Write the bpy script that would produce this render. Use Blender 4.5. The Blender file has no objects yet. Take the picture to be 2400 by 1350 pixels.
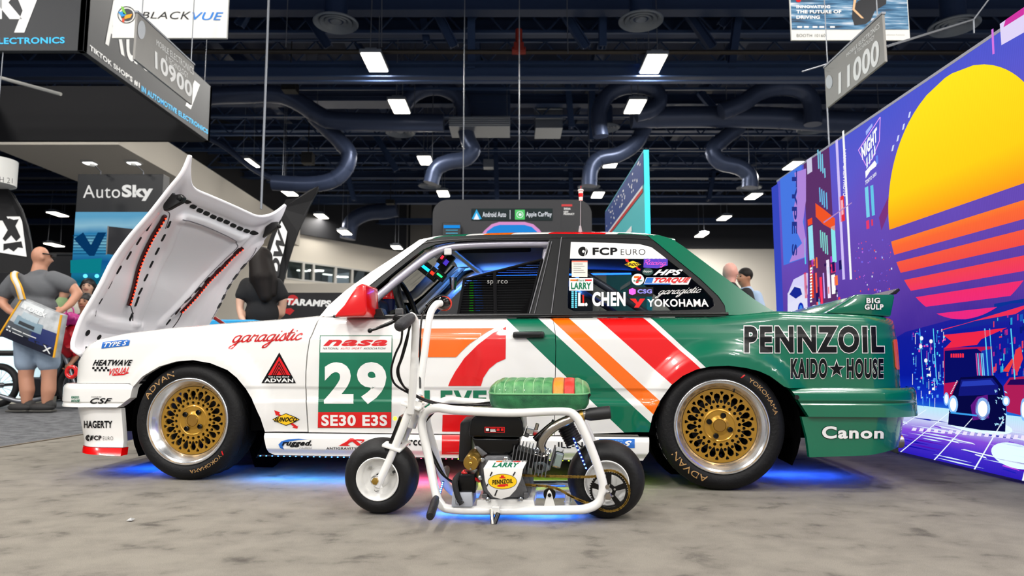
import bpy, bmesh, math, random
from mathutils import Vector, Matrix, Euler

R = random.Random(29)
PI = math.pi
rad = math.radians
SC = bpy.context.scene
COL = SC.collection

# ------------------------------------------------------------------ camera
CAM_H = 0.585
PITCH = math.atan(170 / 1600)
FPX = 1600.0
cam_data = bpy.data.cameras.new('camera')
cam_data.sensor_width = 36.0
cam_data.lens = 24.0
cam_data.clip_start = 0.05
cam_data.clip_end = 300
cam_data.dof.use_dof = True
cam_data.dof.focus_distance = 3.05
cam_data.dof.aperture_fstop = 3.5
cam = bpy.data.objects.new('camera', cam_data)
COL.objects.link(cam)
cam.location = (0, 0, CAM_H)
cam.rotation_euler = (PI / 2 + PITCH, 0, 0)
SC.camera = cam

# ------------------------------------------------------------------ world, exposure
world = bpy.data.worlds.new('hall_air')
SC.world = world
world.use_nodes = True
world.node_tree.nodes['Background'].inputs[0].default_value = (0.80, 0.86, 1.0, 1)
world.node_tree.nodes['Background'].inputs[1].default_value = 0.35
SC.view_settings.view_transform = 'Standard'
SC.view_settings.look = 'None'
SC.view_settings.gamma = 1
SC.view_settings.use_curve_mapping = False
SC.view_settings.exposure = 0.0
try:
    SC.cycles.use_denoising = True
    SC.cycles.max_bounces = 6
    SC.cycles.diffuse_bounces = 3
    SC.cycles.glossy_bounces = 4
    SC.cycles.use_adaptive_sampling = True
    SC.cycles.adaptive_threshold = 0.04
    SC.cycles.transparent_max_bounces = 24
    SC.cycles.sample_clamp_indirect = 6.0
    SC.cycles.caustics_reflective = False
    SC.cycles.caustics_refractive = False
except Exception:
    pass

CT, ST = math.cos(PITCH), math.sin(PITCH)


def ray(px, py):
    xc = (px - 1200) / FPX
    yc = (675 - py) / FPX
    return Vector((xc, CT - yc * ST, ST + yc * CT))


def atY(px, py, Y):
    d = ray(px, py)
    t = Y / d.y
    return Vector((d.x * t, Y, CAM_H + d.z * t))


def atX(px, py, X):
    d = ray(px, py)
    t = X / d.x
    return Vector((X, d.y * t, CAM_H + d.z * t))


def atZ(px, py, Z):
    d = ray(px, py)
    t = (Z - CAM_H) / d.z
    return Vector((d.x * t, d.y * t, Z))


# ------------------------------------------------------------------ materials
def s2l(c):
    return c / 12.92 if c <= 0.04045 else ((c + 0.055) / 1.055) ** 2.4


def rgb(h):
    h = h.lstrip('#')
    return tuple(s2l(int(h[i:i + 2], 16) / 255) for i in (0, 2, 4)) + (1.0,)


MATS = {}


def mat(name, color, rough=0.5, metal=0.0, coat=0.0, emit=None, estr=0.0, spec=0.5, bump=None, mottle=None, trans=0.0, alpha=1.0):
    """plain principled material; bump=(scale,strength), mottle=(scale,amount,colour2)"""
    if name in MATS:
        return MATS[name]
    m = bpy.data.materials.new(name)
    m.use_nodes = True
    nt = m.node_tree
    b = nt.nodes['Principled BSDF']
    c = rgb(color) if isinstance(color, str) else tuple(color)
    b.inputs['Base Color'].default_value = c
    b.inputs['Roughness'].default_value = rough
    b.inputs['Metallic'].default_value = metal
    b.inputs['Coat Weight'].default_value = coat
    b.inputs['Coat Roughness'].default_value = 0.04
    b.inputs['Specular IOR Level'].default_value = spec
    b.inputs['Transmission Weight'].default_value = trans
    b.inputs['Alpha'].default_value = alpha
    if emit is not None:
        b.inputs['Emission Color'].default_value = rgb(emit) if isinstance(emit, str) else tuple(emit)
        b.inputs['Emission Strength'].default_value = estr
    tc = None
    if bump or mottle:
        tc = nt.nodes.new('ShaderNodeTexCoord')
    if bump:
        n = nt.nodes.new('ShaderNodeTexNoise')
        n.inputs['Scale'].default_value = bump[0]
        n.inputs['Detail'].default_value = 4
        bp = nt.nodes.new('ShaderNodeBump')
        bp.inputs['Strength'].default_value = bump[1]
        bp.inputs['Distance'].default_value = 0.01
        nt.links.new(tc.outputs['Object'], n.inputs['Vector'])
        nt.links.new(n.outputs['Fac'], bp.inputs['Height'])
        nt.links.new(bp.outputs['Normal'], b.inputs['Normal'])
    if mottle:
        n = nt.nodes.new('ShaderNodeTexNoise')
        n.inputs['Scale'].default_value = mottle[0]
        n.inputs['Detail'].default_value = 6
        cr = nt.nodes.new('ShaderNodeValToRGB')
        cr.color_ramp.elements[0].position = 0.5 - mottle[1]
        cr.color_ramp.elements[1].position = 0.5 + mottle[1]
        cr.color_ramp.elements[0].color = c
        cr.color_ramp.elements[1].color = rgb(mottle[2])
        nt.links.new(tc.outputs['Object'], n.inputs['Vector'])
        nt.links.new(n.outputs['Fac'], cr.inputs['Fac'])
        nt.links.new(cr.outputs['Color'], b.inputs['Base Color'])
    MATS[name] = m
    return m


def emis(name, color, strength):
    if name in MATS:
        return MATS[name]
    m = bpy.data.materials.new(name)
    m.use_nodes = True
    nt = m.node_tree
    nt.nodes.clear()
    e = nt.nodes.new('ShaderNodeEmission')
    e.inputs[0].default_value = rgb(color) if isinstance(color, str) else tuple(color)
    e.inputs[1].default_value = strength
    o = nt.nodes.new('ShaderNodeOutputMaterial')
    nt.links.new(e.outputs[0], o.inputs[0])
    MATS[name] = m
    return m


def glass(name, tint, opacity=0.12, rough=0.02):
    """thin pane: mostly see-through with a mirror sheen and a slight tint"""
    if name in MATS:
        return MATS[name]
    m = bpy.data.materials.new(name)
    m.use_nodes = True
    nt = m.node_tree
    nt.nodes.clear()
    tr = nt.nodes.new('ShaderNodeBsdfTransparent')
    tr.inputs[0].default_value = rgb(tint)
    gl = nt.nodes.new('ShaderNodeBsdfGlossy')
    gl.inputs['Roughness'].default_value = rough
    fr = nt.nodes.new('ShaderNodeFresnel')
    fr.inputs[0].default_value = 1.5
    ad = nt.nodes.new('ShaderNodeMath')
    ad.operation = 'ADD'
    ad.inputs[1].default_value = opacity
    mx = nt.nodes.new('ShaderNodeMixShader')
    o = nt.nodes.new('ShaderNodeOutputMaterial')
    nt.links.new(fr.outputs[0], ad.inputs[0])
    nt.links.new(ad.outputs[0], mx.inputs[0])
    nt.links.new(tr.outputs[0], mx.inputs[1])
    nt.links.new(gl.outputs[0], mx.inputs[2])
    nt.links.new(mx.outputs[0], o.inputs[0])
    MATS[name] = m
    return m


# ------------------------------------------------------------------ objects
def tag(o, label=None, cat=None, group=None, kind=None):
    if label:
        o['label'] = label
    if cat:
        o['category'] = cat
    if group:
        o['group'] = group
    if kind:
        o['kind'] = kind
    return o


def thing(name, label, cat, loc=(0, 0, 0), rot=(0, 0, 0), group=None):
    o = bpy.data.objects.new(name, None)
    o.empty_display_size = 0.1
    COL.objects.link(o)
    o.location = loc
    o.rotation_euler = rot
    return tag(o, label, cat, group)


def link(name, me, material, parent=None):
    o = bpy.data.objects.new(name, me)
    COL.objects.link(o)
    if material is not None and len(me.materials) == 0:
        for m in (material if isinstance(material, (list, tuple)) else [material]):
            me.materials.append(m)
    if parent is not None:
        o.parent = parent
    return o


def dup(root, loc=None, rot=None, label=None, group=None):
    r = root.copy()
    COL.objects.link(r)
    if loc is not None:
        r.location = loc
    if rot is not None:
        r.rotation_euler = rot
    if label:
        r['label'] = label
    if group:
        r['group'] = group
    for ch in list(root.children):
        c = ch.copy()
        COL.objects.link(c)
        c.parent = r
        for g in list(ch.children):
            d = g.copy()
            COL.objects.link(d)
            d.parent = c
    return r


def frame_from_axis(d):
    d = Vector(d).normalized()
    a = Vector((0, 0, 1)) if abs(d.z) < 0.9 else Vector((1, 0, 0))
    x = a.cross(d).normalized()
    y = d.cross(x).normalized()
    return x, y


def spline(pts, n=8):
    """Catmull-Rom through points, n samples per span"""
    P = [Vector(p) for p in pts]
    if len(P) < 3:
        return P
    out = []
    for i in range(len(P) - 1):
        p0 = P[max(i - 1, 0)]
        p1, p2 = P[i], P[i + 1]
        p3 = P[min(i + 2, len(P) - 1)]
        for k in range(n):
            t = k / n
            out.append(0.5 * ((2 * p1) + (-p0 + p2) * t + (2 * p0 - 5 * p1 + 4 * p2 - p3) * t * t + (-p0 + 3 * p1 - 3 * p2 + p3) * t ** 3))
    out.append(P[-1])
    return out


def fillet(pts, r, n=6):
    """polyline with rounded corners of radius about r"""
    P = [Vector(p) for p in pts]
    out = [P[0]]
    for i in range(1, len(P) - 1):
        a, b, c = P[i - 1], P[i], P[i + 1]
        d1 = min(r, (a - b).length * 0.45)
        d2 = min(r, (c - b).length * 0.45)
        p = b + (a - b).normalized() * d1
        q = b + (c - b).normalized() * d2
        for k in range(n + 1):
            t = k / n
            out.append(p * (1 - t) ** 2 + b * 2 * t * (1 - t) + q * t * t)
    out.append(P[-1])
    return out


class MB:
    """collects vertices and faces, builds ONE mesh object"""

    def __init__(s):
        s.v = []
        s.f = []
        s.m = []
        s.cur = 0

    def add(s, vs, fs):
        o = len(s.v)
        s.v += [tuple(p) for p in vs]
        for f in fs:
            s.f.append(tuple(i + o for i in f))
            s.m.append(s.cur)
        return s

    def box(s, c, size, rot=None):
        x, y, z = [k / 2 for k in size]
        vs = [Vector((i * x, j * y, k * z)) for k in (-1, 1) for j in (-1, 1) for i in (-1, 1)]
        if rot is not None:
            M = rot if isinstance(rot, Matrix) else Euler(rot).to_matrix()
            vs = [M @ q for q in vs]
        c = Vector(c)
        return s.add([q + c for q in vs], [(0, 2, 3, 1), (4, 5, 7, 6), (0, 1, 5, 4), (2, 6, 7, 3), (0, 4, 6, 2), (1, 3, 7, 5)])

    def hull8(s, bot, top):
        """box from 4 bottom and 4 top corners (same winding)"""
        return s.add(list(bot) + list(top), [(3, 2, 1, 0), (4, 5, 6, 7), (0, 1, 5, 4), (1, 2, 6, 5), (2, 3, 7, 6), (3, 0, 4, 7)])

    def tube(s, path, r, n=10, caps=True, closed=False):
        P = [Vector(p) for p in path]
        m = len(P)
        rs = list(r) if isinstance(r, (list, tuple)) else [r] * m
        rings = []
        x = None
        for i in range(m):
            if closed:
                d = P[(i + 1) % m] - P[i - 1]
            else:
                d = P[min(i + 1, m - 1)] - P[max(i - 1, 0)]
            d = d.normalized() if d.length > 1e-9 else Vector((0, 0, 1))
            if x is None:
                x, y = frame_from_axis(d)
            else:
                x = (x - d * x.dot(d))
                x = x.normalized() if x.length > 1e-6 else frame_from_axis(d)[0]
                y = d.cross(x)
            rings.append([P[i] + (x * math.cos(2 * PI * k / n) + y * math.sin(2 * PI * k / n)) * rs[i] for k in range(n)])
        vs = [q for rg in rings for q in rg]
        fs = []
        for i in range(m if closed else m - 1):
            j = (i + 1) % m
            for k in range(n):
                l = (k + 1) % n
                fs.append((i * n + k, i * n + l, j * n + l, j * n + k))
        if caps and not closed:
            fs.append(tuple(range(n - 1, -1, -1)))
            fs.append(tuple((m - 1) * n + k for k in range(n)))
        return s.add(vs, fs)

    def cyl(s, p, q, r, n=16, r2=None):
        return s.tube([p, q], [r, r if r2 is None else r2], n)

    def lathe(s, prof, c=(0, 0, 0), axis=(0, 0, 1), n=32, a0=0.0, a1=2 * PI):
        """prof: list of (radius, height along axis)"""
        c = Vector(c)
        ax = Vector(axis).normalized()
        x, y = frame_from_axis(ax)
        full = abs(a1 - a0 - 2 * PI) < 1e-6
        m = n if full else n + 1
        vs = []
        for k in range(m):
            a = a0 + (a1 - a0) * k / n
            e = x * math.cos(a) + y * math.sin(a)
            for (rr, h) in prof:
                vs.append(c + e * rr + ax * h)
        w = len(prof)
        fs = []
        for k in range(n):
            l = (k + 1) % m
            for i in range(w - 1):
                fs.append((k * w + i, l * w + i, l * w + i + 1, k * w + i + 1))
        return s.add(vs, fs)

    def prism(s, poly, fn, d0, d1):
        """2D polygon extruded: fn(a,b,d)->3D point"""
        n = len(poly)
        vs = [fn(a, b, d0) for a, b in poly] + [fn(a, b, d1) for a, b in poly]
        fs = [tuple(range(n - 1, -1, -1)), tuple(range(n, 2 * n))]
        for i in range(n):
            j = (i + 1) % n
            fs.append((i, j, n + j, n + i))
        return s.add(vs, fs)

    def ball(s, c, r, nu=14, nv=9):
        c = Vector(c)
        rx, ry, rz = r if isinstance(r, (list, tuple)) else (r, r, r)
        vs = [c + Vector((0, 0, -rz))]
        for j in range(1, nv):
            a = -PI / 2 + PI * j / nv
            for i in range(nu):
                b = 2 * PI * i / nu
                vs.append(c + Vector((rx * math.cos(a) * math.cos(b), ry * math.cos(a) * math.sin(b), rz * math.sin(a))))
        vs.append(c + Vector((0, 0, rz)))
        fs = []
        for i in range(nu):
            fs.append((0, 1 + (i + 1) % nu, 1 + i))
        for j in range(nv - 2):
            for i in range(nu):
                a = 1 + j * nu + i
                b = 1 + j * nu + (i + 1) % nu
                fs.append((a, b, b + nu, a + nu))
        t = len(vs) - 1
        o = 1 + (nv - 2) * nu
        for i in range(nu):
            fs.append((o + i, o + (i + 1) % nu, t))
        return s.add(vs, fs)

    def grid(s, fn, nu, nv, flip=False):
        vs = [fn(i / nu, j / nv) for j in range(nv + 1) for i in range(nu + 1)]
        fs = []
        for j in range(nv):
            for i in range(nu):
                a = j * (nu + 1) + i
                q = (a, a + 1, a + nu + 2, a + nu + 1)
                fs.append(q[::-1] if flip else q)
        return s.add(vs, fs)

    def mesh(s, name, smooth=30, bevel=0.0, seg=2):
        me = bpy.data.meshes.new(name)
        me.from_pydata([tuple(p) for p in s.v], [], s.f)
        if any(s.m):
            me.polygons.foreach_set('material_index', s.m)
        bm = bmesh.new()
        bm.from_mesh(me)
        bmesh.ops.remove_doubles(bm, verts=bm.verts, dist=1e-6)
        if bevel > 0:
            bmesh.ops.recalc_face_normals(bm, faces=bm.faces)
            es = [e for e in bm.edges if len(e.link_faces) == 2 and e.calc_face_angle(0) > 0.6]
            bmesh.ops.bevel(bm, geom=es, offset=bevel, segments=seg, profile=0.5, affect='EDGES', clamp_overlap=True)
        bmesh.ops.recalc_face_normals(bm, faces=bm.faces)
        bm.to_mesh(me)
        bm.free()
        if smooth:
            me.polygons.foreach_set('use_smooth', [True] * len(me.polygons))
            me.set_sharp_from_angle(angle=rad(smooth))
        me.update()
        return me

    def build(s, name, material, parent=None, smooth=30, bevel=0.0, seg=2):
        return link(name, s.mesh(name, smooth, bevel, seg), material, parent)


# ------------------------------------------------------------------ flat shapes (curve fill gives clean holes)
def fill2d(loops, extrude=0.0, bevel=0.0):
    """loops of 2D points (outer and holes) -> (verts, faces) filled; extruded +-extrude in z"""
    if len(loops) == 1 and not extrude:
        return [(p[0], p[1], 0.0) for p in loops[0]], [tuple(range(len(loops[0])))]
    cu = bpy.data.curves.new('tmp', 'CURVE')
    cu.dimensions = '2D'
    cu.fill_mode = 'BOTH'
    cu.extrude = extrude
    cu.bevel_depth = bevel
    cu.bevel_resolution = 1
    for lp in loops:
        sp = cu.splines.new('POLY')
        sp.points.add(len(lp) - 1)
        for i, p in enumerate(lp):
            sp.points[i].co = (p[0], p[1], 0, 1)
        sp.use_cyclic_u = True
    return _curve_mesh(cu)


def _curve_mesh(cu):
    ob = bpy.data.objects.new('tmp', cu)
    me = ob.to_mesh()
    vs = [tuple(v.co) for v in me.vertices]
    fs = [tuple(p.vertices) for p in me.polygons]
    ob.to_mesh_clear()
    bpy.data.objects.remove(ob)
    bpy.data.curves.remove(cu)
    return vs, fs


_tc = {}


def text2d(s, weight=0.0, slant=0.0, space=1.0, ref=None):
    """text -> (verts, faces) with its bounding box scaled to 0..1 (ref = weight whose box is used)"""
    key = (s, weight, slant, space, ref)
    if key in _tc:
        return _tc[key]

    def raw(w):
        cu = bpy.data.curves.new('tmp', 'FONT')
        cu.body = s
        cu.resolution_u = 4
        cu.offset = w
        cu.shear = slant
        cu.space_character = space
        vs, fs = _curve_mesh(cu)
        return [(a, b) for a, b, c in vs], fs
    vs, fs = raw(weight)
    box = vs if ref is None else raw(ref)[0]
    x0 = min(p[0] for p in box)
    x1 = max(p[0] for p in box)
    y0 = min(p[1] for p in box)
    y1 = max(p[1] for p in box)
    out = [((a - x0) / (x1 - x0), (b - y0) / max(y1 - y0, 1e-6)) for a, b in vs]
    _tc[key] = (out, fs)
    return _tc[key]


def cut2d(vs, fs, step, box=None):
    """cut a flat mesh along a grid so that it can follow a curved surface (step in x, y)"""
    bm = bmesh.new()
    bv = [bm.verts.new((p[0], p[1], 0)) for p in vs]
    for f in fs:
        try:
            bm.faces.new([bv[i] for i in f])
        except ValueError:
            pass
    for ax in (0, 1):
        if not step[ax]:
            continue
        lo = min(p[ax] for p in vs)
        hi = max(p[ax] for p in vs)
        n = int((hi - lo) / step[ax])
        for k in range(1, n + 1):
            c = lo + (hi - lo) * k / (n + 1)
            co = [0, 0, 0]
            no = [0, 0, 0]
            co[ax] = c
            no[ax] = 1
            bmesh.ops.bisect_plane(bm, geom=bm.verts[:] + bm.edges[:] + bm.faces[:], plane_co=co, plane_no=no, dist=1e-7)
    bm.verts.index_update()
    ov = [(v.co.x, v.co.y) for v in bm.verts]
    of = [tuple(v.index for v in f.verts) for f in bm.faces]
    bm.free()
    return ov, of


def mapped(name, vs, fs, fn, material, parent=None, smooth=0):
    """flat mesh carried onto a surface by fn(a,b)->3D"""
    me = bpy.data.meshes.new(name)
    me.from_pydata([tuple(fn(a, b)) for a, b in vs], [], fs)
    if smooth:
        me.polygons.foreach_set('use_smooth', [True] * len(me.polygons))
    me.update()
    return link(name, me, material, parent)


def circle2d(cx, cy, r, n=24, a0=0.0):
    ry = r[1] if isinstance(r, (tuple, list)) else r
    rx = r[0] if isinstance(r, (tuple, list)) else r
    return [(cx + rx * math.cos(a0 + 2 * PI * i / n), cy + ry * math.sin(a0 + 2 * PI * i / n)) for i in range(n)]


def bilerp(q, a, b):
    """q = TL, TR, BR, BL;  a right, b UP (0 bottom, 1 top)"""
    tl, tr, br, bl = q
    b = 1 - b
    return tuple((tl[i] * (1 - a) + tr[i] * a) * (1 - b) + (bl[i] * (1 - a) + br[i] * a) * b for i in range(len(tl)))


def interp(x, xs, ys):
    if x <= xs[0]:
        return ys[0]
    for i in range(len(xs) - 1):
        if x <= xs[i + 1]:
            t = (x - xs[i]) / (xs[i + 1] - xs[i])
            return ys[i] + (ys[i + 1] - ys[i]) * t
    return ys[-1]


def smoothstep(t):
    t = max(0.0, min(1.0, t))
    return t * t * (3 - 2 * t)
# ================================================================== SETTING
def carpet_material(name, c1, c2, dark, scale, fiber):
    m = bpy.data.materials.new(name)
    m.use_nodes = True
    nt = m.node_tree
    b = nt.nodes['Principled BSDF']
    b.inputs['Roughness'].default_value = 0.95
    b.inputs['Specular IOR Level'].default_value = 0.1
    tc = nt.nodes.new('ShaderNodeTexCoord')
    mp = nt.nodes.new('ShaderNodeMapping')
    mp.inputs['Scale'].default_value = (1.0, 1.15, 1)
    nt.links.new(tc.outputs['Object'], mp.inputs['Vector'])
    n1 = nt.nodes.new('ShaderNodeTexNoise')
    n1.inputs['Scale'].default_value = scale
    n1.inputs['Detail'].default_value = 5
    n1.inputs['Roughness'].default_value = 0.6
    n1.inputs['Distortion'].default_value = 0.2
    nt.links.new(mp.outputs[0], n1.inputs['Vector'])
    r1 = nt.nodes.new('ShaderNodeValToRGB')
    e = r1.color_ramp.elements
    e[0].position = 0.28
    e[0].color = rgb(dark)
    e[1].position = 0.60
    e[1].color = rgb(c2)
    k = r1.color_ramp.elements.new(0.42)
    k.color = rgb(c1)
    nt.links.new(n1.outputs['Fac'], r1.inputs['Fac'])
    n2 = nt.nodes.new('ShaderNodeTexNoise')
    n2.inputs['Scale'].default_value = fiber
    n2.inputs['Detail'].default_value = 2
    nt.links.new(tc.outputs['Object'], n2.inputs['Vector'])
    mx = nt.nodes.new('ShaderNodeMixRGB')
    mx.blend_type = 'OVERLAY'
    mx.inputs[0].default_value = 0.55
    nt.links.new(r1.outputs['Color'], mx.inputs[1])
    nt.links.new(n2.outputs['Fac'], mx.inputs[2])
    nt.links.new(mx.outputs[0], b.inputs['Base Color'])
    bp = nt.nodes.new('ShaderNodeBump')
    bp.inputs['Strength'].default_value = 0.5
    bp.inputs['Distance'].default_value = 0.004
    nt.links.new(n2.outputs['Fac'], bp.inputs['Height'])
    nt.links.new(bp.outputs[0], b.inputs['Normal'])
    return m


M_carpet = carpet_material('pale_carpet', '#7C776F', '#868178', '#58544F', 6.0, 420)
M_aisle = carpet_material('aisle_carpet', '#5B5C5F', '#6F7073', '#45464A', 9, 160)
M_deck = mat('ceiling_navy', '#1A2A4C', 0.6, bump=(2, 0.3))
M_steel = mat('steel_navy', '#233659', 0.5)
M_steel2 = mat('steel_navy_pale', '#33486E', 0.45)
M_duct = mat('duct_paint', '#46526F', 0.33, metal=0.35)
M_ductpale = mat('duct_galvanised', '#A7AEB8', 0.3, metal=0.7)
M_pipe = mat('sprinkler_pipe', '#3A3530', 0.35, metal=0.5)
M_white = mat('plaster_white', '#E6DFD2', 0.8)
M_darkwall = mat('wall_charcoal', '#2E2F33', 0.8)
M_black = mat('matte_black', '#0B0B0D', 0.6)
M_cable = mat('steel_cable', '#8A8E96', 0.4, metal=0.6)
M_lamp = emis('lamp_diffuser', '#FFF3DC', 14.0)
M_lamp.cycles.emission_sampling = 'NONE'

# booth carpet in front of a line, aisle carpet behind it (edge seen at the far left)
e0 = atZ(-500, 1100, 0)
e1 = atZ(0, 1050, 0)
e2 = atZ(190, 1020, 0)
ed = (e2 - e1).normalized()
mb = MB()
far = e2 + ed * 26
near = e1 - ed * 14
mb.hull8([(near.x, -9, -0.04), (26, -9, -0.04), (26, far.y, -0.04), (near.x, near.y, -0.04)][:1] + [(26, -9, -0.04), (far.x, far.y, -0.04), (near.x, near.y, -0.04)],
         [(near.x, -9, 0.0), (26, -9, 0.0), (far.x, far.y, 0.0), (near.x, near.y, 0.0)])
tag(mb.build('floor', M_carpet, None, 0), kind='structure')
mb = MB()
mb.box((0, 22, -0.06), (90, 70, 0.1))
tag(mb.build('floor_aisle', M_aisle, None, 0), kind='structure')
mb = MB()
nrm = Vector((-ed.y, ed.x, 0))
mb.hull8([near + nrm * 0.05 + Vector((0, 0, -.005)), near, far, far + nrm * 0.05 + Vector((0, 0, -.005))], [near + nrm * 0.04 + Vector((0, 0, .004)), near + Vector((0, 0, .006)), far + Vector((0, 0, .006)), far + nrm * 0.04 + Vector((0, 0, .004))])
tag(mb.build('trim_1', mat('carpet_edge', '#6E6355', 0.7), None, 0), kind='structure')

# ceiling deck, with corrugation ribs as one mesh
mb = MB()
mb.box((0, 20, 12.2), (80, 76, 0.1))
tag(mb.build('ceiling', M_deck, None, 0), kind='structure')

# hall walls
ZB = 42.0
zsplit = atY(1720, 583, ZB).z
mb = MB()
mb.box((12, ZB + .2, zsplit / 2), (44, 0.3, zsplit))
tag(mb.build('wall_back', M_white, None, 0), kind='structure')
mb = MB()
mb.box((12, ZB + .15, (zsplit + 12.2) / 2), (44, 0.4, 12.2 - zsplit))
tag(mb.build('wall_back_upper', M_darkwall, None, 0), kind='structure')
# pale pilasters on the dark upper wall
for i, (x0, x1) in enumerate(((938, 958), (962, 1012))):
    a = atY(x0, 570, ZB - .05)
    b = atY(x1, 490, ZB - .05)
    mb = MB()
    mb.box(((a.x + b.x) / 2, ZB - .1, zsplit + 1.6), (b.x - a.x, 0.2, 3.4))
    tag(mb.build('trim_%d' % (i + 2), mat('pilaster', '#8E8A84', 0.8), None, 0), kind='structure')

# angled left wall with upper-level office windows
A = Vector((-6.4, 42.2, 0))
B = Vector((-15.5, 30.2, 0))
wd = (B - A).normalized()
wn = Vector((wd.y, -wd.x, 0))
if wn.y > 0:
    wn = -wn
wl = (B - A).length


def lw(s, z, d=0.0):
    """point on the angled wall: s metres from its right end, height z, d metres into the hall"""
    return A + wd * s + wn * d + Vector((0, 0, z))


def on_lw(px, py, d=0.0):
    r = ray(px, py)
    o = Vector((0, 0, CAM_H))
    P = A + wn * d
    t = (P - o).dot(wn) / r.dot(wn)
    q = o + r * t
    return (q - A).dot(wd), q.z


def lwbox(mb, s0, s1, z0, z1, d0, d1):
    mb.hull8([lw(s0, z0, d0), lw(s1, z0, d0), lw(s1, z0, d1), lw(s0, z0, d1)], [lw(s0, z1, d0), lw(s1, z1, d0), lw(s1, z1, d1), lw(s0, z1, d1)])


wz1 = on_lw(760, 620)[1]
wz0 = on_lw(760, 664)[1]
ztop = on_lw(840, 573)[1]
mb = MB()
lwbox(mb, -0.2, wl, 0, wz0, -0.3, 0)
lwbox(mb, -0.2, wl, wz1, ztop, -0.3, 0)
sw0 = on_lw(868, 640)[0]
sw1 = on_lw(668, 640)[0]
lwbox(mb, -0.2, sw0, wz0, wz1, -0.3, 0)
lwbox(mb, sw1, wl, wz0, wz1, -0.3, 0)
tag(mb.build('wall_left', M_white, None, 0), kind='structure')
mb = MB()
lwbox(mb, -0.2, wl, ztop, 12.2, -0.3, 0.12)
tag(mb.build('wall_left_upper', M_darkwall, None, 0), kind='structure')
# office behind the panes
mb = MB()
lwbox(mb, sw0, sw1, wz0 - .2, wz1 + .3, -4.0, -3.9)
lwbox(mb, sw0, sw1, wz1 + .05, wz1 + .2, -4.0, -0.3)
lwbox(mb, sw0, sw1, wz0 - .2, wz0, -4.0, -0.3)
tag(mb.build('wall_office', mat('office_grey', '#A7A9A8', 0.8), None, 0), kind='structure')
mulls = [870, 826, 787, 735, 711, 670]
M_pane = glass('office_pane', '#DDE6E4', 0.02)
M_frame = mat('mullion_white', '#C9C8C3', 0.5)
for i in range(len(mulls) - 1):
    s0 = on_lw(mulls[i], 640)[0]
    s1 = on_lw(mulls[i + 1], 640)[0]
    w = MB()
    for (a0, a1, b0, b1) in ((s0, s0 + .07, wz0, wz1), (s1 - .07, s1, wz0, wz1), (s0 + .07, s1 - .07, wz0, wz0 + .08), (s0 + .07, s1 - .07, wz1 - .08, wz1)):
        lwbox(w, a0, a1, b0, b1, -.2, .02)
    wo = tag(w.build('window_%d' % (i + 1), M_frame, None, 0), kind='structure')
    w = MB()
    lwbox(w, s0 + .05, s1 - .05, wz0 + .05, wz1 - .05, -.1, -.08)
    w.build('pane', M_pane, wo, 0)
for i, (x, y, w_) in enumerate(((690, 627, 18), (748, 630, 26), (775, 637, 34), (690, 637, 26), (830, 641, 26))):
    s_, z_ = on_lw(x, y)
    t = thing('office_lamp', ['slim white tube lamp in the upper office, leftmost high one', 'slim white tube lamp in the upper office, beside the door pane', 'long white tube lamp in the upper office above the exit sign', 'white tube lamp in the upper office, leftmost low one', 'white tube lamp in the rightmost upper office pane'][i], 'lamp', lw(s_, wz1 - .16 - .1 * (i % 2), -1.2 - .3 * i), (0, 0, math.atan2(wd.y, wd.x)), 'office tube lamps')
    q = MB()
    q.box((0, 0, .05), (w_ * .024, .2, .05))
    q.build('housing', M_frame, t, 0)
    q = MB()
    q.box((0, 0, 0), (w_ * .023, .18, .05))
    q.build('diffuser', emis('office_tube', '#FFFDF5', 5), t, 0)
# white balcony slab and soffit running along the left
mb = MB()
zs = 6.15
p0 = atZ(16, 356, zs)
p1 = atZ(181, 417, zs)
p2 = atZ(277, 343, zs)
p3 = atZ(405, 417, zs)
mb.hull8([(p0.x - .1, 17.2, zs), (p2.x + .1, 17.2, zs), (p3.x, 33, zs), (p1.x, 33, zs)], [(p0.x - .1, 17.2, zs + .9), (p2.x + .1, 17.2, zs + .9), (p3.x, 33, zs + .9), (p1.x, 33, zs + .9)])
tag(mb.build('ceiling_soffit', M_white, None, 0), kind='structure')
for (x, y) in ((211, 378), (314, 378)):
    p = atZ(x, y, zs)
    t = thing('downlight', 'square recessed downlight in the white soffit, ' + ('left of the pair' if x < 250 else 'right of the pair'), 'lamp', p, group='soffit downlights')
    q = MB()
    q.box((0, 0, -.03), (.36, .3, .06))
    q.build('trim_ring', M_frame, t, 0)
    q = MB()
    q.box((0, 0, -.065), (.28, .22, .02))
    q.build('diffuser', emis('downlight_glow', '#FFFFFF', 4), t, 0)
# far left wall under the soffit
mb = MB()
mb.box((-27, 43.6, 3.6), (24, 0.3, 7.2))
tag(mb.build('wall_left_far', M_white, None, 0), kind='structure')
mb = MB()
mb.box((-27, 43.5, 9.7), (24, 0.4, 5.0))
tag(mb.build('wall_left_far_upper', M_darkwall, None, 0), kind='structure')

mb = MB()
mb.box((-39, 22, 6.1), (.3, 44, 12.2))
tag(mb.build('wall_left_side', M_darkwall, None, 0), kind='structure')

# ------------------------------------------------------------------ ceiling lamps
LAMPZ = 8.3


def make_lamp():
    t = thing('high_bay_lamp', 'x', 'lamp', (0, 0, 0), group='linear high bay lamps')
    m = MB()
    m.box((0, 0, .05), (.56, 1.16, .1))
    m.box((0, 0, .13), (.3, 1.0, .08))
    m.build('housing', M_ductpale, t, 0, bevel=.012)
    m = MB()
    m.box((0, 0, -.012), (.48, 1.08, .024))
    m.build('diffuser', M_lamp, t, 0)
    for s in (-1, 1):
        m = MB()
        m.cyl((0, s * .55, .1), (0, s * .4, 3.9), .012, 6)
        m.build('cable', M_cable, t, 0)
    return t


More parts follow.
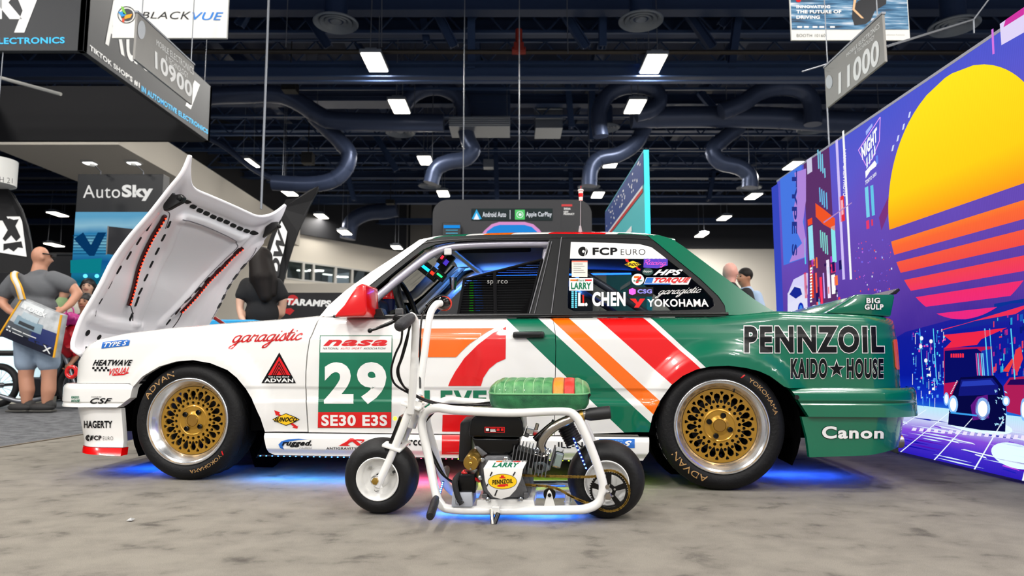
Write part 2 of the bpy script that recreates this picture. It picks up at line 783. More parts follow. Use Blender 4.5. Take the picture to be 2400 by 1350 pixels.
lamp0 = make_lamp()
lamps = [(878, 146, 'nearest ceiling lamp in the column left of the roof diffuser'), (1531, 150, 'nearest ceiling lamp below the right round diffuser'),
         (936, 250, 'ceiling lamp hanging in the bend of the left curved duct'), (1488, 250, 'ceiling lamp hanging inside the right curved duct loop'),
         (582, 382, 'ceiling lamp above the open bonnet, left of the thin pole'), (997, 376, 'ceiling lamp in the third row, left of centre'), (1432, 383, 'ceiling lamp in the third row, beside the tall cyan panel'),
         (1861, 388, 'ceiling lamp just above the far corner of the glowing screen wall'), (678, 452, 'ceiling lamp at the top of the leaning black flag'), (1039, 454, 'ceiling lamp above the left shoulder of the dark booth board'),
         (1401, 457, 'ceiling lamp right above the aerial cup'), (1766, 460, 'ceiling lamp left of the screen wall, under a round diffuser'), (753, 507, 'far ceiling lamp right of the leaning black flag'),
         (1697, 511, 'far ceiling lamp above the charcoal wall at right'), (808, 545, 'far small ceiling lamp above the white bulkhead'), (135, 502, 'far ceiling lamp left of the tall banner'), (1644, 551, 'farthest ceiling lamp, low over the charcoal wall'), (930, 580, 'farthest ceiling lamp beside the windscreen pillar'),
         (127, 574, 'ceiling lamp low behind the bald man in grey')]
for i, (x, y, lab) in enumerate(lamps):
    p = atZ(x, y, LAMPZ)
    if p.y > 38.6:
        p = atY(x, y, 38.6)
    if x == 930:
        p = atY(x, y, 37.6)
    if x == 808:
        p = atY(x, y, 34.5)
    o = lamp0 if i == 0 else dup(lamp0)
    o.location = p
    o['label'] = lab
    if p.z < LAMPZ - .05:
        for s in (-1, 1):
            m = MB()
            m.cyl((0, s * .4, 3.85), (0, s * .4, 12.16 - p.z), .012, 6)
            m.build('cable', M_cable, o, 0)
# the same lamp grid goes on above and behind the camera, where it lights the booth
k = 0
for Y in (13.0, 6.2, 1.5, -3.0, -8.5, -14.0):
    for X in (-11.2, -3.9, 4.0, 11.2, 18.4):
        o = dup(lamp0, (X, Y, LAMPZ))
        o['label'] = 'high bay lamp of the grid above and behind the booth'
        k += 1
        L = bpy.data.lights.new('lamp_light', 'AREA')
        L.shape = 'RECTANGLE'
        L.size = .6
        L.size_y = 1.25
        L.energy = {13.0: 190, 6.2: 220, 1.5: 300}.get(Y, 560) * {-11.2: .9, -3.9: .9, 4.0: .6, 11.2: 1.1, 18.4: 1.6}[X]
        L.color = (1.0, .97, .925)
        lo = bpy.data.objects.new('lamp_light', L)
        COL.objects.link(lo)
        lo.parent = o
        lo.location = (0, 0, -.04)
for o in [o for o in COL.objects if o.name.startswith('high_bay_lamp')][:len(lamps)]:
    L = bpy.data.lights.new('lamp_light', 'AREA')
    L.shape = 'RECTANGLE'
    L.size = .6
    L.size_y = 1.25
    L.energy = 220 if o.location.y < 25 else (420 if o.location.x > -3 else 60)
    L.color = (1.0, .97, .925)
    lo = bpy.data.objects.new('lamp_light', L)
    COL.objects.link(lo)
    lo.parent = o
    lo.location = (0, 0, -.04)

# ------------------------------------------------------------------ roof steel, ducts, pipes


def ibeam(m, p, q, w, h, t=.03):
    p, q = Vector(p), Vector(q)
    d = (q - p).normalized()
    x = d.cross(Vector((0, 0, 1))).normalized() if abs(d.z) < .95 else Vector((1, 0, 0))
    y = x.cross(d).normalized()
    for (cx, cy, sx, sy) in ((0, 0, t, h), (0, h / 2, w, t), (0, -h / 2, w, t)):
        vs = []
        for e in (p, q):
            for (a, b) in ((-1, -1), (1, -1), (1, 1), (-1, 1)):
                vs.append(e + x * (cx + a * sx / 2) + y * (cy + b * sy / 2))
        m.add(vs, [(0, 1, 2, 3), (7, 6, 5, 4), (0, 4, 5, 1), (1, 5, 6, 2), (2, 6, 7, 3), (3, 7, 4, 0)])


def px_line(pts, Y):
    return [atY(x, y, Y) for x, y in pts]


BEAMS = [
    # (x0,y0,x1,y1,Y, width, height, pale)
    (-200, 64, 2700, 62, 19.0, .5, .42, 0), (-200, 172, 2700, 172, 18.0, .5, .36, 1), (-200, 340, 2700, 343, 30.0, .4, .3, 0), (-200, 470, 2700, 470, 36.0, .4, .34, 1),
    (-200, 235, 2700, 237, 24.7, .4, .36, 0), (-200, 410, 2700, 412, 33.0, .4, .3, 0), (-200, 10, 2700, 8, 17.4, .4, .5, 0), (-200, 520, 2700, 518, 40.0, .4, .3, 1),
    (-200, 300, 2700, 302, 28.0, .3, .25, 1), (-200, 375, 2700, 377, 32.0, .3, .25, 1), (-200, 440, 2700, 441, 34.5, .3, .25, 0)]
for i, (x0, y0, x1, y1, Y, w, h, pale) in enumerate(BEAMS):
    m = MB()
    a = atY(x0, y0, Y)
    b = atY(x1, y1, Y)
    ibeam(m, a, b, w, h)
    tag(m.build('ceiling_beam', M_steel2 if pale else M_steel, None, 0), 'navy steel beam crossing the hall roof at %s' % ('the height of the lamps' if pale else 'deck height'), 'beam', 'cross beams', 'structure')
for i, X in enumerate((-14, -9.5, -5.2, -1.2, 2.9, 7.4, 12.5, 17)):
    m = MB()
    ibeam(m, (X, 12, 10.9), (X, 41.8, 10.9), .3, .5)
    tag(m.build('ceiling_joist', M_steel, None, 0), 'navy roof joist running to the back of the hall', 'beam', 'roof joists', 'structure')
diag = [((690, -10), (770, 110), 18.2), ((1000, -20), (1065, 110), 18.2), ((1290, -20), (1375, 112), 18.2), ((1585, -10), (1670, 112), 18.2), ((1105, -20), (1105, 165), 18.05), ((1412, -20), (1412, 112), 18.1),
        ((1738, -20), (1712, 165), 18.1), ((1330, 195), (1340, 300), 24.), ((1388, 195), (1385, 330), 24.), ((1160, 300), (1165, 470), 30.), ((1335, 380), (1340, 470), 33.), ((800, 350), (830, 470), 31.), ((1675, 390), (1660, 470), 33.), ((1710, 300), (1640, 215), 24), ((1000, 100), (985, -20), 19), ((1560, 210), (1500, 290), 27), ((870, 300), (930, 400), 29), ((1660, 420), (1720, 380), 33), ((1690, 60), (1745, -10), 18.3), ((560, 60), (600, -10), 18.3)]
for i, (a, b, Y) in enumerate(diag):
    m = MB()
    pa, pb = atY(a[0], a[1], Y), atY(b[0], b[1], Y)
    ibeam(m, pa, pb, .2, .22, .03)
    tag(m.build('ceiling_brace', M_steel2 if i % 3 else M_steel, None, 0), 'navy steel brace standing between the roof beams', 'beam', 'roof braces', 'structure')
# bar joists (for the corrugated deck lines) near the deck
for j, Y in enumerate((18.6, 20.5, 22.5, 25, 27, 29, 31.5, 34, 37)):
    m = MB()
    a = atY(-200, 100, Y)
    b = atY(2700, 100, Y)
    zt, zb = 10.6 - j * .04, 9.9 - j * .04
    m.box((0, Y, zt), (b.x - a.x, .1, .08))
    m.box((0, Y, zb), (b.x - a.x, .1, .08))
    x = a.x
    k = 0
    while x < b.x:
        m.cyl((x, Y, zt if k % 2 else zb), (x + .6, Y, zb if k % 2 else zt), .03, 5)
        x += .6
        k += 1
    tag(m.build('ceiling_bar_joist', M_steel2, None, 0), 'open web bar joist under the roof deck', 'joist', 'bar joists', 'structure')

# pipes
PIPES = [((-200, 120), (2700, 124), 17.2, .062, M_pipe, 'long dark sprinkler pipe crossing above the lamps'), ((-200, 190), (2700, 189), 17.9, .022, M_steel2, 'thin conduit under the pale roof beam'),
         ((-100, 95), (2700, 52), 19.5, .03, M_ductpale, 'pale conduit sloping across the round diffusers'), ((-100, 104), (2700, 68), 19.4, .03, M_steel2, 'lower dark conduit beside the pale conduit'), ((-200, 455), (2700, 462), 35., .06, M_steel2, 'far conduit run under the roof'), ((500, 425), (1400, 410), 34, .05, M_ductpale, 'pale far conduit left of the booth board')]
for (a, b, Y, r, m_, lab) in PIPES:
    m = MB()
    m.cyl(atY(a[0], a[1], Y), atY(b[0], b[1], Y), r, 10)
    tag(m.build('ceiling_pipe', m_, None), lab, 'pipe', kind='structure')
# ducts traced as runs at their own distance
DUCTS = [
    ([(440, 228), (560, 222), (650, 222), (700, 240), (745, 268), (800, 284), (1040, 288)], 22.0, .30, 'round duct running left to the flat box duct'),
    ([(735, 272), (765, 300), (800, 335), (818, 362), (808, 398), (775, 424), (720, 432), (640, 428)], 22.6, .27, 'duct branch curling down beside the thin pole'),
    ([(930, 290), (945, 250), (975, 218), (1020, 205), (1065, 220), (1085, 250), (1088, 290), (1098, 330), (1108, 352), (1090, 372), (1050, 380), (1022, 396), (1010, 430)], 22.8, .27, 'arched duct dropping to the small centre diffuser'),
    ([(1480, 276), (1620, 274), (1800, 276), (1950, 284), (2100, 290)], 22.4, .36, 'thick round duct at right of the hall'),
    ([(1408, 320), (1404, 262), (1428, 220), (1476, 202), (1528, 208), (1546, 232), (1530, 256), (1490, 268)], 21.8, .26, 'looped duct around the right lamp'),
    ([(1690, 262), (1740, 242), (1780, 216), (1830, 204), (1878, 212), (1902, 240), (1905, 292)], 21.6, .28, 'arched duct dropping behind the right aisle sign'),
    ([(1735, 296), (1700, 322), (1672, 352), (1688, 380), (1732, 392), (1756, 412), (1757, 440)], 23.0, .27, 'duct branch hooking down at right'),
    ([(1512, 296), (1490, 335), (1450, 362), (1405, 372), (1385, 396), (1381, 436)], 23.0, .27, 'duct branch hooking behind the cyan panel'),
    ([(815, 560), (825, 520), (860, 500), (900, 496), (930, 490)], 36.0, .42, 'far duct bend above the white bulkhead'),
    ([(430, 300), (520, 340), (600, 400), (690, 440)], 24, .1, 'slim sloping duct at upper left')]
for (pts, Y, r, lab) in DUCTS:
    m = MB()
    P = spline([atY(x, y, Y) for x, y in pts], 6)
    m.tube(P, r, 16)
    t = tag(m.build('air_duct', M_duct, None, 50), lab, 'duct')
    for i in range(3, len(P) - 1, 5):
        d = (P[i + 1] - P[i]).normalized()
        sm = MB()
        sm.tube([P[i] - d * .03, P[i] + d * .03], r + .012, 16, caps=False)
        sm.build('seam_ring', M_duct, t, 50)
    # hanger strap up to the deck
    for q in (P[2], P[-3]):
        sm = MB()
        sm.cyl(q, Vector((q.x, q.y, 12.16)), .012, 5)
        sm.build('hanger_strap', M_cable, t, 0)
# flat box ducts
for (x0, x1, y0, y1, Y, dpt, lab, m_) in ((1052, 1195, 272, 296, 22.2, 1.2, 'pale flat box duct ending left of centre', M_ductpale), (1090, 1196, 190, 272, 23.2, 1.0, 'tall navy box duct behind the flat duct', M_steel), (1255, 1318, 190, 300, 25.3, 1.3, 'pale panelled box duct near the middle of the roof', M_ductpale), (700, 960, 188, 236, 23.4, .8, 'wide pale curved box duct behind the left lamps', M_duct)):
    m = MB()
    a, b = atY(x0, y1, Y), atY(x1, y0, Y)
    m.box(((a.x + b.x) / 2, Y + dpt / 2, (a.z + b.z) / 2), (b.x - a.x, dpt, b.z - a.z))
    k = 5
    for i in range(1, k):
        zz = a.z + (b.z - a.z) * i / k
        m.box(((a.x + b.x) / 2, Y - .01, zz), (b.x - a.x + .02, .03, .03))
    bo_ = tag(m.build('box_duct', m_, None, 0, bevel=.02), lab, 'duct')
    for xx in (a.x + .1, b.x - .1):
        m = MB()
        m.cyl((xx, Y + dpt / 2, b.z), (xx, Y + dpt / 2, 12.16), .012, 5)
        m.build('hanger_strap', M_cable, bo_, 0)


def make_diffuser():
    t = thing('ceiling_diffuser', 'x', 'air diffuser', (0, 0, 0), group='round ceiling diffusers')
    for i, (ro, ri, h) in enumerate(((1.0, .74, 0), (.72, .5, .03), (.48, .28, .06))):
        m = MB()
        m.lathe([(ro, h + .04), (ro, h), (ro - .05, h - .05), (ri, h + .1), (ri + .02, h + .16), (ro - .05, h + .02), (ro, h + .04)], n=40)
        m.build('ring', M_diff, t, 40)
    m = MB()
    m.lathe([(0, .02), (.2, .02), (.26, .08), (.2, .14), (0, .16)], n=32)
    m.build('core', M_diff, t, 40)
    m = MB()
    m.tube([(0, 0, .1), (0, 0, 1.6)], .5, 20)
    m.build('drop', M_steel, t, 40)
    return t


M_diff = mat('diffuser_paint', '#77808D', 0.4, metal=0.2)
diff0 = make_diffuser()
DIF = [(787, 55, 56, 'large round diffuser at upper left'), (1502, 50, 56, 'large round diffuser above the right lamp'), (938, 311, 37, 'round diffuser below the left curved duct'), (1420, 300, 34, 'round diffuser left of the right duct loop'), (2236, 62, 58, 'round diffuser above the aisle sign at far right'),
       (1007, 436, 28, 'small far diffuser over the booth board'), (1380, 438, 28, 'small far diffuser above the aerial cup'), (1756, 440, 30, 'small far diffuser at the hooked right duct'), (1905, 303, 38, 'round diffuser under the arched right duct')]
for i, (x, y, hw, lab) in enumerate(DIF):
    zz = 8.9
    p = atZ(x, y, zz)
    o = diff0 if i == 0 else dup(diff0)
    o.location = p
    s = hw / 1600 * p.y * .98
    o.scale = (s, s, s)
    o['label'] = lab
# small boxes, red valve
m = MB()
c = atY(1216, 112, 17.1)
m.box(c, (.26, .2, .24))
m.cyl(c + Vector((0, 0, -.16)), c + Vector((0, 0, .5)), .09, 12)
m.cyl(c + Vector((-.18, 0, -.08)), c + Vector((.18, 0, -.08)), .1, 12)
tag(m.build('pipe_valve', mat('valve_red', '#8E2414', .5), None, 0, bevel=.01), 'red pipe coupling on the dark sprinkler pipe', 'valve')
for i, (x, y, w, h, Y, lab) in enumerate(((680, 205, 34, 22, 20, 'black loudspeaker box at the left duct bend'), (722, 372, 26, 26, 24, 'black speaker box inside the curling duct'), (915, 474, 20, 10, 34, 'far black box above the white bulkhead'), (1145, 385, 24, 20, 28, 'small pale box lamp under the far beam'))):
    m = MB()
    c = atY(x, y, Y)
    m.box(c, (w / 1600 * Y, .4, h / 1600 * Y))
    m.cyl(c, c + Vector((0, 0, 1.6)), .02, 6)
    tag(m.build('ceiling_speaker', M_black if i < 3 else M_ductpale, None, 0, bevel=.02), lab, 'speaker')
# hanging cables and the pale pole
for i, (x0, y0, x1, y1, Y, r, lab) in enumerate(((627, -20, 612, 490, 9.0, .016, 'pale vertical pole rising past the left lamps'), (676, -10, 670, 110, 16, .012, 'thin cable left of the big diffuser'), (892, -10, 894, 110, 16, .012, 'thin cable right of the big diffuser'), (1088, 230, 1085, 470, 14, .010, 'thin cable over the left of the booth board'), (1218, 240, 1217, 470, 14, .010, 'thin cable over the middle of the booth board'), (1328, -10, 1331, 125, 17, .012, 'thin cable in the middle of the roof'))):
    m = MB()
    q0, q1 = atY(x0, y0, Y), atY(x1, y1, Y)
    m.cyl(Vector((q0.x, q0.y, 12.16)), q1, r, 8)
    tag(m.build('hanging_cable', M_cable, None), lab, 'cable')
# ================================================================== PEOPLE (behind the car)
def fuse(name, prims, voxel, smooth_it, material, parent):
    """overlapping shapes fused into one continuous skin"""
    m = MB()
    for p in prims:
        if p[0] == 'b':                       # ball: centre, radii
            m.ball(p[1], p[2], 18, 12)
        elif p[0] == 'l':                     # limb: points, radii
            pts_ = [Vector(q) for q in p[1]]
            m.tube(pts_, p[2], 14)
            for q, r in zip(pts_, p[2]):
                m.ball(q, r, 14, 8)
    me = m.mesh(name, 0)
    ob = bpy.data.objects.new('tmp', me)
    COL.objects.link(ob)
    md = ob.modifiers.new('r', 'REMESH')
    md.mode = 'VOXEL'
    md.voxel_size = voxel
    ms = ob.modifiers.new('s', 'SMOOTH')
    ms.factor = .5
    ms.iterations = smooth_it
    dg = bpy.context.evaluated_depsgraph_get()
    out = bpy.data.meshes.new_from_object(ob.evaluated_get(dg))
    bpy.data.objects.remove(ob)
    out.name = name
    out.polygons.foreach_set('use_smooth', [True] * len(out.polygons))
    out.materials.clear()
    return link(name, out, material, parent)


M_skin = mat('skin_warm', '#C08A70', .5)
M_skin2 = mat('skin_pale', '#D2A68E', .5)
M_skin3 = mat('skin_tan', '#A87458', .5)
M_hair = mat('hair_dark', '#140D0A', .6, spec=.25)
M_hairb = mat('hair_black', '#100D0D', .5)
M_eye = mat('eye_dark', '#18100C', .3)
M_lips = mat('lips', '#A0504A', .5)
M_shoe = mat('shoe_dark', '#2B2A2A', .7)


def hand(c, d, side, s=1.0):
    """palm and five bent fingers pointing along d; side = thumb direction"""
    c, d, side = Vector(c), Vector(d).normalized(), Vector(side).normalized()
    nrm_ = d.cross(side).normalized()
    pr_ = [('l', [c, c + d * .05 * s, c + d * .085 * s], [.026 * s, .036 * s, .030 * s])]
    for k, ln in enumerate((.060, .072, .068, .054)):
        b = c + d * .085 * s + side * (.027 - k * .018) * s
        pr_.append(('l', [b, b + d * ln * .5 * s, b + (d * .85 + nrm_ * .5) * ln * s], [.0105 * s, .0098 * s, .0085 * s]))
    b = c + d * .03 * s + side * .03 * s
    pr_.append(('l', [b, b + (d * .6 + side * .8) * .035 * s, b + (d * 1.2 + side * .7) * .055 * s], [.013 * s, .0115 * s, .0095 * s]))
    return pr_


def head_prims(c, f, s=1.0):
    """skull, jaw, nose and ears; c centre, f facing direction (unit, level)"""
    c, f = Vector(c), Vector(f).normalized()
    sd = Vector((f.y, -f.x, 0))
    up = Vector((0, 0, 1))
    P = [('b', c + up * .02 * s - f * .012 * s, (.082 * s, .082 * s, .098 * s)), ('b', c + f * .018 * s - up * .055 * s, (.062 * s, .062 * s, .062 * s)), ('b', c + f * .03 * s - up * .02 * s, (.064 * s, .064 * s, .075 * s))]
    P.append(('l', [c + f * .085 * s + up * .005 * s, c + f * .108 * s - up * .025 * s], [.010 * s, .014 * s]))
    for k in (-1, 1):
        P.append(('b', c + sd * .082 * s * k - f * .01 * s - up * .012 * s, (.014 * s, .014 * s, .028 * s)))
    P.append(('l', [c - up * .06 * s - f * .02 * s, c - up * .17 * s - f * .03 * s], [.052 * s, .060 * s]))
    return P


def face(o, c, f, s=1.0, smile=True):
    c, f = Vector(c), Vector(f).normalized()
    sd = Vector((f.y, -f.x, 0))
    up = Vector((0, 0, 1))
    base = Vector(o.location)
    for k in (-1, 1):
        m = MB()
        m.ball(c + f * .083 * s + sd * k * .034 * s + up * .008 * s - base, (.012 * s, .012 * s, .007 * s), 10, 6)
        m.build('eye', M_eye, o)
        m = MB()
        m.tube([c + f * .088 * s + sd * k * t * s + up * (.030 - abs(t - .035) * .25) * s - base for t in (.016, .035, .055)], .004 * s, 6)
        m.build('eyebrow', M_hairb, o)
    m = MB()
    m.tube([c + f * (.090 - abs(t) * .35) * s + sd * t * s + up * (-.055 + abs(t) * (.3 if smile else 0)) * s - base for t in (-.026, -.012, 0, .012, .026)], .006 * s, 6)
    m.build('mouth', M_lips, o)


def person(label, at, body, garments, skin, extras=None, voxel=.016):
    t = thing('person', label, 'person', at)
    o = Vector(at)

    def loc(pr_):
        out = []
        for p in pr_:
            out.append((p[0], Vector(p[1]) - o, p[2]) if p[0] == 'b' else (p[0], [Vector(q) - o for q in p[1]], p[2]))
        return out
    fuse('body', loc(body), voxel, 4, skin, t)
    for (nm, pr_, mt) in garments:
        fuse(nm, loc(pr_), voxel, 3, mt, t)
    return t


def W_(px, py, Y):
    return atY(px, py, Y)


# ---- bald man in a grey T-shirt, back to us
Y = 7.95
g = lambda x, y, d=0: atY(x, y, Y + d)
gx = lambda x, d=0: Vector((atY(x, 960, Y).x, Y + d, 0))
hc = g(97, 604)
fdir = Vector((.62, .75, 0))
body = head_prims(hc, fdir, 1.12)
body += [('l', [g(94, 630), g(88, 652)], [.075, .09]), ('b', g(84, 676), (.25, .15, .17)), ('b', g(80, 725), (.235, .17, .18)), ('b', g(84, 782), (.21, .16, .15)),
         ('l', [g(132, 656), g(168, 672, .02), g(183, 688, .03)], [.075, .065, .052]), ('l', [g(183, 688, .03), g(165, 712, -.05), g(150, 724, -.12)], [.052, .046, .034]),
         ('l', [g(30, 660), g(12, 688, -.03), g(4, 710, -.05)], [.078, .064, .052]), ('l', [g(4, 710, -.05), g(22, 728, -.15), g(38, 738, -.2)], [.050, .042, .032]),
         ('l', [g(62, 800), g(62, 850), g(61, 885), g(64, 915), g(62, 950)], [.115, .09, .075, .078, .045]), ('l', [g(110, 800), g(114, 850), g(115, 885), g(114, 915), g(108, 950)], [.115, .09, .075, .078, .045])]
body += hand(g(150, 724, -.12), g(138, 731, -.16) - g(150, 724, -.12), (0, -.4, 1))
body += hand(g(38, 738, -.2), g(50, 742, -.2) - g(38, 738, -.2), (0, 0, 1))
shirt = [('l', [g(92, 645), g(86, 660)], [.10, .13]), ('b', g(84, 676), (.272, .172, .18)), ('b', g(80, 725), (.257, .195, .20)), ('b', g(82, 758), (.24, .185, .14)), ('l', [g(124, 656), g(150, 664, .01), g(160, 669, .02)], [.11, .10, .095]), ('l', [g(38, 660), g(22, 676, -.02), g(15, 686, -.02)], [.11, .10, .095])]
shorts = [('b', g(85, 785), (.235, .185, .16)), ('l', [g(63, 800), g(62, 850)], [.135, .12]), ('l', [g(110, 800), g(114, 850)], [.135, .12])]
man = person('bald man in grey T-shirt and pale shorts standing with his back turned', (gx(85).x, Y, 0), body, [('t_shirt', shirt, mat('tee_grey', '#5E6064', .85)), ('shorts', shorts, mat('shorts_blue', '#8FA0B4', .85))], M_skin)
mo_ = Vector(man.location)
for x, xe in ((58, 46), (106, 92)):
    a, b = atZ(x + 6, 966, .04), atZ(x + 6, 966, .04)
    q = Vector((atY(x, 960, Y).x, Y, 0))
    m = MB()
    m.ball(q + Vector((-.03, -.02, .052)) - mo_, (.15, .07, .05), 16, 10)
    m.ball(q + Vector((.05, 0, .075)) - mo_, (.07, .06, .06), 14, 8)
    sh = m.build('shoe', M_shoe, man, 60)
    m = MB()
    m.box(q + Vector((-.03, -.02, .012)) - mo_, (.29, .12, .022))
    m.build('sole', mat('sole_grey', '#4A4844', .8), sh, 0, bevel=.01)
m = MB()
sd = Vector((fdir.y, -fdir.x, 0)).normalized()
m.tube([hc - mo_ + sd * .098 - fdir.normalized() * .02 + Vector((0, 0, .04)), hc - mo_ + sd * .095 + fdir.normalized() * .085 + Vector((0, 0, .035))], .008, 6)
m.box(hc - mo_ + sd * .05 + fdir.normalized() * .105 + Vector((0, 0, .03)), (.05, .06, .04), (0, 0, math.atan2(fdir.y, fdir.x)))
m.build('sunglasses', M_black, man, 0, bevel=.004)
# tote bag on his back
by = Y - .27
bagq = [atY(x, y, by) for x, y in ((52, 699), (144, 738), (126, 838), (-2, 786))]
bag = thing('tote_bag', 'large shoulder bag with yellow edges and car picture hanging on the man', 'bag', (bagq[0] + bagq[2]) / 2)
bo = Vector(bag.location)


def bgp(a, b, d=0.0):
    p = Vector(bilerp([tuple(q) for q in bagq], a, b)) - bo
    p.y += -.05 * math.sin(PI * a) * math.sin(PI * b) - d
    return p


m = MB()
m.grid(lambda a, b: bgp(a, b), 12, 12)
m.grid(lambda a, b: bgp(a, b) + Vector((0, .11, 0)), 12, 12, True)
for e in (0, 1):
    m.grid(lambda a, b, e=e: bgp(e, b) + Vector((0, .11 * a, 0)), 2, 12)
    m.grid(lambda a, b, e=e: bgp(b, e) + Vector((0, .11 * a, 0)), 2, 12)
m.build('bag_body', mat('bag_photo', '#8E9296', .6, mottle=(7, .16, '#C9CDD0')), bag, 40)
for (nm, x0, y0, x1, y1, c, l) in (('printed_patch', .02, .0, .98, .22, '#0C1026', .004), ('printed_patch', .02, .22, .55, .42, '#4A5058', .004), ('printed_patch', .52, .16, .98, .55, '#1B2A66', .004), ('printed_car', .14, .40, .72, .62, '#7E97A6', .007), ('printed_car', .22, .60, .60, .74, '#A9B8C0', .007), ('printed_patch', .24, .44, .58, .52, '#2E343A', .010), ('printed_patch', .08, .80, .6, .97, '#CFD4D6', .004)):
    m = MB()
    m.grid(lambda a, b: bgp(x0 + (x1 - x0) * a, y0 + (y1 - y0) * b, l), 6, 4)
    m.build(nm, mat('bag' + c, c, .6), bag, 40)
for (s_, q) in (('OREX', (.30, .80, .70, .90)), ('X', (.80, .05, .95, .2))):
    vs, fs = text2d(s_, .02)
    mapped('print_letters', vs, fs, lambda a, b: bgp(q[0] + (q[2] - q[0]) * a, q[1] + (q[3] - q[1]) * b, .013), mat('bag_white', '#E8EAEA', .6), bag)
for (x0, y0, x1, y1) in ((.16, .27, .38, .295), (.40, .27, .66, .295), (.2, .19, .42, .21), (.07, .265, .12, .30), (.07, .185, .11, .215), (.13, .185, .17, .215)):
    m = MB()
    m.grid(lambda a, b: bgp(x0 + (x1 - x0) * a, y0 + (y1 - y0) * b, .011), 3, 1)
    m.build('print_line', mat('bag_white', '#E8EAEA', .6), bag, 0)
for k in range(5):
    m = MB()
    a0 = .14 + k * .03
    m.add([bgp(.22, .78, .012), bgp(a0, .90, .012), bgp(a0 + .02, .91, .012)], [(0, 1, 2)])
    m.build('fan_mark', mat('bag_white', '#E8EAEA', .6), bag, 0)
M_yel = mat('bag_yellow', '#E8A81C', .6)
m = MB()
m.tube([bgp(0, b) for b in (0, .25, .5, .75, 1)], .012, 8)
m.build('bag_piping', M_yel, bag)
m = MB()
m.tube([bgp(1, b) for b in (0, .25, .5, .75, 1)], .012, 8)
m.build('bag_piping', M_yel, bag)
m = MB()
P = [bgp(.02, .98), atY(44, 672, Y - .30) - bo, atY(34, 652, Y - .24) - bo, atY(34, 640, Y - .1) - bo, atY(40, 642, Y + .12) - bo]
for off, mt_, nm in ((0, mat('strap_white', '#D8D4CC', .7), 'bag_strap'), (-.032, M_yel, 'strap_edge'), (.032, M_yel, 'strap_edge')):
    m = MB()
    Q = spline(P, 5)
    m.tube([p + Vector((off, -.004 if off else 0, 0)) for p in Q], .026 if not off else .010, 8)
    m.build(nm, mt_, bag, 60)
# ---- woman in black with long dark hair, back to us
Y = 6.6
hc = g(613, 612)
fdir = Vector((-.45, .9, 0))
body = head_prims(hc, fdir, 1.0)
body += [('l', [g(613, 640), g(613, 656)], [.055, .07]), ('b', g(613, 685), (.17, .11, .14)), ('b', g(614, 735), (.145, .105, .17)), ('b', g(614, 790), (.165, .12, .13)),
         ('l', [g(575, 668), g(563, 700, -.04), g(562, 722, -.06)], [.052, .043, .036]), ('l', [g(562, 722, -.06), g(566, 745, -.1), g(578, 762, -.14)], [.036, .032, .024]),
         ('l', [g(650, 668), g(664, 700, .02), g(660, 735, .06)], [.052, .043, .036]), ('l', [g(660, 735, .06), g(640, 752, .18), g(622, 760, .22)], [.036, .030, .024]),
         ('l', [g(598, 800), g(598, 900), g(598, 970)], [.085, .06, .04]), ('l', [g(630, 800), g(630, 900), g(630, 970)], [.085, .06, .04])]
body += hand(g(578, 762, -.14), (.6, .3, -.4), (0, -.3, 1), .9) + hand(g(622, 760, .22), (-.8, .2, 0), (0, 0, 1), .9)
sh_ = [('l', [g(613, 652), g(613, 665)], [.085, .12]), ('b', g(613, 685), (.19, .13, .15)), ('b', g(614, 735), (.165, .125, .17)), ('b', g(614, 772), (.17, .13, .10)), ('l', [g(580, 668), g(568, 692, -.03)], [.075, .068]), ('l', [g(646, 668), g(660, 692, .02)], [.075, .068])]
tr_ = [('b', g(614, 795), (.18, .135, .12)), ('l', [g(598, 800), g(598, 900), g(598, 965)], [.10, .075, .06]), ('l', [g(630, 800), g(630, 900), g(630, 965)], [.10, .075, .06])]
wom = person('woman in black T-shirt with long dark hair turned away beside the raised bonnet', (hc.x, Y, 0), body, [('t_shirt', sh_, mat('tee_black', '#0E0E11', .85)), ('trousers', tr_, mat('trousers_black', '#101013', .85)), ('hair', [('b', hc + Vector((0, -.02, .025)), (.112, .112, .118)), ('l', [g(608, 612, -.06), g(614, 650, -.10), g(622, 695, -.12)], [.100, .115, .060]), ('l', [g(628, 620, -.03), g(640, 660, -.07), g(643, 690, -.08)], [.06, .05, .025]), ('l', [g(598, 620, -.03), g(594, 650, -.06), g(592, 668, -.07)], [.055, .045, .025])], M_hair)], M_skin2)
for x in (598, 630):
    q = Vector((atY(x, 960, Y).x, Y, 0)) - Vector(wom.location)
    m = MB()
    m.ball(q + Vector((0, .04, .045)), (.05, .13, .045), 14, 8)
    m.build('shoe', M_shoe, wom, 60)
# ---- smiling woman facing us, behind the bonnet


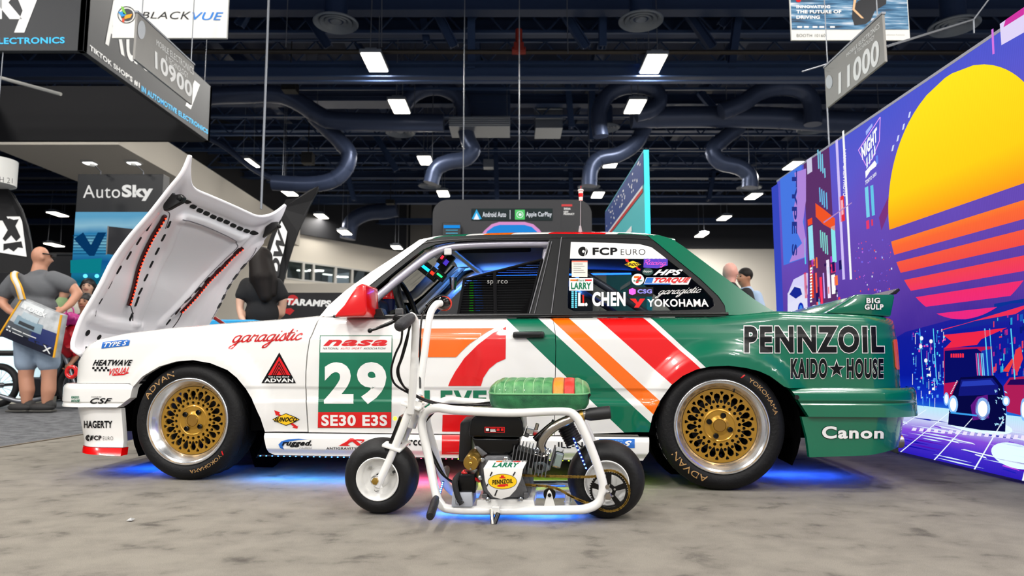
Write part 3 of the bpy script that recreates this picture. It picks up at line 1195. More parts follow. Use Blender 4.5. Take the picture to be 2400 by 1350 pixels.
def stander(label, x, y, Y, skin, shirtm, trm, hairm, fdir, hair_long=False, s=1.0, smile=True, arms=0.0, bald=False):
    """standing figure whose head centre shows at pixel x, y"""
    hc = atY(x, y, Y)
    k = hc.z / 1.62
    X = hc.x
    f = Vector(fdir).normalized()
    sd = Vector((f.y, -f.x, 0))
    q = lambda a, b, h: Vector((X, Y, 0)) + sd * a * k + f * b * k + Vector((0, 0, h * k))
    body = head_prims(hc, f, k * s)
    body += [('l', [q(0, -.02, 1.50), q(0, -.03, 1.42)], [.055 * k, .07 * k]), ('b', q(0, -.02, 1.28), (.17 * k, .12 * k, .16 * k)), ('b', q(0, -.01, 1.06), (.155 * k, .12 * k, .17 * k)), ('b', q(0, -.01, .90), (.165 * k, .13 * k, .13 * k))]
    for e in (-1, 1):
        body.append(('l', [q(e * .18, -.02, 1.37), q(e * .24, -.05, 1.15), q(e * .25, .02, 1.06)], [.055 * k, .045 * k, .038 * k]))
        body.append(('l', [q(e * .25, .02, 1.06), q(e * .20, .16, 1.0 + arms), q(e * .15, .24, 1.0 + arms)], [.038 * k, .032 * k, .025 * k]))
        body += hand(q(e * .15, .24, 1.0 + arms), f * .9 - sd * e * .4, (0, 0, 1), .9 * k)
        body.append(('l', [q(e * .085, 0, .85), q(e * .09, .01, .48), q(e * .09, -.01, .08)], [.095 * k, .062 * k, .04 * k]))
    gar = [('shirt', [('l', [q(0, -.03, 1.45), q(0, -.03, 1.38)], [.08 * k, .12 * k]), ('b', q(0, -.02, 1.28), (.19 * k, .14 * k, .17 * k)), ('b', q(0, -.01, 1.05), (.175 * k, .14 * k, .18 * k))] + [('l', [q(e * .175, -.02, 1.37), q(e * .235, -.04, 1.18)], [.075 * k, .065 * k]) for e in (-1, 1)], shirtm),
           ('trousers', [('b', q(0, -.01, .88), (.185 * k, .15 * k, .14 * k))] + [('l', [q(e * .085, 0, .85), q(e * .09, .01, .48), q(e * .09, -.01, .1)], [.11 * k, .08 * k, .065 * k]) for e in (-1, 1)], trm)]
    if not bald:
        hr = [('b', hc - f * .022 * k + Vector((0, 0, .035 * k)), (.094 * k, .094 * k, .092 * k))]
        if hair_long:
            hr += [('l', [hc - f * .05 * k + sd * e * .06 * k, hc - f * .05 * k + sd * e * .085 * k - Vector((0, 0, .12 * k)), hc - f * .02 * k + sd * e * .10 * k - Vector((0, 0, .24 * k))], [.06 * k, .045 * k, .03 * k]) for e in (-1, 1)]
        gar.append(('hair', hr, hairm))
    t = person(label, (X, Y, 0), body, gar, skin, voxel=.018)
    face(t, hc, f, k * s, smile)
    for e in (-1, 1):
        m = MB()
        m.ball(q(e * .09, .05, .045 / k) - Vector(t.location), (.06, .13, .045), 12, 8)
        m.build('shoe', M_shoe, t, 60)
    return t


stander('smiling woman with black hair facing us behind the bonnet', 206, 672, 9.75, M_skin2, mat('top_cream', '#CFC8BC', .8), mat('trousers_navy', '#1C2230', .85), M_hairb, (.35, -1, 0), True)
stander('person in pale green shirt behind the bald man, turned away', 152, 680, 10.18, M_skin, mat('shirt_green', '#8FA878', .85), mat('trousers_grey', '#3A3C40', .85), mat('hair_brown', '#4A3424', .6), (.2, 1, 0))
stander('grey haired bald man seen behind the boot', 1712, 640, 7.5, mat('skin_pink_lit', '#D69A8C', .5), mat('jacket_black', '#15151A', .8), mat('trousers_black', '#101013', .85), M_hair, (.5, .85, 0), bald=True, s=1.05)  # pinkish light on the bald man is mixed into his skin colour
stander('dark haired man in pale blue shirt behind the boot', 1744, 650, 8.2, M_skin3, mat('shirt_blue', '#9DB0CC', .85), mat('trousers_grey', '#3A3C40', .85), M_hair, (-.9, -.35, 0))
stander('grey haired person far behind the bonnet by the black banner', 689, 735, 12.6, M_skin, mat('shirt_dark', '#26262C', .85), mat('trousers_grey', '#3A3C40', .85), mat('hair_grey', '#6A6259', .7), (.2, 1, 0))
# ---- man crouching at the motorcycle
Y = 8.85
hc = g(199, 708)
f = Vector((.15, -1, 0))
body = head_prims(hc, f, 1.0)
body += [('l', [g(199, 728), g(200, 742, .06)], [.055, .07]), ('b', g(202, 762, .1), (.19, .15, .16)), ('b', g(205, 806, .2), (.17, .15, .18)), ('b', g(208, 850, .3), (.19, .17, .14)),
         ('l', [g(178, 752), g(172, 790, -.1), g(186, 815, -.22)], [.06, .05, .042]), ('l', [g(186, 815, -.22), g(176, 840, -.3), g(168, 850, -.34)], [.042, .036, .028]),
         ('l', [g(228, 752), g(240, 800, -.05), g(236, 835, -.15)], [.06, .05, .04]),
         ('l', [g(190, 858, .3), g(180, 850, -.1), g(182, 940, .0)], [.10, .075, .05]), ('l', [g(226, 858, .3), g(236, 850, -.1), g(234, 940, .0)], [.10, .075, .05])]
body += hand(g(168, 850, -.34), (-.3, -.3, -.8), (-1, 0, 0), .95)
gar = [('t_shirt', [('b', g(202, 762, .1), (.21, .17, .17)), ('b', g(205, 806, .2), (.19, .17, .19)), ('l', [g(182, 750), g(175, 775, -.06)], [.08, .07]), ('l', [g(224, 750), g(234, 780, -.03)], [.08, .07])], mat('tee_black', '#0E0E11', .85)),
       ('trousers', [('b', g(208, 850, .3), (.21, .19, .15)), ('l', [g(190, 858, .3), g(180, 850, -.1), g(182, 935, .0)], [.115, .095, .07]), ('l', [g(226, 858, .3), g(236, 850, -.1), g(234, 935, .0)], [.115, .095, .07])], mat('trousers_denim', '#1C2636', .85)),
       ('hair', [('b', hc + Vector((0, .02, .04)), (.092, .095, .085))], M_hairb)]
cr = person('dark haired man in black shirt crouching at the motorcycle behind the bonnet', (hc.x, Y, 0), body, gar, M_skin3)
face(cr, hc, f, 1.0, False)
for x in (182, 234):
    q = Vector((atY(x, 960, Y).x, Y - .05, 0)) - Vector(cr.location)
    m = MB()
    m.ball(q + Vector((0, 0, .045)), (.055, .13, .045), 14, 8)
    m.build('shoe', mat('shoe_pale', '#B8B8BC', .7), cr, 60)
# ---- red and pink carrier bags beside him
for (x, y, rx, rz, c, lab, Yb) in ((170, 800, .15, .20, '#C01424', 'crumpled red carrier bag between the two men', 8.55), (163, 748, .13, .08, '#C02C88', 'crumpled pink carrier bag lying on the red one', 8.5)):
    p = atY(x, y, Yb)
    t = thing('carrier_bag', lab, 'bag', p)
    m = MB()
    m.ball((0, 0, 0), (rx, .12, rz), 20, 14)
    m.v = [(a + .02 * math.sin(b * 60 + c_ * 40), b + .02 * math.sin(a * 50 + c_ * 30), c_ + .012 * math.sin(a * 70)) for a, b, c_ in m.v]
    m.build('bag_body', mat('bag' + c, c, .45), t, 60)
    m = MB()
    m.tube(spline([(-.05, 0, rz * .9), (-.03, 0, rz + .06), (.03, 0, rz + .06), (.05, 0, rz * .9)], 5), .008, 6)
    m.build('handle', mat('bag' + c, c, .45), t)

# ================================================================== MOTORCYCLE behind the men
MY = 8.62
w1 = atY(186, 903, MY)
mr = w1.z
moto = thing('motorcycle', 'dark motorcycle with spoked wheels standing behind the bald man', 'motorcycle', (w1.x, MY, 0))
m_o = Vector(moto.location)
mx0 = -1.02
for cx in (0.0, mx0):
    m = MB()
    m.tube([(cx + (mr - .04) * math.cos(t), 0, mr + (mr - .04) * math.sin(t)) for t in [2 * PI * k / 40 for k in range(40)]], .04, 10, closed=True)
    ty = m.build('tyre', M_rubm if 'M_rubm' in globals() else mat('moto_rubber', '#101012', .7), moto, 60)
    m = MB()
    m.tube([(cx + (mr - .075) * math.cos(t), 0, mr + (mr - .075) * math.sin(t)) for t in [2 * PI * k / 36 for k in range(36)]], .012, 8, closed=True)
    m.build('rim', mat('moto_alu', '#8A8C92', .35, metal=.8), ty, 60)
    m = MB()
    for k in range(18):
        t = 2 * PI * k / 18
        m.cyl((cx, .03 * (-1) ** k, mr), (cx + (mr - .08) * math.cos(t), 0, mr + (mr - .08) * math.sin(t)), .0025, 4)
    sp_ = m.build('spoke', mat('moto_alu', '#8A8C92', .35, metal=.8), ty, 0)
    sp_['kind'] = 'stuff'
    m = MB()
    m.cyl((cx, -.07, mr), (cx, .07, mr), .035, 14)
    m.build('hub', mat('moto_alu', '#8A8C92', .35, metal=.8), ty)
M_mal = mat('moto_alu', '#8A8C92', .35, metal=.8)
m = MB()
m.tube(fillet([(mx0, .09, mr), (mx0 + .35, .06, mr + .02), (mx0 + .45, .0, mr + .3), (-.25, 0, mr + .42), (-.2, 0, mr + .3), (-.35, 0, mr - .12), (mx0 + .4, 0, mr - .14)], .08), .02, 10)
m.build('frame', mat('moto_black', '#17171A', .35, metal=.4), moto, 60)
for s_ in (-1, 1):
    m = MB()
    m.tube([(0, s_ * .08, mr), (-.22, s_ * .08, mr + .5)], .022, 10)
    m.build('fork_leg', M_mal, moto, 60)
m = MB()
m.box((-.5, 0, mr - .02), (.34, .24, .24))
m.cyl((-.42, 0, mr + .05), (-.36, 0, mr + .28), .08, 14)
m.cyl((-.55, -.14, mr - .05), (-.55, .14, mr - .05), .09, 16)
m.build('engine', mat('moto_engine', '#2C2C30', .4, metal=.7), moto, 0, bevel=.02)
m = MB()
m.ball((-.42, 0, mr + .46), (.26, .12, .10), 18, 10)
m.build('fuel_tank', mat('moto_tank', '#0E2236', .25, coat=.6), moto, 60)
m = MB()
m.box((-.85, 0, mr + .40), (.45, .2, .07))
m.build('seat', M_black, moto, 0, bevel=.03)
m = MB()
m.tube(fillet([(-.26, -.36, mr + .68), (-.24, -.2, mr + .66), (-.22, 0, mr + .54), (-.24, .2, mr + .66), (-.26, .36, mr + .68)], .06), .012, 8)
m.build('handlebar', M_mal, moto, 60)
m = MB()
m.tube(fillet([(-.38, -.12, mr + .1), (-.3, -.16, mr - .15), (-.6, -.16, mr - .2), (-1.1, -.18, mr - .05)], .08), .028, 12)
m.build('exhaust', M_mal, moto, 60)
# ================================================================== CAR
# car frame: x = u (front wheel 0, rear wheel 2.57), y = v (0 at the near tyre faces, grows to the far side), z up
CARP0 = atZ(432, 1127, 0)
CARP1 = atZ(1696, 1152, 0)
cd = (CARP1 - CARP0).normalized()
CYAW = math.atan2(cd.y, cd.x)
cn = Vector((-cd.y, cd.x, 0))
WB = (CARP1 - CARP0).length
CW = 1.66          # width over the tyre faces
CAMC = Vector(((Vector((0, 0, CAM_H)) - CARP0).dot(cd), (Vector((0, 0, CAM_H)) - CARP0).dot(cn), CAM_H))


def cray(px, py):
    d = ray(px, py)
    return Vector((d.dot(cd), d.dot(cn), d.z))


def uz(px, py, v):
    """pixel -> (u, z) on the plane at depth v of the car"""
    d = cray(px, py)
    t = (v - CAMC.y) / d.y
    return CAMC.x + d.x * t, CAMC.z + d.z * t


def cp(px, py, v):
    a, b = uz(px, py, v)
    return Vector((a, v, b))


ZT_PX = [(206, 832), (213, 818), (226, 805), (246, 796), (300, 783), (400, 771), (560, 758), (700, 748), (755, 742)]
ZT = [uz(x, y, .10) for x, y in ZT_PX] + [(0.86, .797), (1.2, .792), (2.0, .790), (2.55, .789)] + [uz(x, y, .11) for x, y in ((1815, 730), (1900, 734), (2000, 738), (2095, 744))]
ZTU = [p[0] for p in ZT]
ZTZ = [p[1] for p in ZT]


def ztop_(u):
    return interp(u, ZTU, ZTZ)


PZ = [.12, .20, .25, .31, .36, .391, .396, .450, .455, .52, .60, .66, .693, .703, .74, .80]
PV = [.030, .024, .022, .013, .007, .003, .007, .006, .002, .000, .002, .006, .009, .015, .022, .030]
UF, RF = -0.700, 0.17       # front end of the wings, corner radius
UR, RR = WB + 0.855, 0.20   # rear end
ARC = [(uz(452, 1000, 0)[0], .285, .335), (uz(1700, 1010, 0)[0], .285, .325)]
RS = .045


def corner(u, uf, rf, ur, rr):
    c = 0.0
    if u < uf + rf:
        x = min(.9995, (uf + rf - u) / rf)
        c = rf * (1 - math.sqrt(1 - x * x))
    if u > ur - rr:
        x = min(.9995, (u - (ur - rr)) / rr)
        c = rr * (1 - math.sqrt(1 - x * x))
    return c


def V(u, z):
    """depth of the painted side below the belt"""
    v = interp(z, PZ, PV)
    v += .012 * ((u - 1.3) / 1.9) ** 2        # slight bow in plan
    zt = ztop_(u)
    if z > zt - RS:
        x = min(.985, (z - (zt - RS)) / RS)
        v += RS * (1 - math.sqrt(1 - x * x))
    for (cu, cz, rr) in ARC:
        rho = math.hypot(u - cu, z - cz)
        k = 1 - (rho - rr) / .085
        if k > 0 and z > .1:
            k = min(1, k)
            v -= .030 * smoothstep(k)
    return v + corner(u, UF, RF, UR, RR)


def G(u, z):
    """depth of the glasshouse side"""
    return .078 + (z - .79) * .40 + .010 * ((u - 1.6) / 1.2) ** 2


def VB(u, z):
    """front and rear bumper skins, a little proud of the body"""
    v = -.012 + corner(u, -.770, .20, WB + .925, .24)
    # top edge rounds over
    zt = .468 if u < 1 else .462
    if z > zt - .03:
        x = min(.98, (z - (zt - .03)) / .03)
        v += .03 * (1 - math.sqrt(1 - x * x))
    lo = .345 if u < 1 else .330
    if z < lo:
        v += .026 + (lo - z) * .10
    if abs(z - (.372 if u < 1 else .395)) < .004:
        v += .004
    return v


def VS(u, z):
    return -.004 + .02 * smoothstep((z - .21) / .03) + (.02 * smoothstep((.165 - z) / .03))


def hit(px, py, fn, v0=.02):
    """pixel -> (u, z) on a side surface"""
    v = v0
    for _ in range(7):
        u, z = uz(px, py, v)
        v = .5 * v + .5 * fn(u, z)
    return uz(px, py, v)


def nrm_of(fn, u, z):
    e = .002
    du = (fn(u + e, z) - fn(u - e, z)) / (2 * e)
    dz = (fn(u, z + e) - fn(u, z - e)) / (2 * e)
    return Vector((du, -1, dz)).normalized()


def panel(name, outline, fn, material, parent, step=.022, zcuts=(), thick=.022, mirror=False, holes=(), analytic=True):
    """body panel from a side outline in (u,z): cut on a grid, carried onto the surface, edges turned in"""
    vs, fs = fill2d([outline] + list(holes))
    vs = [(a, b) for a, b, c in vs]
    bm = bmesh.new()
    bv = [bm.verts.new((p[0], 0, p[1])) for p in vs]
    for f in fs:
        try:
            bm.faces.new([bv[i] for i in f])
        except ValueError:
            pass
    bmesh.ops.remove_doubles(bm, verts=bm.verts, dist=1e-5)
    u0 = min(p[0] for p in vs)
    u1 = max(p[0] for p in vs)
    z0 = min(p[1] for p in vs)
    z1 = max(p[1] for p in vs)
    cuts = [(0, u0 + (u1 - u0) * k / max(1, int((u1 - u0) / step))) for k in range(1, int((u1 - u0) / step))]
    cuts += [(2, z0 + (z1 - z0) * k / max(1, int((z1 - z0) / step))) for k in range(1, int((z1 - z0) / step))]
    cuts += [(2, z) for z in zcuts if z0 < z < z1]
    for uu in (UF + .01, UF + .03, UF + .06, UF + .1, UR - .01, UR - .03, UR - .06):
        if u0 < uu < u1:
            cuts.append((0, uu))
    for ax, c in cuts:
        co = [0, 0, 0]
        no = [0, 0, 0]
        co[ax] = c
        no[ax] = 1
        bmesh.ops.bisect_plane(bm, geom=bm.verts[:] + bm.edges[:] + bm.faces[:], plane_co=co, plane_no=no, dist=1e-6)
    bmesh.ops.dissolve_limit(bm, angle_limit=.001, verts=bm.verts, edges=[], delimit=set())
    border = [e for e in bm.edges if len(e.link_faces) == 1]
    ex = bmesh.ops.extrude_edge_only(bm, edges=border)
    rim = set(g for g in ex['geom'] if isinstance(g, bmesh.types.BMVert))
    nor = {}
    for vtx in bm.verts:
        u, z = vtx.co.x, vtx.co.z
        d = fn(u, z)
        vtx.co.y = d + (thick if vtx in rim else 0)
        if mirror:
            vtx.co.y = CW - vtx.co.y
    bm.normal_update()
    fl = [f for f in bm.faces if not any(v in rim for v in f.verts) and (f.normal.y > 0) != mirror]
    bmesh.ops.reverse_faces(bm, faces=fl)
    me = bpy.data.meshes.new(name)
    for f in bm.faces:
        f.smooth = not any(v in rim for v in f.verts)
    for e in bm.edges:
        if any(not f.smooth for f in e.link_faces):
            e.smooth = False
    bm.verts.index_update()
    isr = [v in rim for v in bm.verts]
    bm.to_mesh(me)
    bm.free()
    if analytic:
        ns = []
        for lp in me.loops:
            ns.append(None)
        for p in me.polygons:
            for li in p.loop_indices:
                vi = me.loops[li].vertex_index
                if p.use_smooth:
                    c = me.vertices[vi].co
                    n = nrm_of(fn, c.x, c.z)
                    if mirror:
                        n.y = -n.y
                    ns[li] = n
                else:
                    ns[li] = p.normal
        me.normals_split_custom_set([tuple(n) for n in ns])
    return link(name, me, material, parent)


# ---------------------------------------------------------------- paint
C_WHITE, C_GREEN, C_ORANGE, C_RED = '#E4E3E0', '#00674A', '#F06A00', '#DE0A0A'


def stripe_paint(name, lines, colors, slope_v=0.0):
    """gloss paint whose colour changes across straight lines in the car's own side view"""
    m = bpy.data.materials.new(name)
    m.use_nodes = True
    nt = m.node_tree
    b = nt.nodes['Principled BSDF']
    b.inputs['Roughness'].default_value = 0.24
    b.inputs['Coat Weight'].default_value = 0.7
    b.inputs['Coat Roughness'].default_value = 0.03
    tc = nt.nodes.new('ShaderNodeTexCoord')
    sp = nt.nodes.new('ShaderNodeSeparateXYZ')
    nt.links.new(tc.outputs['Object'], sp.inputs[0])

    def math_(op, a, c):
        n = nt.nodes.new('ShaderNodeMath')
        n.operation = op
        for i, x in enumerate((a, c)):
            if isinstance(x, (int, float)):
                n.inputs[i].default_value = x
            else:
                nt.links.new(x, n.inputs[i])
        return n.outputs[0]
    tot = None
    for (u1, z1, k) in lines:
        # on the line: u = u1 + (z1 - z) * k
        e = math_('SUBTRACT', z1, sp.outputs[2]) if not slope_v else math_('SUBTRACT', sp.outputs[1], z1)
        e = math_('MULTIPLY', e, k)
        e = math_('ADD', e, u1)
        g = math_('GREATER_THAN', sp.outputs[0], e)
        tot = g if tot is None else math_('ADD', tot, g)
    n = len(colors)
    f = math_('DIVIDE', math_('ADD', tot, .5), n)
    cr = nt.nodes.new('ShaderNodeValToRGB')
    cr.color_ramp.interpolation = 'CONSTANT'
    els = cr.color_ramp.elements
    while len(els) < n:
        els.new(.5)
    for i, c in enumerate(colors):
        els[i].position = i / n
    for i, c in enumerate(colors):
        els[i].color = rgb(c)
    nt.links.new(f, cr.inputs[0])
    nt.links.new(cr.outputs[0], b.inputs['Base Color'])
    return m


LN = []
for (a, b) in (((1183, 743), (1461, 1012)), ((1256, 741), (1527, 993)), ((1284, 741), (1532, 972)), ((1328, 741), (1547, 940)), ((1393, 741), (1560, 888)), ((1500, 739), (1625, 848)), ((1517, 739), (1640, 848))):
    p, q = hit(*a, V), hit(*b, V)
    LN.append((p[0], p[1], (q[0] - p[0]) / (p[1] - q[1])))
M_paint = stripe_paint('livery_paint', LN, [C_WHITE, C_GREEN, C_WHITE, C_ORANGE, C_WHITE, C_RED, C_WHITE, C_GREEN])
RL = []
for x in (1008, 1083, 1123, 1190, 1277, 1412, 1440):
    p = uz(x, 549, .26)
    RL.append((p[0], .26, .55))
M_roofp = stripe_paint('livery_roof', RL, [C_WHITE, C_GREEN, C_WHITE, C_ORANGE, C_WHITE, C_RED, C_WHITE, C_GREEN], 1)


def gloss(name, c, rough=.22, coat=.7):
    return mat(name, c, rough, 0, coat)


M_wht = gloss('paint_white', C_WHITE)
M_grn = gloss('paint_green', C_GREEN)
M_redp = gloss('paint_red', '#D40808')
M_trim = mat('trim_black', '#0C0C0E', .35)
M_trimg = mat('trim_satin', '#1B1C1F', .42)
M_rub = mat('rubber', '#0D0D0E', .62, bump=(60, .15))
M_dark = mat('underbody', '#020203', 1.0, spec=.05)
D_blk = mat('vinyl_black', '#040406', .35, spec=.25)
D_wht = mat('vinyl_white', '#E8E7E4', .3, coat=.4)
D_red = mat('vinyl_red', '#D2060C', .3, coat=.4)
D_grn = mat('vinyl_green', '#02694A', .3, coat=.4)
D_org = mat('vinyl_orange', '#F06400', .3, coat=.4)
D_blu = mat('vinyl_blue', '#1C63B8', .3, coat=.4)
D_yel = mat('vinyl_yellow', '#F4C414', .3, coat=.4)
D_pur = mat('vinyl_purple', '#4A2FB0', .3, coat=.4)
D_gry = mat('vinyl_grey', '#6D6E72', .3, coat=.4)
D_pnk = mat('vinyl_pink', '#E45BD6', .3, coat=.4)

car = thing('race_car', 'white and green striped race coupe with raised bonnet on pale carpet', 'car', CARP0, (0, 0, CYAW))
ZC = (.391, .396, .450, .455, .693, .703, .76, .775, .785)

# ---------------------------------------------------------------- body panels


def pts(fn, lst):
    return [hit(x, y, fn) for x, y in lst]


def arch(i, a0, a1, n=22, dr=0.0):
    cu, cz, r = ARC[i]
    return [(cu + (r + dr) * math.cos(rad(a0 + (a1 - a0) * k / n)), cz + (r + dr) * math.sin(rad(a0 + (a1 - a0) * k / n))) for k in range(n + 1)]


gapF = pts(V, [(752, 746), (738, 768), (726, 795), (720, 830), (717, 870), (717, 910), (719, 960), (722, 1012)])
gapR = pts(V, [(1296, 742), (1301, 775), (1303, 810), (1302, 860), (1301, 920), (1300, 1013)])
zt_f = [(u, ztop_(u) - .001) for u in [UF + .0008 + (gapF[0][0] - .004 - UF) * k / 30 for k in range(31)]]
FBZ = .470      # body lower edge above the front bumper
arcF = pts(V, [(621, 1012), (611, 981), (592, 939), (573, 907), (555, 885), (533, 867), (493, 851), (453, 844), (413, 847), (373, 859), (333, 883), (313, 906)])
fender_out = zt_f + [(p[0] - .003, p[1]) for p in gapF[1:]] + arcF + [(arcF[-1][0] - .03, FBZ), (UF + .0008, FBZ)]
fender = panel('front_fender', fender_out, V, M_paint, car, zcuts=ZC)
panel('front_fender', fender_out, V, M_wht, car, .08, zcuts=ZC, mirror=True)
zb = .238
door_top = [(gapF[0][0] + (gapR[0][0] - gapF[0][0]) * k / 20, 0) for k in range(21)]
door_out = [(u, ztop_(u) - .004) for u, _ in door_top] + [(p[0] - .002, p[1]) for p in gapR[1:-1]] + [(gapR[-1][0] - .002, zb), (gapF[-1][0] + .003, zb)] + [(p[0] + .003, p[1]) for p in gapF[1:-1]][::-1]
door = panel('door', door_out, V, M_paint, car, zcuts=ZC)
panel('door', door_out, V, M_paint, car, .08, zcuts=ZC, mirror=True)
arcR = pts(V, [(1521, 1013), (1529, 976), (1547, 939), (1573, 903), (1600, 881), (1632, 866), (1664, 859), (1707, 857), (1747, 862), (1780, 870), (1806, 882), (1838, 906)])
RBZ = .462
q_top = [(gapR[0][0] + .001 + (UR - .0008 - gapR[0][0]) * k / 40, 0) for k in range(41)]
quarter_out = [(u, ztop_(u) - .002) for u, _ in q_top] + [(UR - .0008, RBZ), (arcR[-1][0] + .02, RBZ)] + arcR[::-1] + [(gapR[-1][0] + .001, zb)] + [(p[0] + .001, p[1]) for p in gapR[1:-1]][::-1]
quarter = panel('rear_quarter', quarter_out, V, M_paint, car, zcuts=ZC)
panel('rear_quarter', quarter_out, V, M_paint, car, .08, zcuts=ZC, mirror=True)
# sill skirt
sk0 = hit(621, 1019, VS)[0]
sk1 = hit(1521, 1016, VS)[0]
skirt_out = [(sk0 - .005, .233), (sk1, .233), (sk1 - .004, .17), (sk1 - .03, .128), (sk0 + .05, .128), (sk0 + .02, .14)]
skirt = panel('side_skirt', skirt_out, VS, M_wht, car, .05, zcuts=(.145, .155, .165, .21, .22, .228), thick=.05)
panel('side_skirt', skirt_out, VS, M_wht, car, .1, mirror=True, thick=.05)
# bumpers (near and far halves plus the face between them)
BZ = (.345, .343, .368, .376, .44, .45, .46)
fb0 = -.770 + .0006
fbe = hit(312, 910, VB)[0]
fbm = hit(284, 970, VB)[0]
fb_out = [(fb0, .468), (fbe, .468), (fbe - .012, .40), (fbm - .004, .352), (fb0, .352)]
fbump = panel('front_bumper', fb_out, VB, M_wht, car, .025, zcuts=BZ, thick=.05)
panel('front_bumper', fb_out, VB, M_wht, car, .05, zcuts=BZ, thick=.05, mirror=True)
rb1 = WB + .925 - .0006
rbs = hit(1850, 911, VB)[0]
rb_out = [(rbs, .462), (rb1, .462), (rb1, .335), (rbs + .075, .335)]
rbump = panel('rear_bumper', rb_out, VB, M_grn, car, .025, zcuts=(.33, .335, .39, .40, .44, .45), thick=.05)
panel('rear_bumper', rb_out, VB, M_grn, car, .05, zcuts=(.33, .335, .39, .40, .44, .45), thick=.05, mirror=True)


def VD(u, z):
    """air dam below the front bumper"""
    return .012 + corner(u, -.700 + (.34 - z) * .30, .20, 9, .2) - .015 * smoothstep((.19 - z) / .06)


def VA(u, z):
    """apron below the rear bumper"""
    return .006 + corner(u, -9, .2, WB + .86 - (.33 - z) * .22, .20)


da = hit(283, 975, VD)
db = hit(288, 1062, VD)
dam_out = [(-.700 + .002, .347), (da[0], .347), (db[0] - .006, .155), (-.700 + (.34 - .155) * .30 + .002, .155)]
dam = panel('air_dam', dam_out, VD, M_wht, car, .025, thick=.03)
panel('air_dam', dam_out, VD, M_wht, car, .06, thick=.03, mirror=True)
lip_out = [(-.700 + (.34 - .153) * .30 + .002, .153), (db[0] - .006, .153), (db[0] + .006, .118), (-.700 + (.34 - .125) * .30 + .003, .125)]
lip = panel('splitter_lip', lip_out, lambda u, z: VD(u, z) - .006 - (.153 - z) * .5, M_redp, car, .02, thick=.05)
panel('splitter_lip', lip_out, lambda u, z: VD(u, z) - .006 - (.153 - z) * .5, M_redp, car, .06, thick=.05, mirror=True)
ap = [hit(1879, 983, VA), hit(1897, 1072, VA), hit(2110, 1042, VA)]
apron_out = [(ap[0][0], .333), (WB + .86 - .003, .333), (WB + .86 - (.33 - ap[2][1]) * .22 - .002, ap[2][1] - .004), (ap[1][0] + .25, ap[1][1] + .012), (ap[1][0], ap[1][1]), (hit(1891, 1024, VA)[0], .24)]
apron = panel('rear_apron', apron_out, VA, M_grn, car, .03, thick=.03)
panel('rear_apron', apron_out, VA, M_grn, car, .06, thick=.03, mirror=True)


def cross(name, u, z0, z1, y0, y1, bow, material, thick=.02, parent=None, n=14):
    """front or rear face spanning the car's width"""
    m = MB()
    m.grid(lambda a, b: Vector((u - bow * math.sin(PI * a), y0 + (y1 - y0) * a, z0 + (z1 - z0) * b)), n, 2)
    return m.build(name, material, parent or car)


cross('front_bumper_face', -.770, .352, .46, .19, CW - .19, .05, M_wht)
cross('air_dam_face', -.668, .12, .347, .19, CW - .19, .05, M_wht)
cross('rear_bumper_face', WB + .925, .335, .45, .23, CW - .23, -.03, M_grn)
cross('rear_apron_face', WB + .84, .15, .333, .2, CW - .2, -.03, M_grn)
cross('nose_panel', UF, .47, .66, .17, CW - .17, .02, M_trim)
cross('tail_panel', UR, .462, .745, .2, CW - .2, -.02, M_grn)
# near-black filler core; its colour stands in for shade in gaps and arches
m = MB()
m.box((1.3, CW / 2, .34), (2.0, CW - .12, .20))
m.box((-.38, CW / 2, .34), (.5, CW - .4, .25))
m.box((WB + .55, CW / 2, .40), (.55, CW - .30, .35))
m.build('dark_core', M_dark, car, 0)
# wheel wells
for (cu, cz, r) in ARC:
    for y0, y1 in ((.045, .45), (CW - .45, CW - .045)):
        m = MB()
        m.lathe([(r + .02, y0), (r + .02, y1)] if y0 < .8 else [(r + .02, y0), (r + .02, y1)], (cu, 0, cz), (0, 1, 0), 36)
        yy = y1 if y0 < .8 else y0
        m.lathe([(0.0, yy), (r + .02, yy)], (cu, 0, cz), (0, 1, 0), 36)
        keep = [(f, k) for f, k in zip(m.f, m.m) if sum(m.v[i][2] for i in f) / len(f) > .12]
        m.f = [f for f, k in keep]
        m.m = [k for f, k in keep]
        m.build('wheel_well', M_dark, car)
# strips of wing top between the side and the bonnet opening, and the cowl


def deck_strip(name, u0, u1, w, material, mirror, rise=.012, n=24, parent=None):
    m = MB()

    def f(a, b):
        u = u0 + (u1 - u0) * a
        v0 = V(u, ztop_(u) - .0007)
        v = v0 + w * b
        z = ztop_(u) - .0007 + rise * math.sin(b * PI / 2)
        return Vector((u, CW - v if mirror else v, z))
    m.grid(f, n, 5)
    return m.build(name, material, parent or car)


for mi in (False, True):
    deck_strip('wing_top', UF + .001, gapF[0][0], .10, M_wht, mi)
hz0 = ztop_(0.3)
# engine bay block
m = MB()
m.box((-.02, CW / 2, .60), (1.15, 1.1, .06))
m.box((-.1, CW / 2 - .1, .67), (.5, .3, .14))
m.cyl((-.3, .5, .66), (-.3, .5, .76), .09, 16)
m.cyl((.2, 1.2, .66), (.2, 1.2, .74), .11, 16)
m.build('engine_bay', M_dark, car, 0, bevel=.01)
m = MB()
m.grid(lambda a, b: Vector((.62 + .16 * a, .16 + (CW - .32) * b, .785 + .02 * a + .02 * math.sin(PI * b))), 3, 10)
m.build('cowl', M_trim, car)

# ---------------------------------------------------------------- glasshouse


def gp(lst):
    return [hit(x, y, G, .12) for x, y in lst]


rail_px = [(985, 561), (1005, 556), (1035, 552.5), (1070, 550), (1120, 548), (1200, 546), (1300, 544.5), (1400, 544.5), (1480, 546), (1530, 549), (1555, 553), (1575, 560)]
rail = [hit(x, y, G, .2) for x, y in rail_px]


def zrail(u):
    return interp(u, [p[0] for p in rail], [p[1] for p in rail])


ru0, ru1 = rail[0][0] - .01, rail[-1][0] + .02
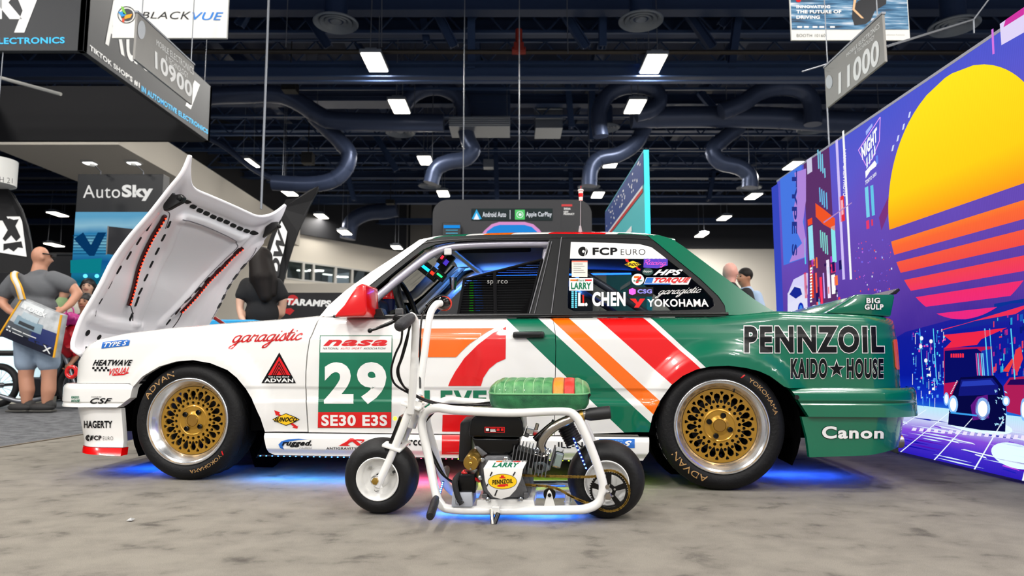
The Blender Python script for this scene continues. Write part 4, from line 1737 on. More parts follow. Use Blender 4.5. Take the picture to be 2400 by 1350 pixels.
# roof skin
m = MB()


def rooff(a, b):
    u = ru0 + (ru1 - ru0) * a
    # b 0..1 across; edges roll over
    t = abs(2 * b - 1)
    y = .5 * CW + (b - .5) * 2 * (CW / 2 - (G(u, zrail(u)) + .004))
    z = zrail(u) - .016 + .060 * (1 - t ** 6) ** .6 + .004
    fr = min(1, a / .12)
    z -= .012 * (1 - fr) ** 2 * (1 - t)
    return Vector((u, y, z - .014))


nb = 40
rows = [0.5 - 0.5 * math.copysign(abs(math.cos(PI * k / nb)) ** .55, math.cos(PI * k / nb)) for k in range(nb + 1)]
m.grid(lambda a, b: rooff(a, rows[round(b * nb)]), 36, nb)
roof = m.build('roof', M_roofp, car, 60)
# white strips (front pillars) and green sail panels (rear pillars)
apil = gp([(747, 744), (771, 715), (811, 680), (870, 637), (930, 598), (984, 561), (1003, 561), (968, 588), (930, 618), (893, 647), (840, 690), (800, 724), (786, 741)])
cpil = gp([(1517, 551), (1545, 551), (1575, 560), (1600, 576), (1660, 621), (1720, 666), (1770, 703), (1800, 722), (1818, 731), (1818, 738), (1702, 738), (1699, 716), (1684, 694), (1640, 652), (1590, 611), (1545, 573)])
for mi in (False, True):
    panel('front_pillar', apil, G, M_wht, car, .06, mirror=mi, thick=.04)
    panel('rear_pillar', cpil, G, M_grn, car, .05, mirror=mi, thick=.04)
# black window surround: one frame with two openings
frame_out = gp([(786, 742), (840, 690.5), (893, 647.5), (930, 618.5), (968, 588.5), (1003, 561.5), (1035, 554.5), (1120, 550.5), (1300, 547), (1480, 548.5), (1518, 552), (1545, 574), (1590, 612), (1640, 653), (1684, 695), (1699, 716), (1702, 741), (1500, 742), (1297, 743), (1000, 744)])
open_door = gp([(836, 737), (848, 706), (880, 674), (920, 640), (960, 608), (992, 584), (1020, 572), (1055, 566), (1110, 563.5), (1200, 562), (1287, 561.5), (1240, 734), (1100, 735)])
open_q = gp([(1338, 566), (1440, 569), (1500, 572), (1528, 579), (1560, 604), (1610, 643), (1650, 677), (1672, 701), (1675, 716), (1662, 725), (1580, 727.5), (1345, 729), (1331, 722), (1330, 700)])
M_frm = mat('window_frame', '#0E0F11', .42, spec=.25)
wfr = panel('window_frame', frame_out, lambda u, z: G(u, z) + .004, M_frm, car, .08, holes=[open_door, open_q], thick=.03, analytic=False)
panel('window_frame', frame_out, lambda u, z: G(u, z) + .004, M_frm, car, .12, holes=[open_door, open_q], thick=.03, mirror=True, analytic=False)
# pillar seams (thin bright edges)
for i, (a, b, r) in enumerate((((1287, 565), (1241, 735), .003), ((1293, 566), (1252, 736), .002), ((1316, 556), (1291, 742), .0025))):
    m = MB()
    A_, B_ = hit(*a, G, .12), hit(*b, G, .12)
    m.tube([(A_[0], G(*A_) - .001, A_[1]), (B_[0], G(*B_) - .001, B_[1])], r, 6)
    m.build('pillar_seam', mat('seam_grey', '#5B5C60', .4), wfr)
# drip rail
m = MB()
m.tube([(p[0], G(*p) - .004, p[1] - .029) for p in rail], .007, 8)
m.build('drip_rail', M_trim, car)
m = MB()
bl = [hit(x, y, G, .1) for x, y in ((790, 742), (1000, 741), (1240, 739), (1500, 737), (1702, 736))]
m.tube([(p[0], V(p[0], ztop_(p[0]) - .012) - .004, p[1] - .002) for p in bl], .008, 8)
m.build('belt_moulding', M_trim, car)
# quarter glass
M_side = glass('side_glass', '#A8AEB0', .13)
gq = panel('quarter_window', open_q, lambda u, z: G(u, z) + .010, M_side, car, .2, thick=.004, analytic=False)
panel('quarter_window', open_q, lambda u, z: G(u, z) + .010, M_side, car, .3, thick=.004, mirror=True, analytic=False)
# windscreen and rear screen
M_scr = glass('screen_glass', '#C9D6D2', .05)


def screen(name, b0, t0, b1, t1, bow, material):
    m = MB()

    def f(a, b):
        y = None
        base = Vector((b0[0], b0[1], b0[2])).lerp(Vector((t0[0], t0[1], t0[2])), b)
        s = 2 * a - 1
        yy = CW / 2 + s * (CW / 2 - base.y)
        return Vector((base.x + bow * (1 - s * s), yy, base.z + .02 * (1 - s * s) * (1 if b > .5 else .5)))
    m.grid(f, 20, 8)
    return m.build(name, material, car)


wb_, wt_ = apil[0], rail[0]
screen('windscreen', (wb_[0], G(*wb_) + .02, wb_[1]), (wt_[0], G(*wt_) + .02, wt_[1]), 0, 0, -.10, M_scr)
rb_, rt_ = hit(1800, 722, G), hit(1560, 556, G)
screen('rear_screen', (rb_[0], G(*rb_) + .02, rb_[1]), (rt_[0], G(*rt_) + .02, rt_[1]), 0, 0, .08, M_scr)
# boot lid
m = MB()
bu0 = rb_[0] - .03


def bootf(a, b):
    u = bu0 + (UR - .005 - bu0) * a
    s = 2 * b - 1
    v0 = V(min(u, UR - .02), ztop_(u) - .001)
    y = CW / 2 + s * (CW / 2 - v0)
    return Vector((u, y, ztop_(u) - .001 + .022 * (1 - s ** 4)))


m.grid(bootf, 14, 20)
boot = m.build('boot_lid', M_grn, car, 60)
# ---------------------------------------------------------------- rear spoiler
sp = thing_part = bpy.data.objects.new('rear_spoiler', bpy.data.meshes.new('rear_spoiler'))
bpy.data.objects.remove(sp)
sv = .105
endp = [uz(x, y, sv) for x, y in ((1938, 733), (1962, 719), (1985, 705), (2003, 692), (2012, 689.5), (2096, 690), (2097, 697), (2088, 742), (2020, 738))]
m = MB()
m.prism(endp, lambda a, b, d: Vector((a, d, b)), sv, sv + .07)
m.prism(endp, lambda a, b, d: Vector((a, CW - d, b)), sv, sv + .07)
# cross member between the end pieces: airfoil section
sec = [endp[0], endp[3], endp[4], endp[5], (endp[5][0] - .01, endp[5][1] - .03), (endp[0][0] + .12, endp[0][1] + .01)]
m.prism(sec, lambda a, b, d: Vector((a, d, b - .004)), sv + .07, CW - sv - .07)
spoil = m.build('rear_spoiler', M_grn, car, 30, bevel=.006)
m = MB()
f0 = uz(2085, 690, sv + .02)
f1 = uz(2110, 678, sv + .02)
m.prism([(f0[0], f0[1] + .001), (f1[0] - .006, f1[1] + .006), (f1[0], f1[1] - .004), (f0[0] + .03, f0[1] + .001)], lambda a, b, d: Vector((a, d, b)), sv + .02, CW - sv - .02)
m.build('spoiler_lip', M_trim, spoil, 0, bevel=.002)
# tail lamps
M_tl = mat('lamp_amber', '#D8560C', .25, coat=.5, emit='#FF5A08', estr=.12)
tl0 = hit(2097, 796, V)
for mi in (False, True):
    zz0, zz1 = hit(2105, 866, V)[1], hit(2105, 796, V)[1]
    u0 = hit(2096, 830, V)[0]
    o = panel('tail_lamp', [(u0 + .008, zz1), (UR - .003, zz1), (UR - .003, zz0), (u0 + .01, zz0), (u0, zz0 + .012), (u0, zz1 - .012)], lambda u, z: V(u, z) - .005, M_tl, car, .02, mirror=mi)
# side marker on the bumper end
m = MB()
q = hit(1867, 931, VB)
m.lathe([(.010, 0), (.010, .006), (0, .006)], (q[0], VB(*q), q[1]), (0, -1, 0), 16)
m.build('sensor_cap', M_trim, rbump)
m = MB()
q = cp(2108, 1034, .33)
m.tube([q + Vector((-.12, 0, 0)), q + Vector((.01, 0, 0))], .032, 16)
m.build('exhaust_tip', mat('steel_tip', '#B8B2A6', .25, metal=1), car)
# tow hook
hk = cp(168, 872, .45)
m = MB()
m.tube([hk + Vector((.03 * math.cos(a), 0, .03 * math.sin(a))) for a in [2 * PI * k / 20 for k in range(20)]], .012, 8, closed=True)
m.box(hk + Vector((.09, 0, -.004)), (.12, .022, .034))
m.cyl(hk + Vector((.1, 0, -.004)), Vector((-.66, hk.y, hk.z - .004)), .011, 10)
m.build('tow_hook', M_redp, car, 30, bevel=.004)
# door handle
ha, hb = hit(1203, 779, V), hit(1276, 795, V)
m = MB()
m.box(((ha[0] + hb[0]) / 2, V(*ha) - .014, (ha[1] + hb[1]) / 2 + .004), (hb[0] - ha[0], .03, (ha[1] - hb[1]) * .95))
hd = m.build('door_handle', M_trim, door, 30, bevel=.008)
m = MB()
m.box(((ha[0] + hb[0]) / 2, V(*ha) - .031, (ha[1] + hb[1]) / 2 + .008), ((hb[0] - ha[0]) * .78, .006, (ha[1] - hb[1]) * .42))
m.build('grip', M_trimg, hd, 30, bevel=.003)
# mirror
mv = -.10
mo = [uz(x, y, mv) for x, y in ((847, 664), (857, 668), (859, 730), (853, 741), (782, 743), (790, 732), (806, 715), (822, 690), (834, 672))]
m = MB()
m.prism(mo, lambda a, b, d: Vector((a + (d - mv) * .05, d, b)), mv, mv + .17)
mir = m.build('wing_mirror', M_redp, door, 40, bevel=.009, seg=3)
m = MB()
q = uz(858, 702, mv + .08)
m.box((q[0] - .008, mv + .085, q[1]), (.01, .14, .115))
m.build('mirror_glass', mat('mirror', '#C8CCD0', .05, metal=1), mir, 0)
m = MB()
q = uz(884, 735, .05)
m.prism([uz(x, y, .04) for x, y in ((872, 728), (896, 722), (905, 742), (868, 742))], lambda a, b, d: Vector((a, d, b)), .02, .09)
m.build('mirror_foot', M_trim, mir, 0, bevel=.004)
# aerial with a little cup on the roof
ab = uz(1360, 547, .55)
at = uz(1361, 441, .55)
aer = None
m = MB()
m.lathe([(.014, 0), (.010, .03), (.005, .055), (0, .056)], (ab[0], .55, ab[1] - .012), (0, 0, 1), 16)
aer = m.build('aerial', mat('aerial_grey', '#9A9AA0', .4), car)
m = MB()
m.tube([(ab[0], .55, ab[1]), (at[0], .55, at[1] - .05)], .0022, 6)
m.build('rod', mat('aerial_grey', '#9A9AA0', .4), aer)
ct = uz(1361, 444, .55)
cb = uz(1361, 470, .55)
m = MB()
hh = ct[1] - cb[1]
m.lathe([(0, 0), (.011, 0), (.0135, hh * .85), (.0165, hh * .86), (.0165, hh * .95), (.013, hh), (0, hh)], (at[0], .55, cb[1]), (0, 0, 1), 20)
cup_ = m.build('cup_topper', mat('cup_white', '#E2DAD6', .5), aer)
m = MB()
m.lathe([(.0121, hh * .30), (.0135, hh * .62)], (at[0], .55, cb[1]), (0, 0, 1), 20)
m.build('cup_band', D_red, cup_)
m = MB()
m.tube([(at[0], .55, ct[1]), (at[0] + .002, .55, ct[1] + .02)], .002, 6)
m.build('straw', D_red, cup_)
# ---------------------------------------------------------------- wheels
TR = .287
M_gold = mat('wheel_gold', '#B98A2C', .30, metal=.55, coat=.4)
M_lip = mat('polished_lip', '#E6E8EA', .22, metal=.9)
M_lug = mat('lug_black', '#0A0A0A', .3, metal=.4)
M_tyret = mat('tyre_print', '#B28A55', .6)
M_tyre = mat('tyre_rubber', '#0A0A0C', .6, spec=.3, bump=(90, .2))


def arc_text(name, s, th, r0, r1, span, material, parent, fr, weight=0.0):
    """text bent along the sidewall, tops outward, read clockwise; th in degrees"""
    vs, fs = text2d(s, weight)
    vs, fs = cut2d(vs, fs, (.03, 0))

    def f(a, b):
        t = rad(th) + rad(span) * (.5 - a)
        r = r0 + (r1 - r0) * b
        return fr(r, t)
    return mapped(name, vs, fs, f, material, parent)


def wheel(cu, mirror, texts, rot0=0.0):
    S = -1 if mirror else 1
    y0 = CW if mirror else 0.0

    def W(x, y, z):
        return Vector((cu + x, y0 + S * y, TR + z))
    m = MB()
    prof = [(.205, .012), (.214, .002), (.228, -.004), (.246, -.006), (.262, .000), (.274, .012), (.282, .024), (TR - .001, .036), (TR, .05), (TR, .155), (TR - .001, .170), (.282, .182), (.262, .205), (.24, .21), (.205, .19)]
    m.lathe([(r, S * y) for r, y in prof], (cu, y0, TR), (0, 1, 0), 72)
    # slick shoulder notches are grooves in the mesh of the tread
    m.v = [(x, y - S * .004 * max(0, 1 - z / .05), max(z, .001)) for x, y, z in m.v]
    t = m.build('tyre', M_tyre, car, 50)
    m = MB()
    for k in range(36):
        a = 2 * PI * k / 36
        for yy, tw in ((.052, .35), (.150, -.35)):
            c = W(.2865 * math.cos(a), yy, .2865 * math.sin(a))
            m.box(c, (.03, .004, .004), Matrix.Rotation(-a + PI / 2, 3, 'Y') @ Matrix.Rotation(tw, 3, 'Z'))
    g = m.build('tread_groove', M_trim, t, 0)
    g['kind'] = 'stuff'
    m = MB()
    m.lathe([(r, S * y) for r, y in [(.200, .020), (.206, .012), (.2125, .006), (.2135, -.001), (.210, -.0045), (.2065, -.004), (.2045, .002), (.203, .006), (.197, .008), (.1945, .012), (.186, .022), (.177, .036), (.171, .048), (.168, .058), (.160, .064)]], (cu, y0, TR), (0, 1, 0), 72)
    m.build('rim_lip', M_lip, t, 60)
    m = MB()
    m.lathe([(r, S * y) for r, y in [(.184, .06), (.165, .10), (.165, .2), (.2, .205)]], (cu, y0, TR), (0, 1, 0), 40)
    m.build('rim_barrel', M_lip, t, 60)
    # mesh face with real holes
    FS = .168 / .1775
    loops = [circle2d(0, 0, .1775, 96)]
    n = 20
    for k in range(n):
        a = 2 * PI * k / n + rad(3)
        ca, sa = math.cos(a), math.sin(a)
        hexa = [(.1035, 0), (.117, .0085), (.138, .0158), (.151, .0112), (.156, 0), (.151, -.0112), (.138, -.0158), (.117, -.0085)]
        loops.append([(r * ca - q * sa, r * sa + q * ca) for r, q in hexa])
        b = a + PI / n
        cb, sb = math.cos(b), math.sin(b)
        tri = [(.146, 0), (.160, .0085), (.165, .007), (.166, 0), (.165, -.007), (.160, -.0085)]
        loops.append([(r * cb - q * sb, r * sb + q * cb) for r, q in tri])
        loops.append(circle2d(.1165 * cb, .1165 * sb, .0080, 10))
        loops.append(circle2d(.0955 * ca, .0925 * sa, .0082, 10))
    vs, fs = fill2d(loops, .0055, 0)
    m = MB()
    m.add([W(a * FS, .056 - c, b * FS) for a, b, c in vs], fs)
    fc = m.build('wheel_face', M_gold, t, 35)
    m = MB()
    m.lathe([(r, S * y) for r, y in [(.079, .058), (.076, .050), (.070, .048), (.064, .052), (.040, .050), (.034, .045), (.030, .044), (.029, .047), (.0, .047)]], (cu, y0, TR), (0, 1, 0), 48)
    m.build('wheel_hub', M_gold, t, 40)
    m = MB()
    m.lathe([(r, S * y) for r, y in [(.0, .0425), (.026, .0425), (.028, .045)]], (cu, y0, TR), (0, 1, 0), 32)
    m.build('centre_cap', mat('cap_bronze', '#9C7430', .35, metal=.6), t, 40)
    for k in range(4):
        a = PI / 4 + k * PI / 2 + rot0 * 3
        m = MB()
        c = W(.050 * math.cos(a), .050, .050 * math.sin(a))
        m.lathe([(.0125, 0), (.0125, .009), (.0095, .012), (.0095, .004), (0, .004)], c, (0, -S, 0), 12)
        m.build('lug_bolt', M_lug, t, 40)
    m = MB()
    a = rad(75) - rot0
    m.tube([W(.183 * math.cos(a), .045, .183 * math.sin(a)), W(.168 * math.cos(a), .032, .168 * math.sin(a))], .0035, 8)
    m.build('valve_stem', M_lug, t)
    # brake disc behind
    m = MB()
    m.lathe([(.0, S * .10), (.125, S * .10), (.125, S * .12), (0, S * .12)], (cu, y0, TR), (0, 1, 0), 40)
    m.build('brake_disc', mat('disc_iron', '#25262A', .4, metal=.8), t, 40)

    def fr(r, th):
        yy = interp(r, [.214, .228, .246, .262, .274], [.002, -.004, -.006, .0, .012]) - .0012
        return W(r * math.cos(th), yy, r * math.sin(th))
    for (s_, th, r0, r1, span, wgt, mm) in texts:
        arc_text('sidewall_lettering', s_, th, r0, r1, span, mm, t, fr, wgt)
    return t


wheel(0.0, False, [('ADVAN', 131, .232, .260, 44, .0, M_tyret), ('YOKOHAMA', -62, .236, .253, 42, 0, M_tyret), ('/', -38, .236, .254, 4, .03, D_red)], rad(3))
wheel(WB, False, [('ADVAN', -129, .232, .260, 44, 0, M_tyret), ('YOKOHAMA', 36, .238, .257, 46, 0, M_tyret), ('/', 66, .238, .258, 4, .03, D_red)], rad(8))
wheel(0.0, True, [], rad(5))
wheel(WB, True, [], rad(1))
# ---------------------------------------------------------------- raised bonnet (hinged at the nose)
HV0 = .19
HV1 = CW - .275
hprof = [uz(x, y, HV0) for x, y in ((186, 834), (169, 822), (166, 808), (171, 787), (187, 744), (213, 700), (235, 660), (261, 609), (301, 553), (347, 500), (395, 439), (424, 403), (441, 364))]
hp3 = spline([(p[0], 0, p[1]) for p in hprof], 6)
hl = [0.0]
for i in range(1, len(hp3)):
    hl.append(hl[-1] + (hp3[i] - hp3[i - 1]).length)


def hprofile(s):
    L = s * hl[-1]
    for i in range(1, len(hp3)):
        if L <= hl[i] or i == len(hp3) - 1:
            t = (L - hl[i - 1]) / (hl[i] - hl[i - 1])
            p = hp3[i - 1].lerp(hp3[i], t)
            d = (hp3[i] - hp3[i - 1]).normalized()
            return p, Vector((-d.z, 0, d.x))    # point, outward (towards the nose / up)


DIP = .17


def hood(s, w, off=0.0):
    """s 0 nose .. 1 windscreen edge, w 0 near .. 1 far, off inwards (towards the camera)"""
    c = max(0.0, 1 - (2 * w - 1) ** 2)
    e = max(0.0, 1 - abs(2 * w - 1))
    dip = DIP * (1 - (1 - min(1, e / .5)) ** 2.6)
    lo = .02 * c
    ss = lo * 0 + s * (1 - dip / hl[-1])
    p, n = hprofile(min(1, max(0, ss)))
    taper = .05 * (1 - s)
    y = HV0 + taper * 0 + (HV1 - HV0) * w
    q = p + n * (.045 * c ** .7 - off)
    return Vector((q.x, y, q.z))


def cproj(P):
    """car point -> pixel"""
    Wp = CARP0 + cd * P.x + cn * P.y + Vector((0, 0, P.z)) - Vector((0, 0, CAM_H))
    f = Wp.y * CT + Wp.z * ST
    return 1200 + FPX * Wp.x / f, 675 - FPX * (-Wp.y * ST + Wp.z * CT) / f


def hood_px(px, py, off=.022):
    s, w = .5, .4
    for _ in range(30):
        e = 1e-3
        a = cproj(hood(s, w, off))
        b = cproj(hood(s + e, w, off))
        c = cproj(hood(s, w + e, off))
        J = Matrix((((b[0] - a[0]) / e, (c[0] - a[0]) / e), ((b[1] - a[1]) / e, (c[1] - a[1]) / e)))
        try:
            dlt = J.inverted() @ Vector((px - a[0], py - a[1]))
        except ValueError:
            break
        s = min(.995, max(.005, s + max(-.15, min(.15, dlt.x))))
        w = min(.995, max(.005, w + max(-.15, min(.15, dlt.y))))
    return s, w


def seg_dist(p, line):
    best = 9
    for i in range(len(line) - 1):
        a, b = Vector(line[i]), Vector(line[i + 1])
        ab = b - a
        t = max(0, min(1, (p - a).dot(ab) / max(ab.length_squared, 1e-9)))
        best = min(best, (p - a - ab * t).length)
    return best


def hpl(lst):
    # metric coordinates on the bonnet: (s*length, w*width)
    return [(lambda q: (q[0] * hl[-1], q[1] * (HV1 - HV0)))(hood_px(*p)) for p in lst]


RIBS = [hpl([(422, 520), (395, 590), (350, 690), (325, 755)]), hpl([(575, 562), (500, 640), (420, 725), (385, 760)]), hpl([(215, 742), (260, 762), (330, 772)]), hpl([(430, 512), (480, 525), (560, 560)]), hpl([(610, 575), (560, 660), (505, 755)])]


def relief(s, w):
    p = Vector((s * hl[-1], w * (HV1 - HV0)))
    edge = min(p.x, hl[-1] - p.x, p.y, (HV1 - HV0) - p.y)
    h = .006 + .016 * (1 - smoothstep((edge - .05) / .05))
    h += .008 * (1 - smoothstep(abs(edge - .085) / .02))
    for r in RIBS:
        d = seg_dist(p, r)
        h += .016 * (1 - smoothstep((d - .022) / .03))
    return min(h, .034)


M_under = mat('bonnet_white_lit', '#F4F2F6', .38, coat=.3)  # white made lighter to stand in for light on the underside
m = MB()
NH = 84
m.grid(lambda a, b: hood(a, b, 0), 40, 30)
bon = m.build('bonnet', M_wht, car, 60)
m = MB()
m.grid(lambda a, b: hood(a, b, relief(a, b)), NH, NH)
inn = m.build('bonnet_inner_frame', M_under, car, 70)
m = MB()
edge = [(a, 0) for a in [k / 40 for k in range(41)]] + [(1, b) for b in [k / 30 for k in range(31)]] + [(1 - k / 40, 1) for k in range(41)] + [(0, 1 - k / 30) for k in range(31)]
m.tube([hood(a, b, .010) for a, b in edge], .012, 8, closed=True)
m.build('bonnet_hem', M_under, car, 60)

# dark plates laid on the inner frame; their colour gives the slots' shade
M_slot = mat('slot_shade', '#060607', .7)


def slot(p, q, wid):
    """stadium slot between two pixels, wid in metres"""
    a, b = hood_px(*p), hood_px(*q)
    LA, LB = hl[-1], HV1 - HV0
    A_, B_ = Vector((a[0] * LA, a[1] * LB)), Vector((b[0] * LA, b[1] * LB))
    d = (B_ - A_).normalized() if (B_ - A_).length > 1e-6 else Vector((1, 0))
    nn = Vector((-d.y, d.x))
    poly = []
    for k in range(7):
        t = -PI / 2 + PI * k / 6
        poly.append(B_ + d * math.cos(t) * wid + nn * math.sin(t) * wid)
    for k in range(7):
        t = PI / 2 + PI * k / 6
        poly.append(A_ + d * math.cos(t) * wid + nn * math.sin(t) * wid)
    m = MB()
    vs = []
    for lift in (.0025, -.002):
        for pt in poly:
            s_, w_ = pt.x / LA, pt.y / LB
            vs.append(hood(s_, w_, relief(s_, w_) + lift))
    n = len(poly)
    m.add(vs, [tuple(range(n)), tuple(range(2 * n - 1, n - 1, -1))] + [(i, (i + 1) % n, n + (i + 1) % n, n + i) for i in range(n)])
    return m.build('slot', M_slot, inn, 0)


for k in range(11):
    t = k / 10
    x = 441 + (597 - 441) * t
    y = [476, 488, 497, 504, 512, 518, 524, 532, 539, 545, 549][k]
    slot((x - 3, y - 2), (x + 4, y + 1), .0155)
for (p, q) in (((358, 528), (349, 543)), ((334, 562), (326, 575)), ((311, 595), (303, 609)), ((288, 628), (280, 642)), ((266, 663), (259, 677)), ((241, 703), (236, 711)), ((226, 730), (222, 737)),
               ((403, 524), (398, 536)), ((390, 555), (384, 567)), ((376, 586), (370, 598)), ((362, 617), (357, 628)), ((350, 647), (344, 659)), ((337, 679), (331, 691)), ((329, 700), (322, 719)), ((315, 738), (309, 752)),
               ((559, 583), (549, 593)), ((539, 605), (528, 615)), ((514, 628), (505, 637)), ((489, 651), (481, 660)), ((468, 674), (458, 684)), ((446, 697), (434, 708)), ((421, 723), (412, 735)), ((398, 750), (391, 760)),
               ((590, 612), (583, 622)), ((572, 636), (564, 647)), ((555, 660), (548, 670)), ((536, 686), (528, 696)), ((522, 708), (513, 718))):
    slot(p, q, .0085)
for (p, r) in (((211, 782), .017), ((238, 792), .014)):
    slot((p[0] - 1, p[1] + 1), (p[0] + 1, p[1] - 1), r)
# LED light bars
M_ledbar = mat('led_bar', '#3A0608', .4)
M_ledr = emis('led_red', '#FF2410', 9)
for (p, q) in (((389, 507), (304, 716)), ((571, 582), (424, 733))):
    a, b = hood_px(*p), hood_px(*q)
    m = MB()
    N = 24
    for side in (0,):
        P = [(a[0] + (b[0] - a[0]) * k / N, a[1] + (b[1] - a[1]) * k / N) for k in range(N + 1)]
        m.tube([hood(s_, w_, relief(s_, w_) + .010) for s_, w_ in P], .013, 6)
    bar = m.build('light_bar', M_ledbar, inn, 0)
    m = MB()
    for k in range(26):
        t = (k + .5) / 26
        s_, w_ = a[0] + (b[0] - a[0]) * t, a[1] + (b[1] - a[1]) * t
        m.ball(hood(s_, w_, relief(s_, w_) + .0225), .0050, 6, 4)
    lo = m.build('led', M_ledr, bar)
    lo['kind'] = 'stuff'
    m = MB()
    e = cproj(hood(b[0], b[1], .02))
    w1 = hood_px(e[0] + (4 if p[0] < 500 else -22), e[1] + 34)
    P = [hood(b[0], b[1], .03), hood((b[0] + w1[0]) / 2, (b[1] + w1[1]) / 2 + .005, .035), hood(w1[0], w1[1], .034)]
    m.tube(spline(P, 5), .003, 6)
    m.build('wire', M_trim, bar)
# hinge brackets at the two upper corners
for (cx, cy, sc) in ((410, 470, 1.0), (640, 573, .75)):
    m = MB()
    v = HV0 + .06 if sc == 1 else HV1 - .05
    if sc != 1:
        hc_ = hood(.90, .955, .035)
        v = hc_.y
        cx, cy = cproj(hc_)
        cx, cy = cx + 12, cy + 2
    P = [(-24, 17), (-16, -18), (-4, -20), (2, -12), (18, -14), (26, -6), (20, 6), (4, 14), (-10, 22), (-22, 26)] if sc == 1 else [(-26, 22), (-18, -4), (-4, -14), (10, -16), (12, -4), (0, 6), (-14, 14)]
    poly = [uz(cx + a * 1.0, cy + b * 1.0, v) for a, b in P]
    m.prism(poly, lambda a, b, d: Vector((a, d, b)), v - .02, v + .012)
    hb_ = m.build('hinge_bracket', M_trim, inn, 0, bevel=.006)
    m = MB()
    q = uz(cx + 12, cy - 5, v - .02)
    m.lathe([(.014, 0), (.014, .012), (.006, .014), (0, .014)], (q[0], v - .02, q[1]), (0, -1, 0), 14)
    m.build('hinge_pin', M_lug, hb_)
# gas strut, red stub at the far side
m = MB()
m.tube([cp(503, 745, 1.3), cp(528, 762, 1.3)], .012, 10)
m.build('bonnet_strut', mat('strut_red', '#8F1616', .4), car)

for lst in ([(425, 512), (480, 530), (545, 560), (556, 572), (548, 588), (480, 655), (400, 742)], [(598, 578), (592, 600), (560, 655), (505, 745)], [(398, 500), (402, 508), (392, 540)]):
    q = [hood_px(*p) for p in lst]
    m = MB()
    P = spline([Vector((a, b, 0)) for a, b in q], 5)
    m.tube([hood(p.x, p.y, relief(p.x, p.y) + .001) for p in P], .0026, 6)
    m.build('panel_seam', mat('seam_grey2', '#6A6870', .6), inn, 0)
# ---------------------------------------------------------------- decals: flat print carried onto the panels
SCRIPT = {
    'a': (1.12, [[(.95, .85), (.6, 1.0), (.22, .75), (.1, .3), (.35, .0), (.7, .25), (.97, .98)], [(.97, .98), (.85, .2), (1.0, 0), (1.3, .3)]]),
    'g': (1.12, [[(.95, .85), (.6, 1.0), (.22, .75), (.1, .3), (.35, .0), (.7, .25), (.97, .98)], [(.97, .98), (.8, .0), (.5, -.8), (.15, -1.0), (.0, -.75), (.5, -.3), (1.3, .3)]]),
    'r': (.95, [[(0, .2), (.3, 1.05), (.4, .85), (.8, .92), (.7, .3), (.85, 0), (1.15, .3)]]),
    'i': (.55, [[(0, .3), (.3, 1.0), (.18, .2), (.32, 0), (.65, .3)], [(.40, 1.38), (.42, 1.5)]]),
    's': (.78, [[(0, .2), (.45, 1.12), (.62, .6), (.62, .15), (.35, -.02), (.08, .12)], [(.6, .08), (.95, .3)]]),
    't': (.62, [[(0, .3), (.42, 1.75), (.25, .3), (.4, 0), (.72, .3)], [(.02, 1.12), (.8, 1.2)]]),
    'c': (.8, [[(.75, .78), (.5, 1.0), (.17, .7), (.1, .3), (.35, 0), (.65, .12), (.9, .3)]]),
    'n': (1.1, [[(0, .3), (.28, 1.0), (.2, .0)], [(.24, .5), (.6, 1.0), (.8, .75), (.75, .2), (.9, 0), (1.15, .3)]]),
    'R': (1.4, [[(.3, 1.7), (.15, 0)], [(-.1, 1.4), (.5, 1.8), (1.2, 1.6), (1.0, 1.0), (.4, .9), (.8, .6), (1.1, 0), (1.5, .3)]]),
    'W': (1.6, [[(0, 1.6), (.3, 0), (.8, 1.4), (1.0, 0), (1.6, 1.8)]]),
    'e': (.8, [[(.15, .45), (.6, .65), (.55, 1.0), (.2, .8), (.1, .3), (.4, 0), (.9, .3)]]),
    'h': (1.1, [[(0, .3), (.5, 1.8), (.15, 0)], [(.22, .5), (.6, 1.0), (.8, .75), (.72, .2), (.88, 0), (1.15, .3)]]),
}


def script2d(s, nib=.24, ang=38):
    vs, fs = [], []
    x = 0
    nx, ny = nib * math.cos(rad(ang)) / 2, nib * math.sin(rad(ang)) / 2
    for ch in s:
        w, strokes = SCRIPT[ch]
        for st in strokes:
            P = spline([(x + a, b, 0) for a, b in st], 5)
            o = len(vs)
            for p in P:
                xx = p.x + p.y * .32
                vs.append((xx - nx, p.y - ny))
                vs.append((xx + nx, p.y + ny))
                vs.append((xx - nx * .45, p.y + ny * .75))
                vs.append((xx + nx * .45, p.y - ny * .75))
            for i in range(len(P) - 1):
                a = o + 4 * i
                fs.append((a, a + 4, a + 5, a + 1))
                fs.append((a + 2, a + 6, a + 7, a + 3))
        x += w
    x0, x1 = min(p[0] for p in vs), max(p[0] for p in vs)
    y0, y1 = min(p[1] for p in vs), max(p[1] for p in vs)
    return [((a - x0) / (x1 - x0), (b - y0) / (y1 - y0)) for a, b in vs], fs


def rect2d():
    return [(0, 0), (1, 0), (1, 1), (0, 1)], [(0, 1, 2, 3)]


def poly2d(lst, box=None, holes=()):
    """pixel polygon(s) -> shape in the unit box of its own bounds; returns shape, quad"""
    allp = [p for l in [lst] + list(holes) for p in l]
    x0, x1 = min(p[0] for p in allp), max(p[0] for p in allp)
    y0, y1 = min(p[1] for p in allp), max(p[1] for p in allp)
    nrm = lambda l: [((a - x0) / (x1 - x0), (y1 - b) / (y1 - y0)) for a, b in l]
    vs, fs = fill2d([nrm(lst)] + [nrm(h) for h in holes])
    return ([(a, b) for a, b, c in vs], fs), [(x0, y0), (x1, y0), (x1, y1), (x0, y1)]


LAY = .0011


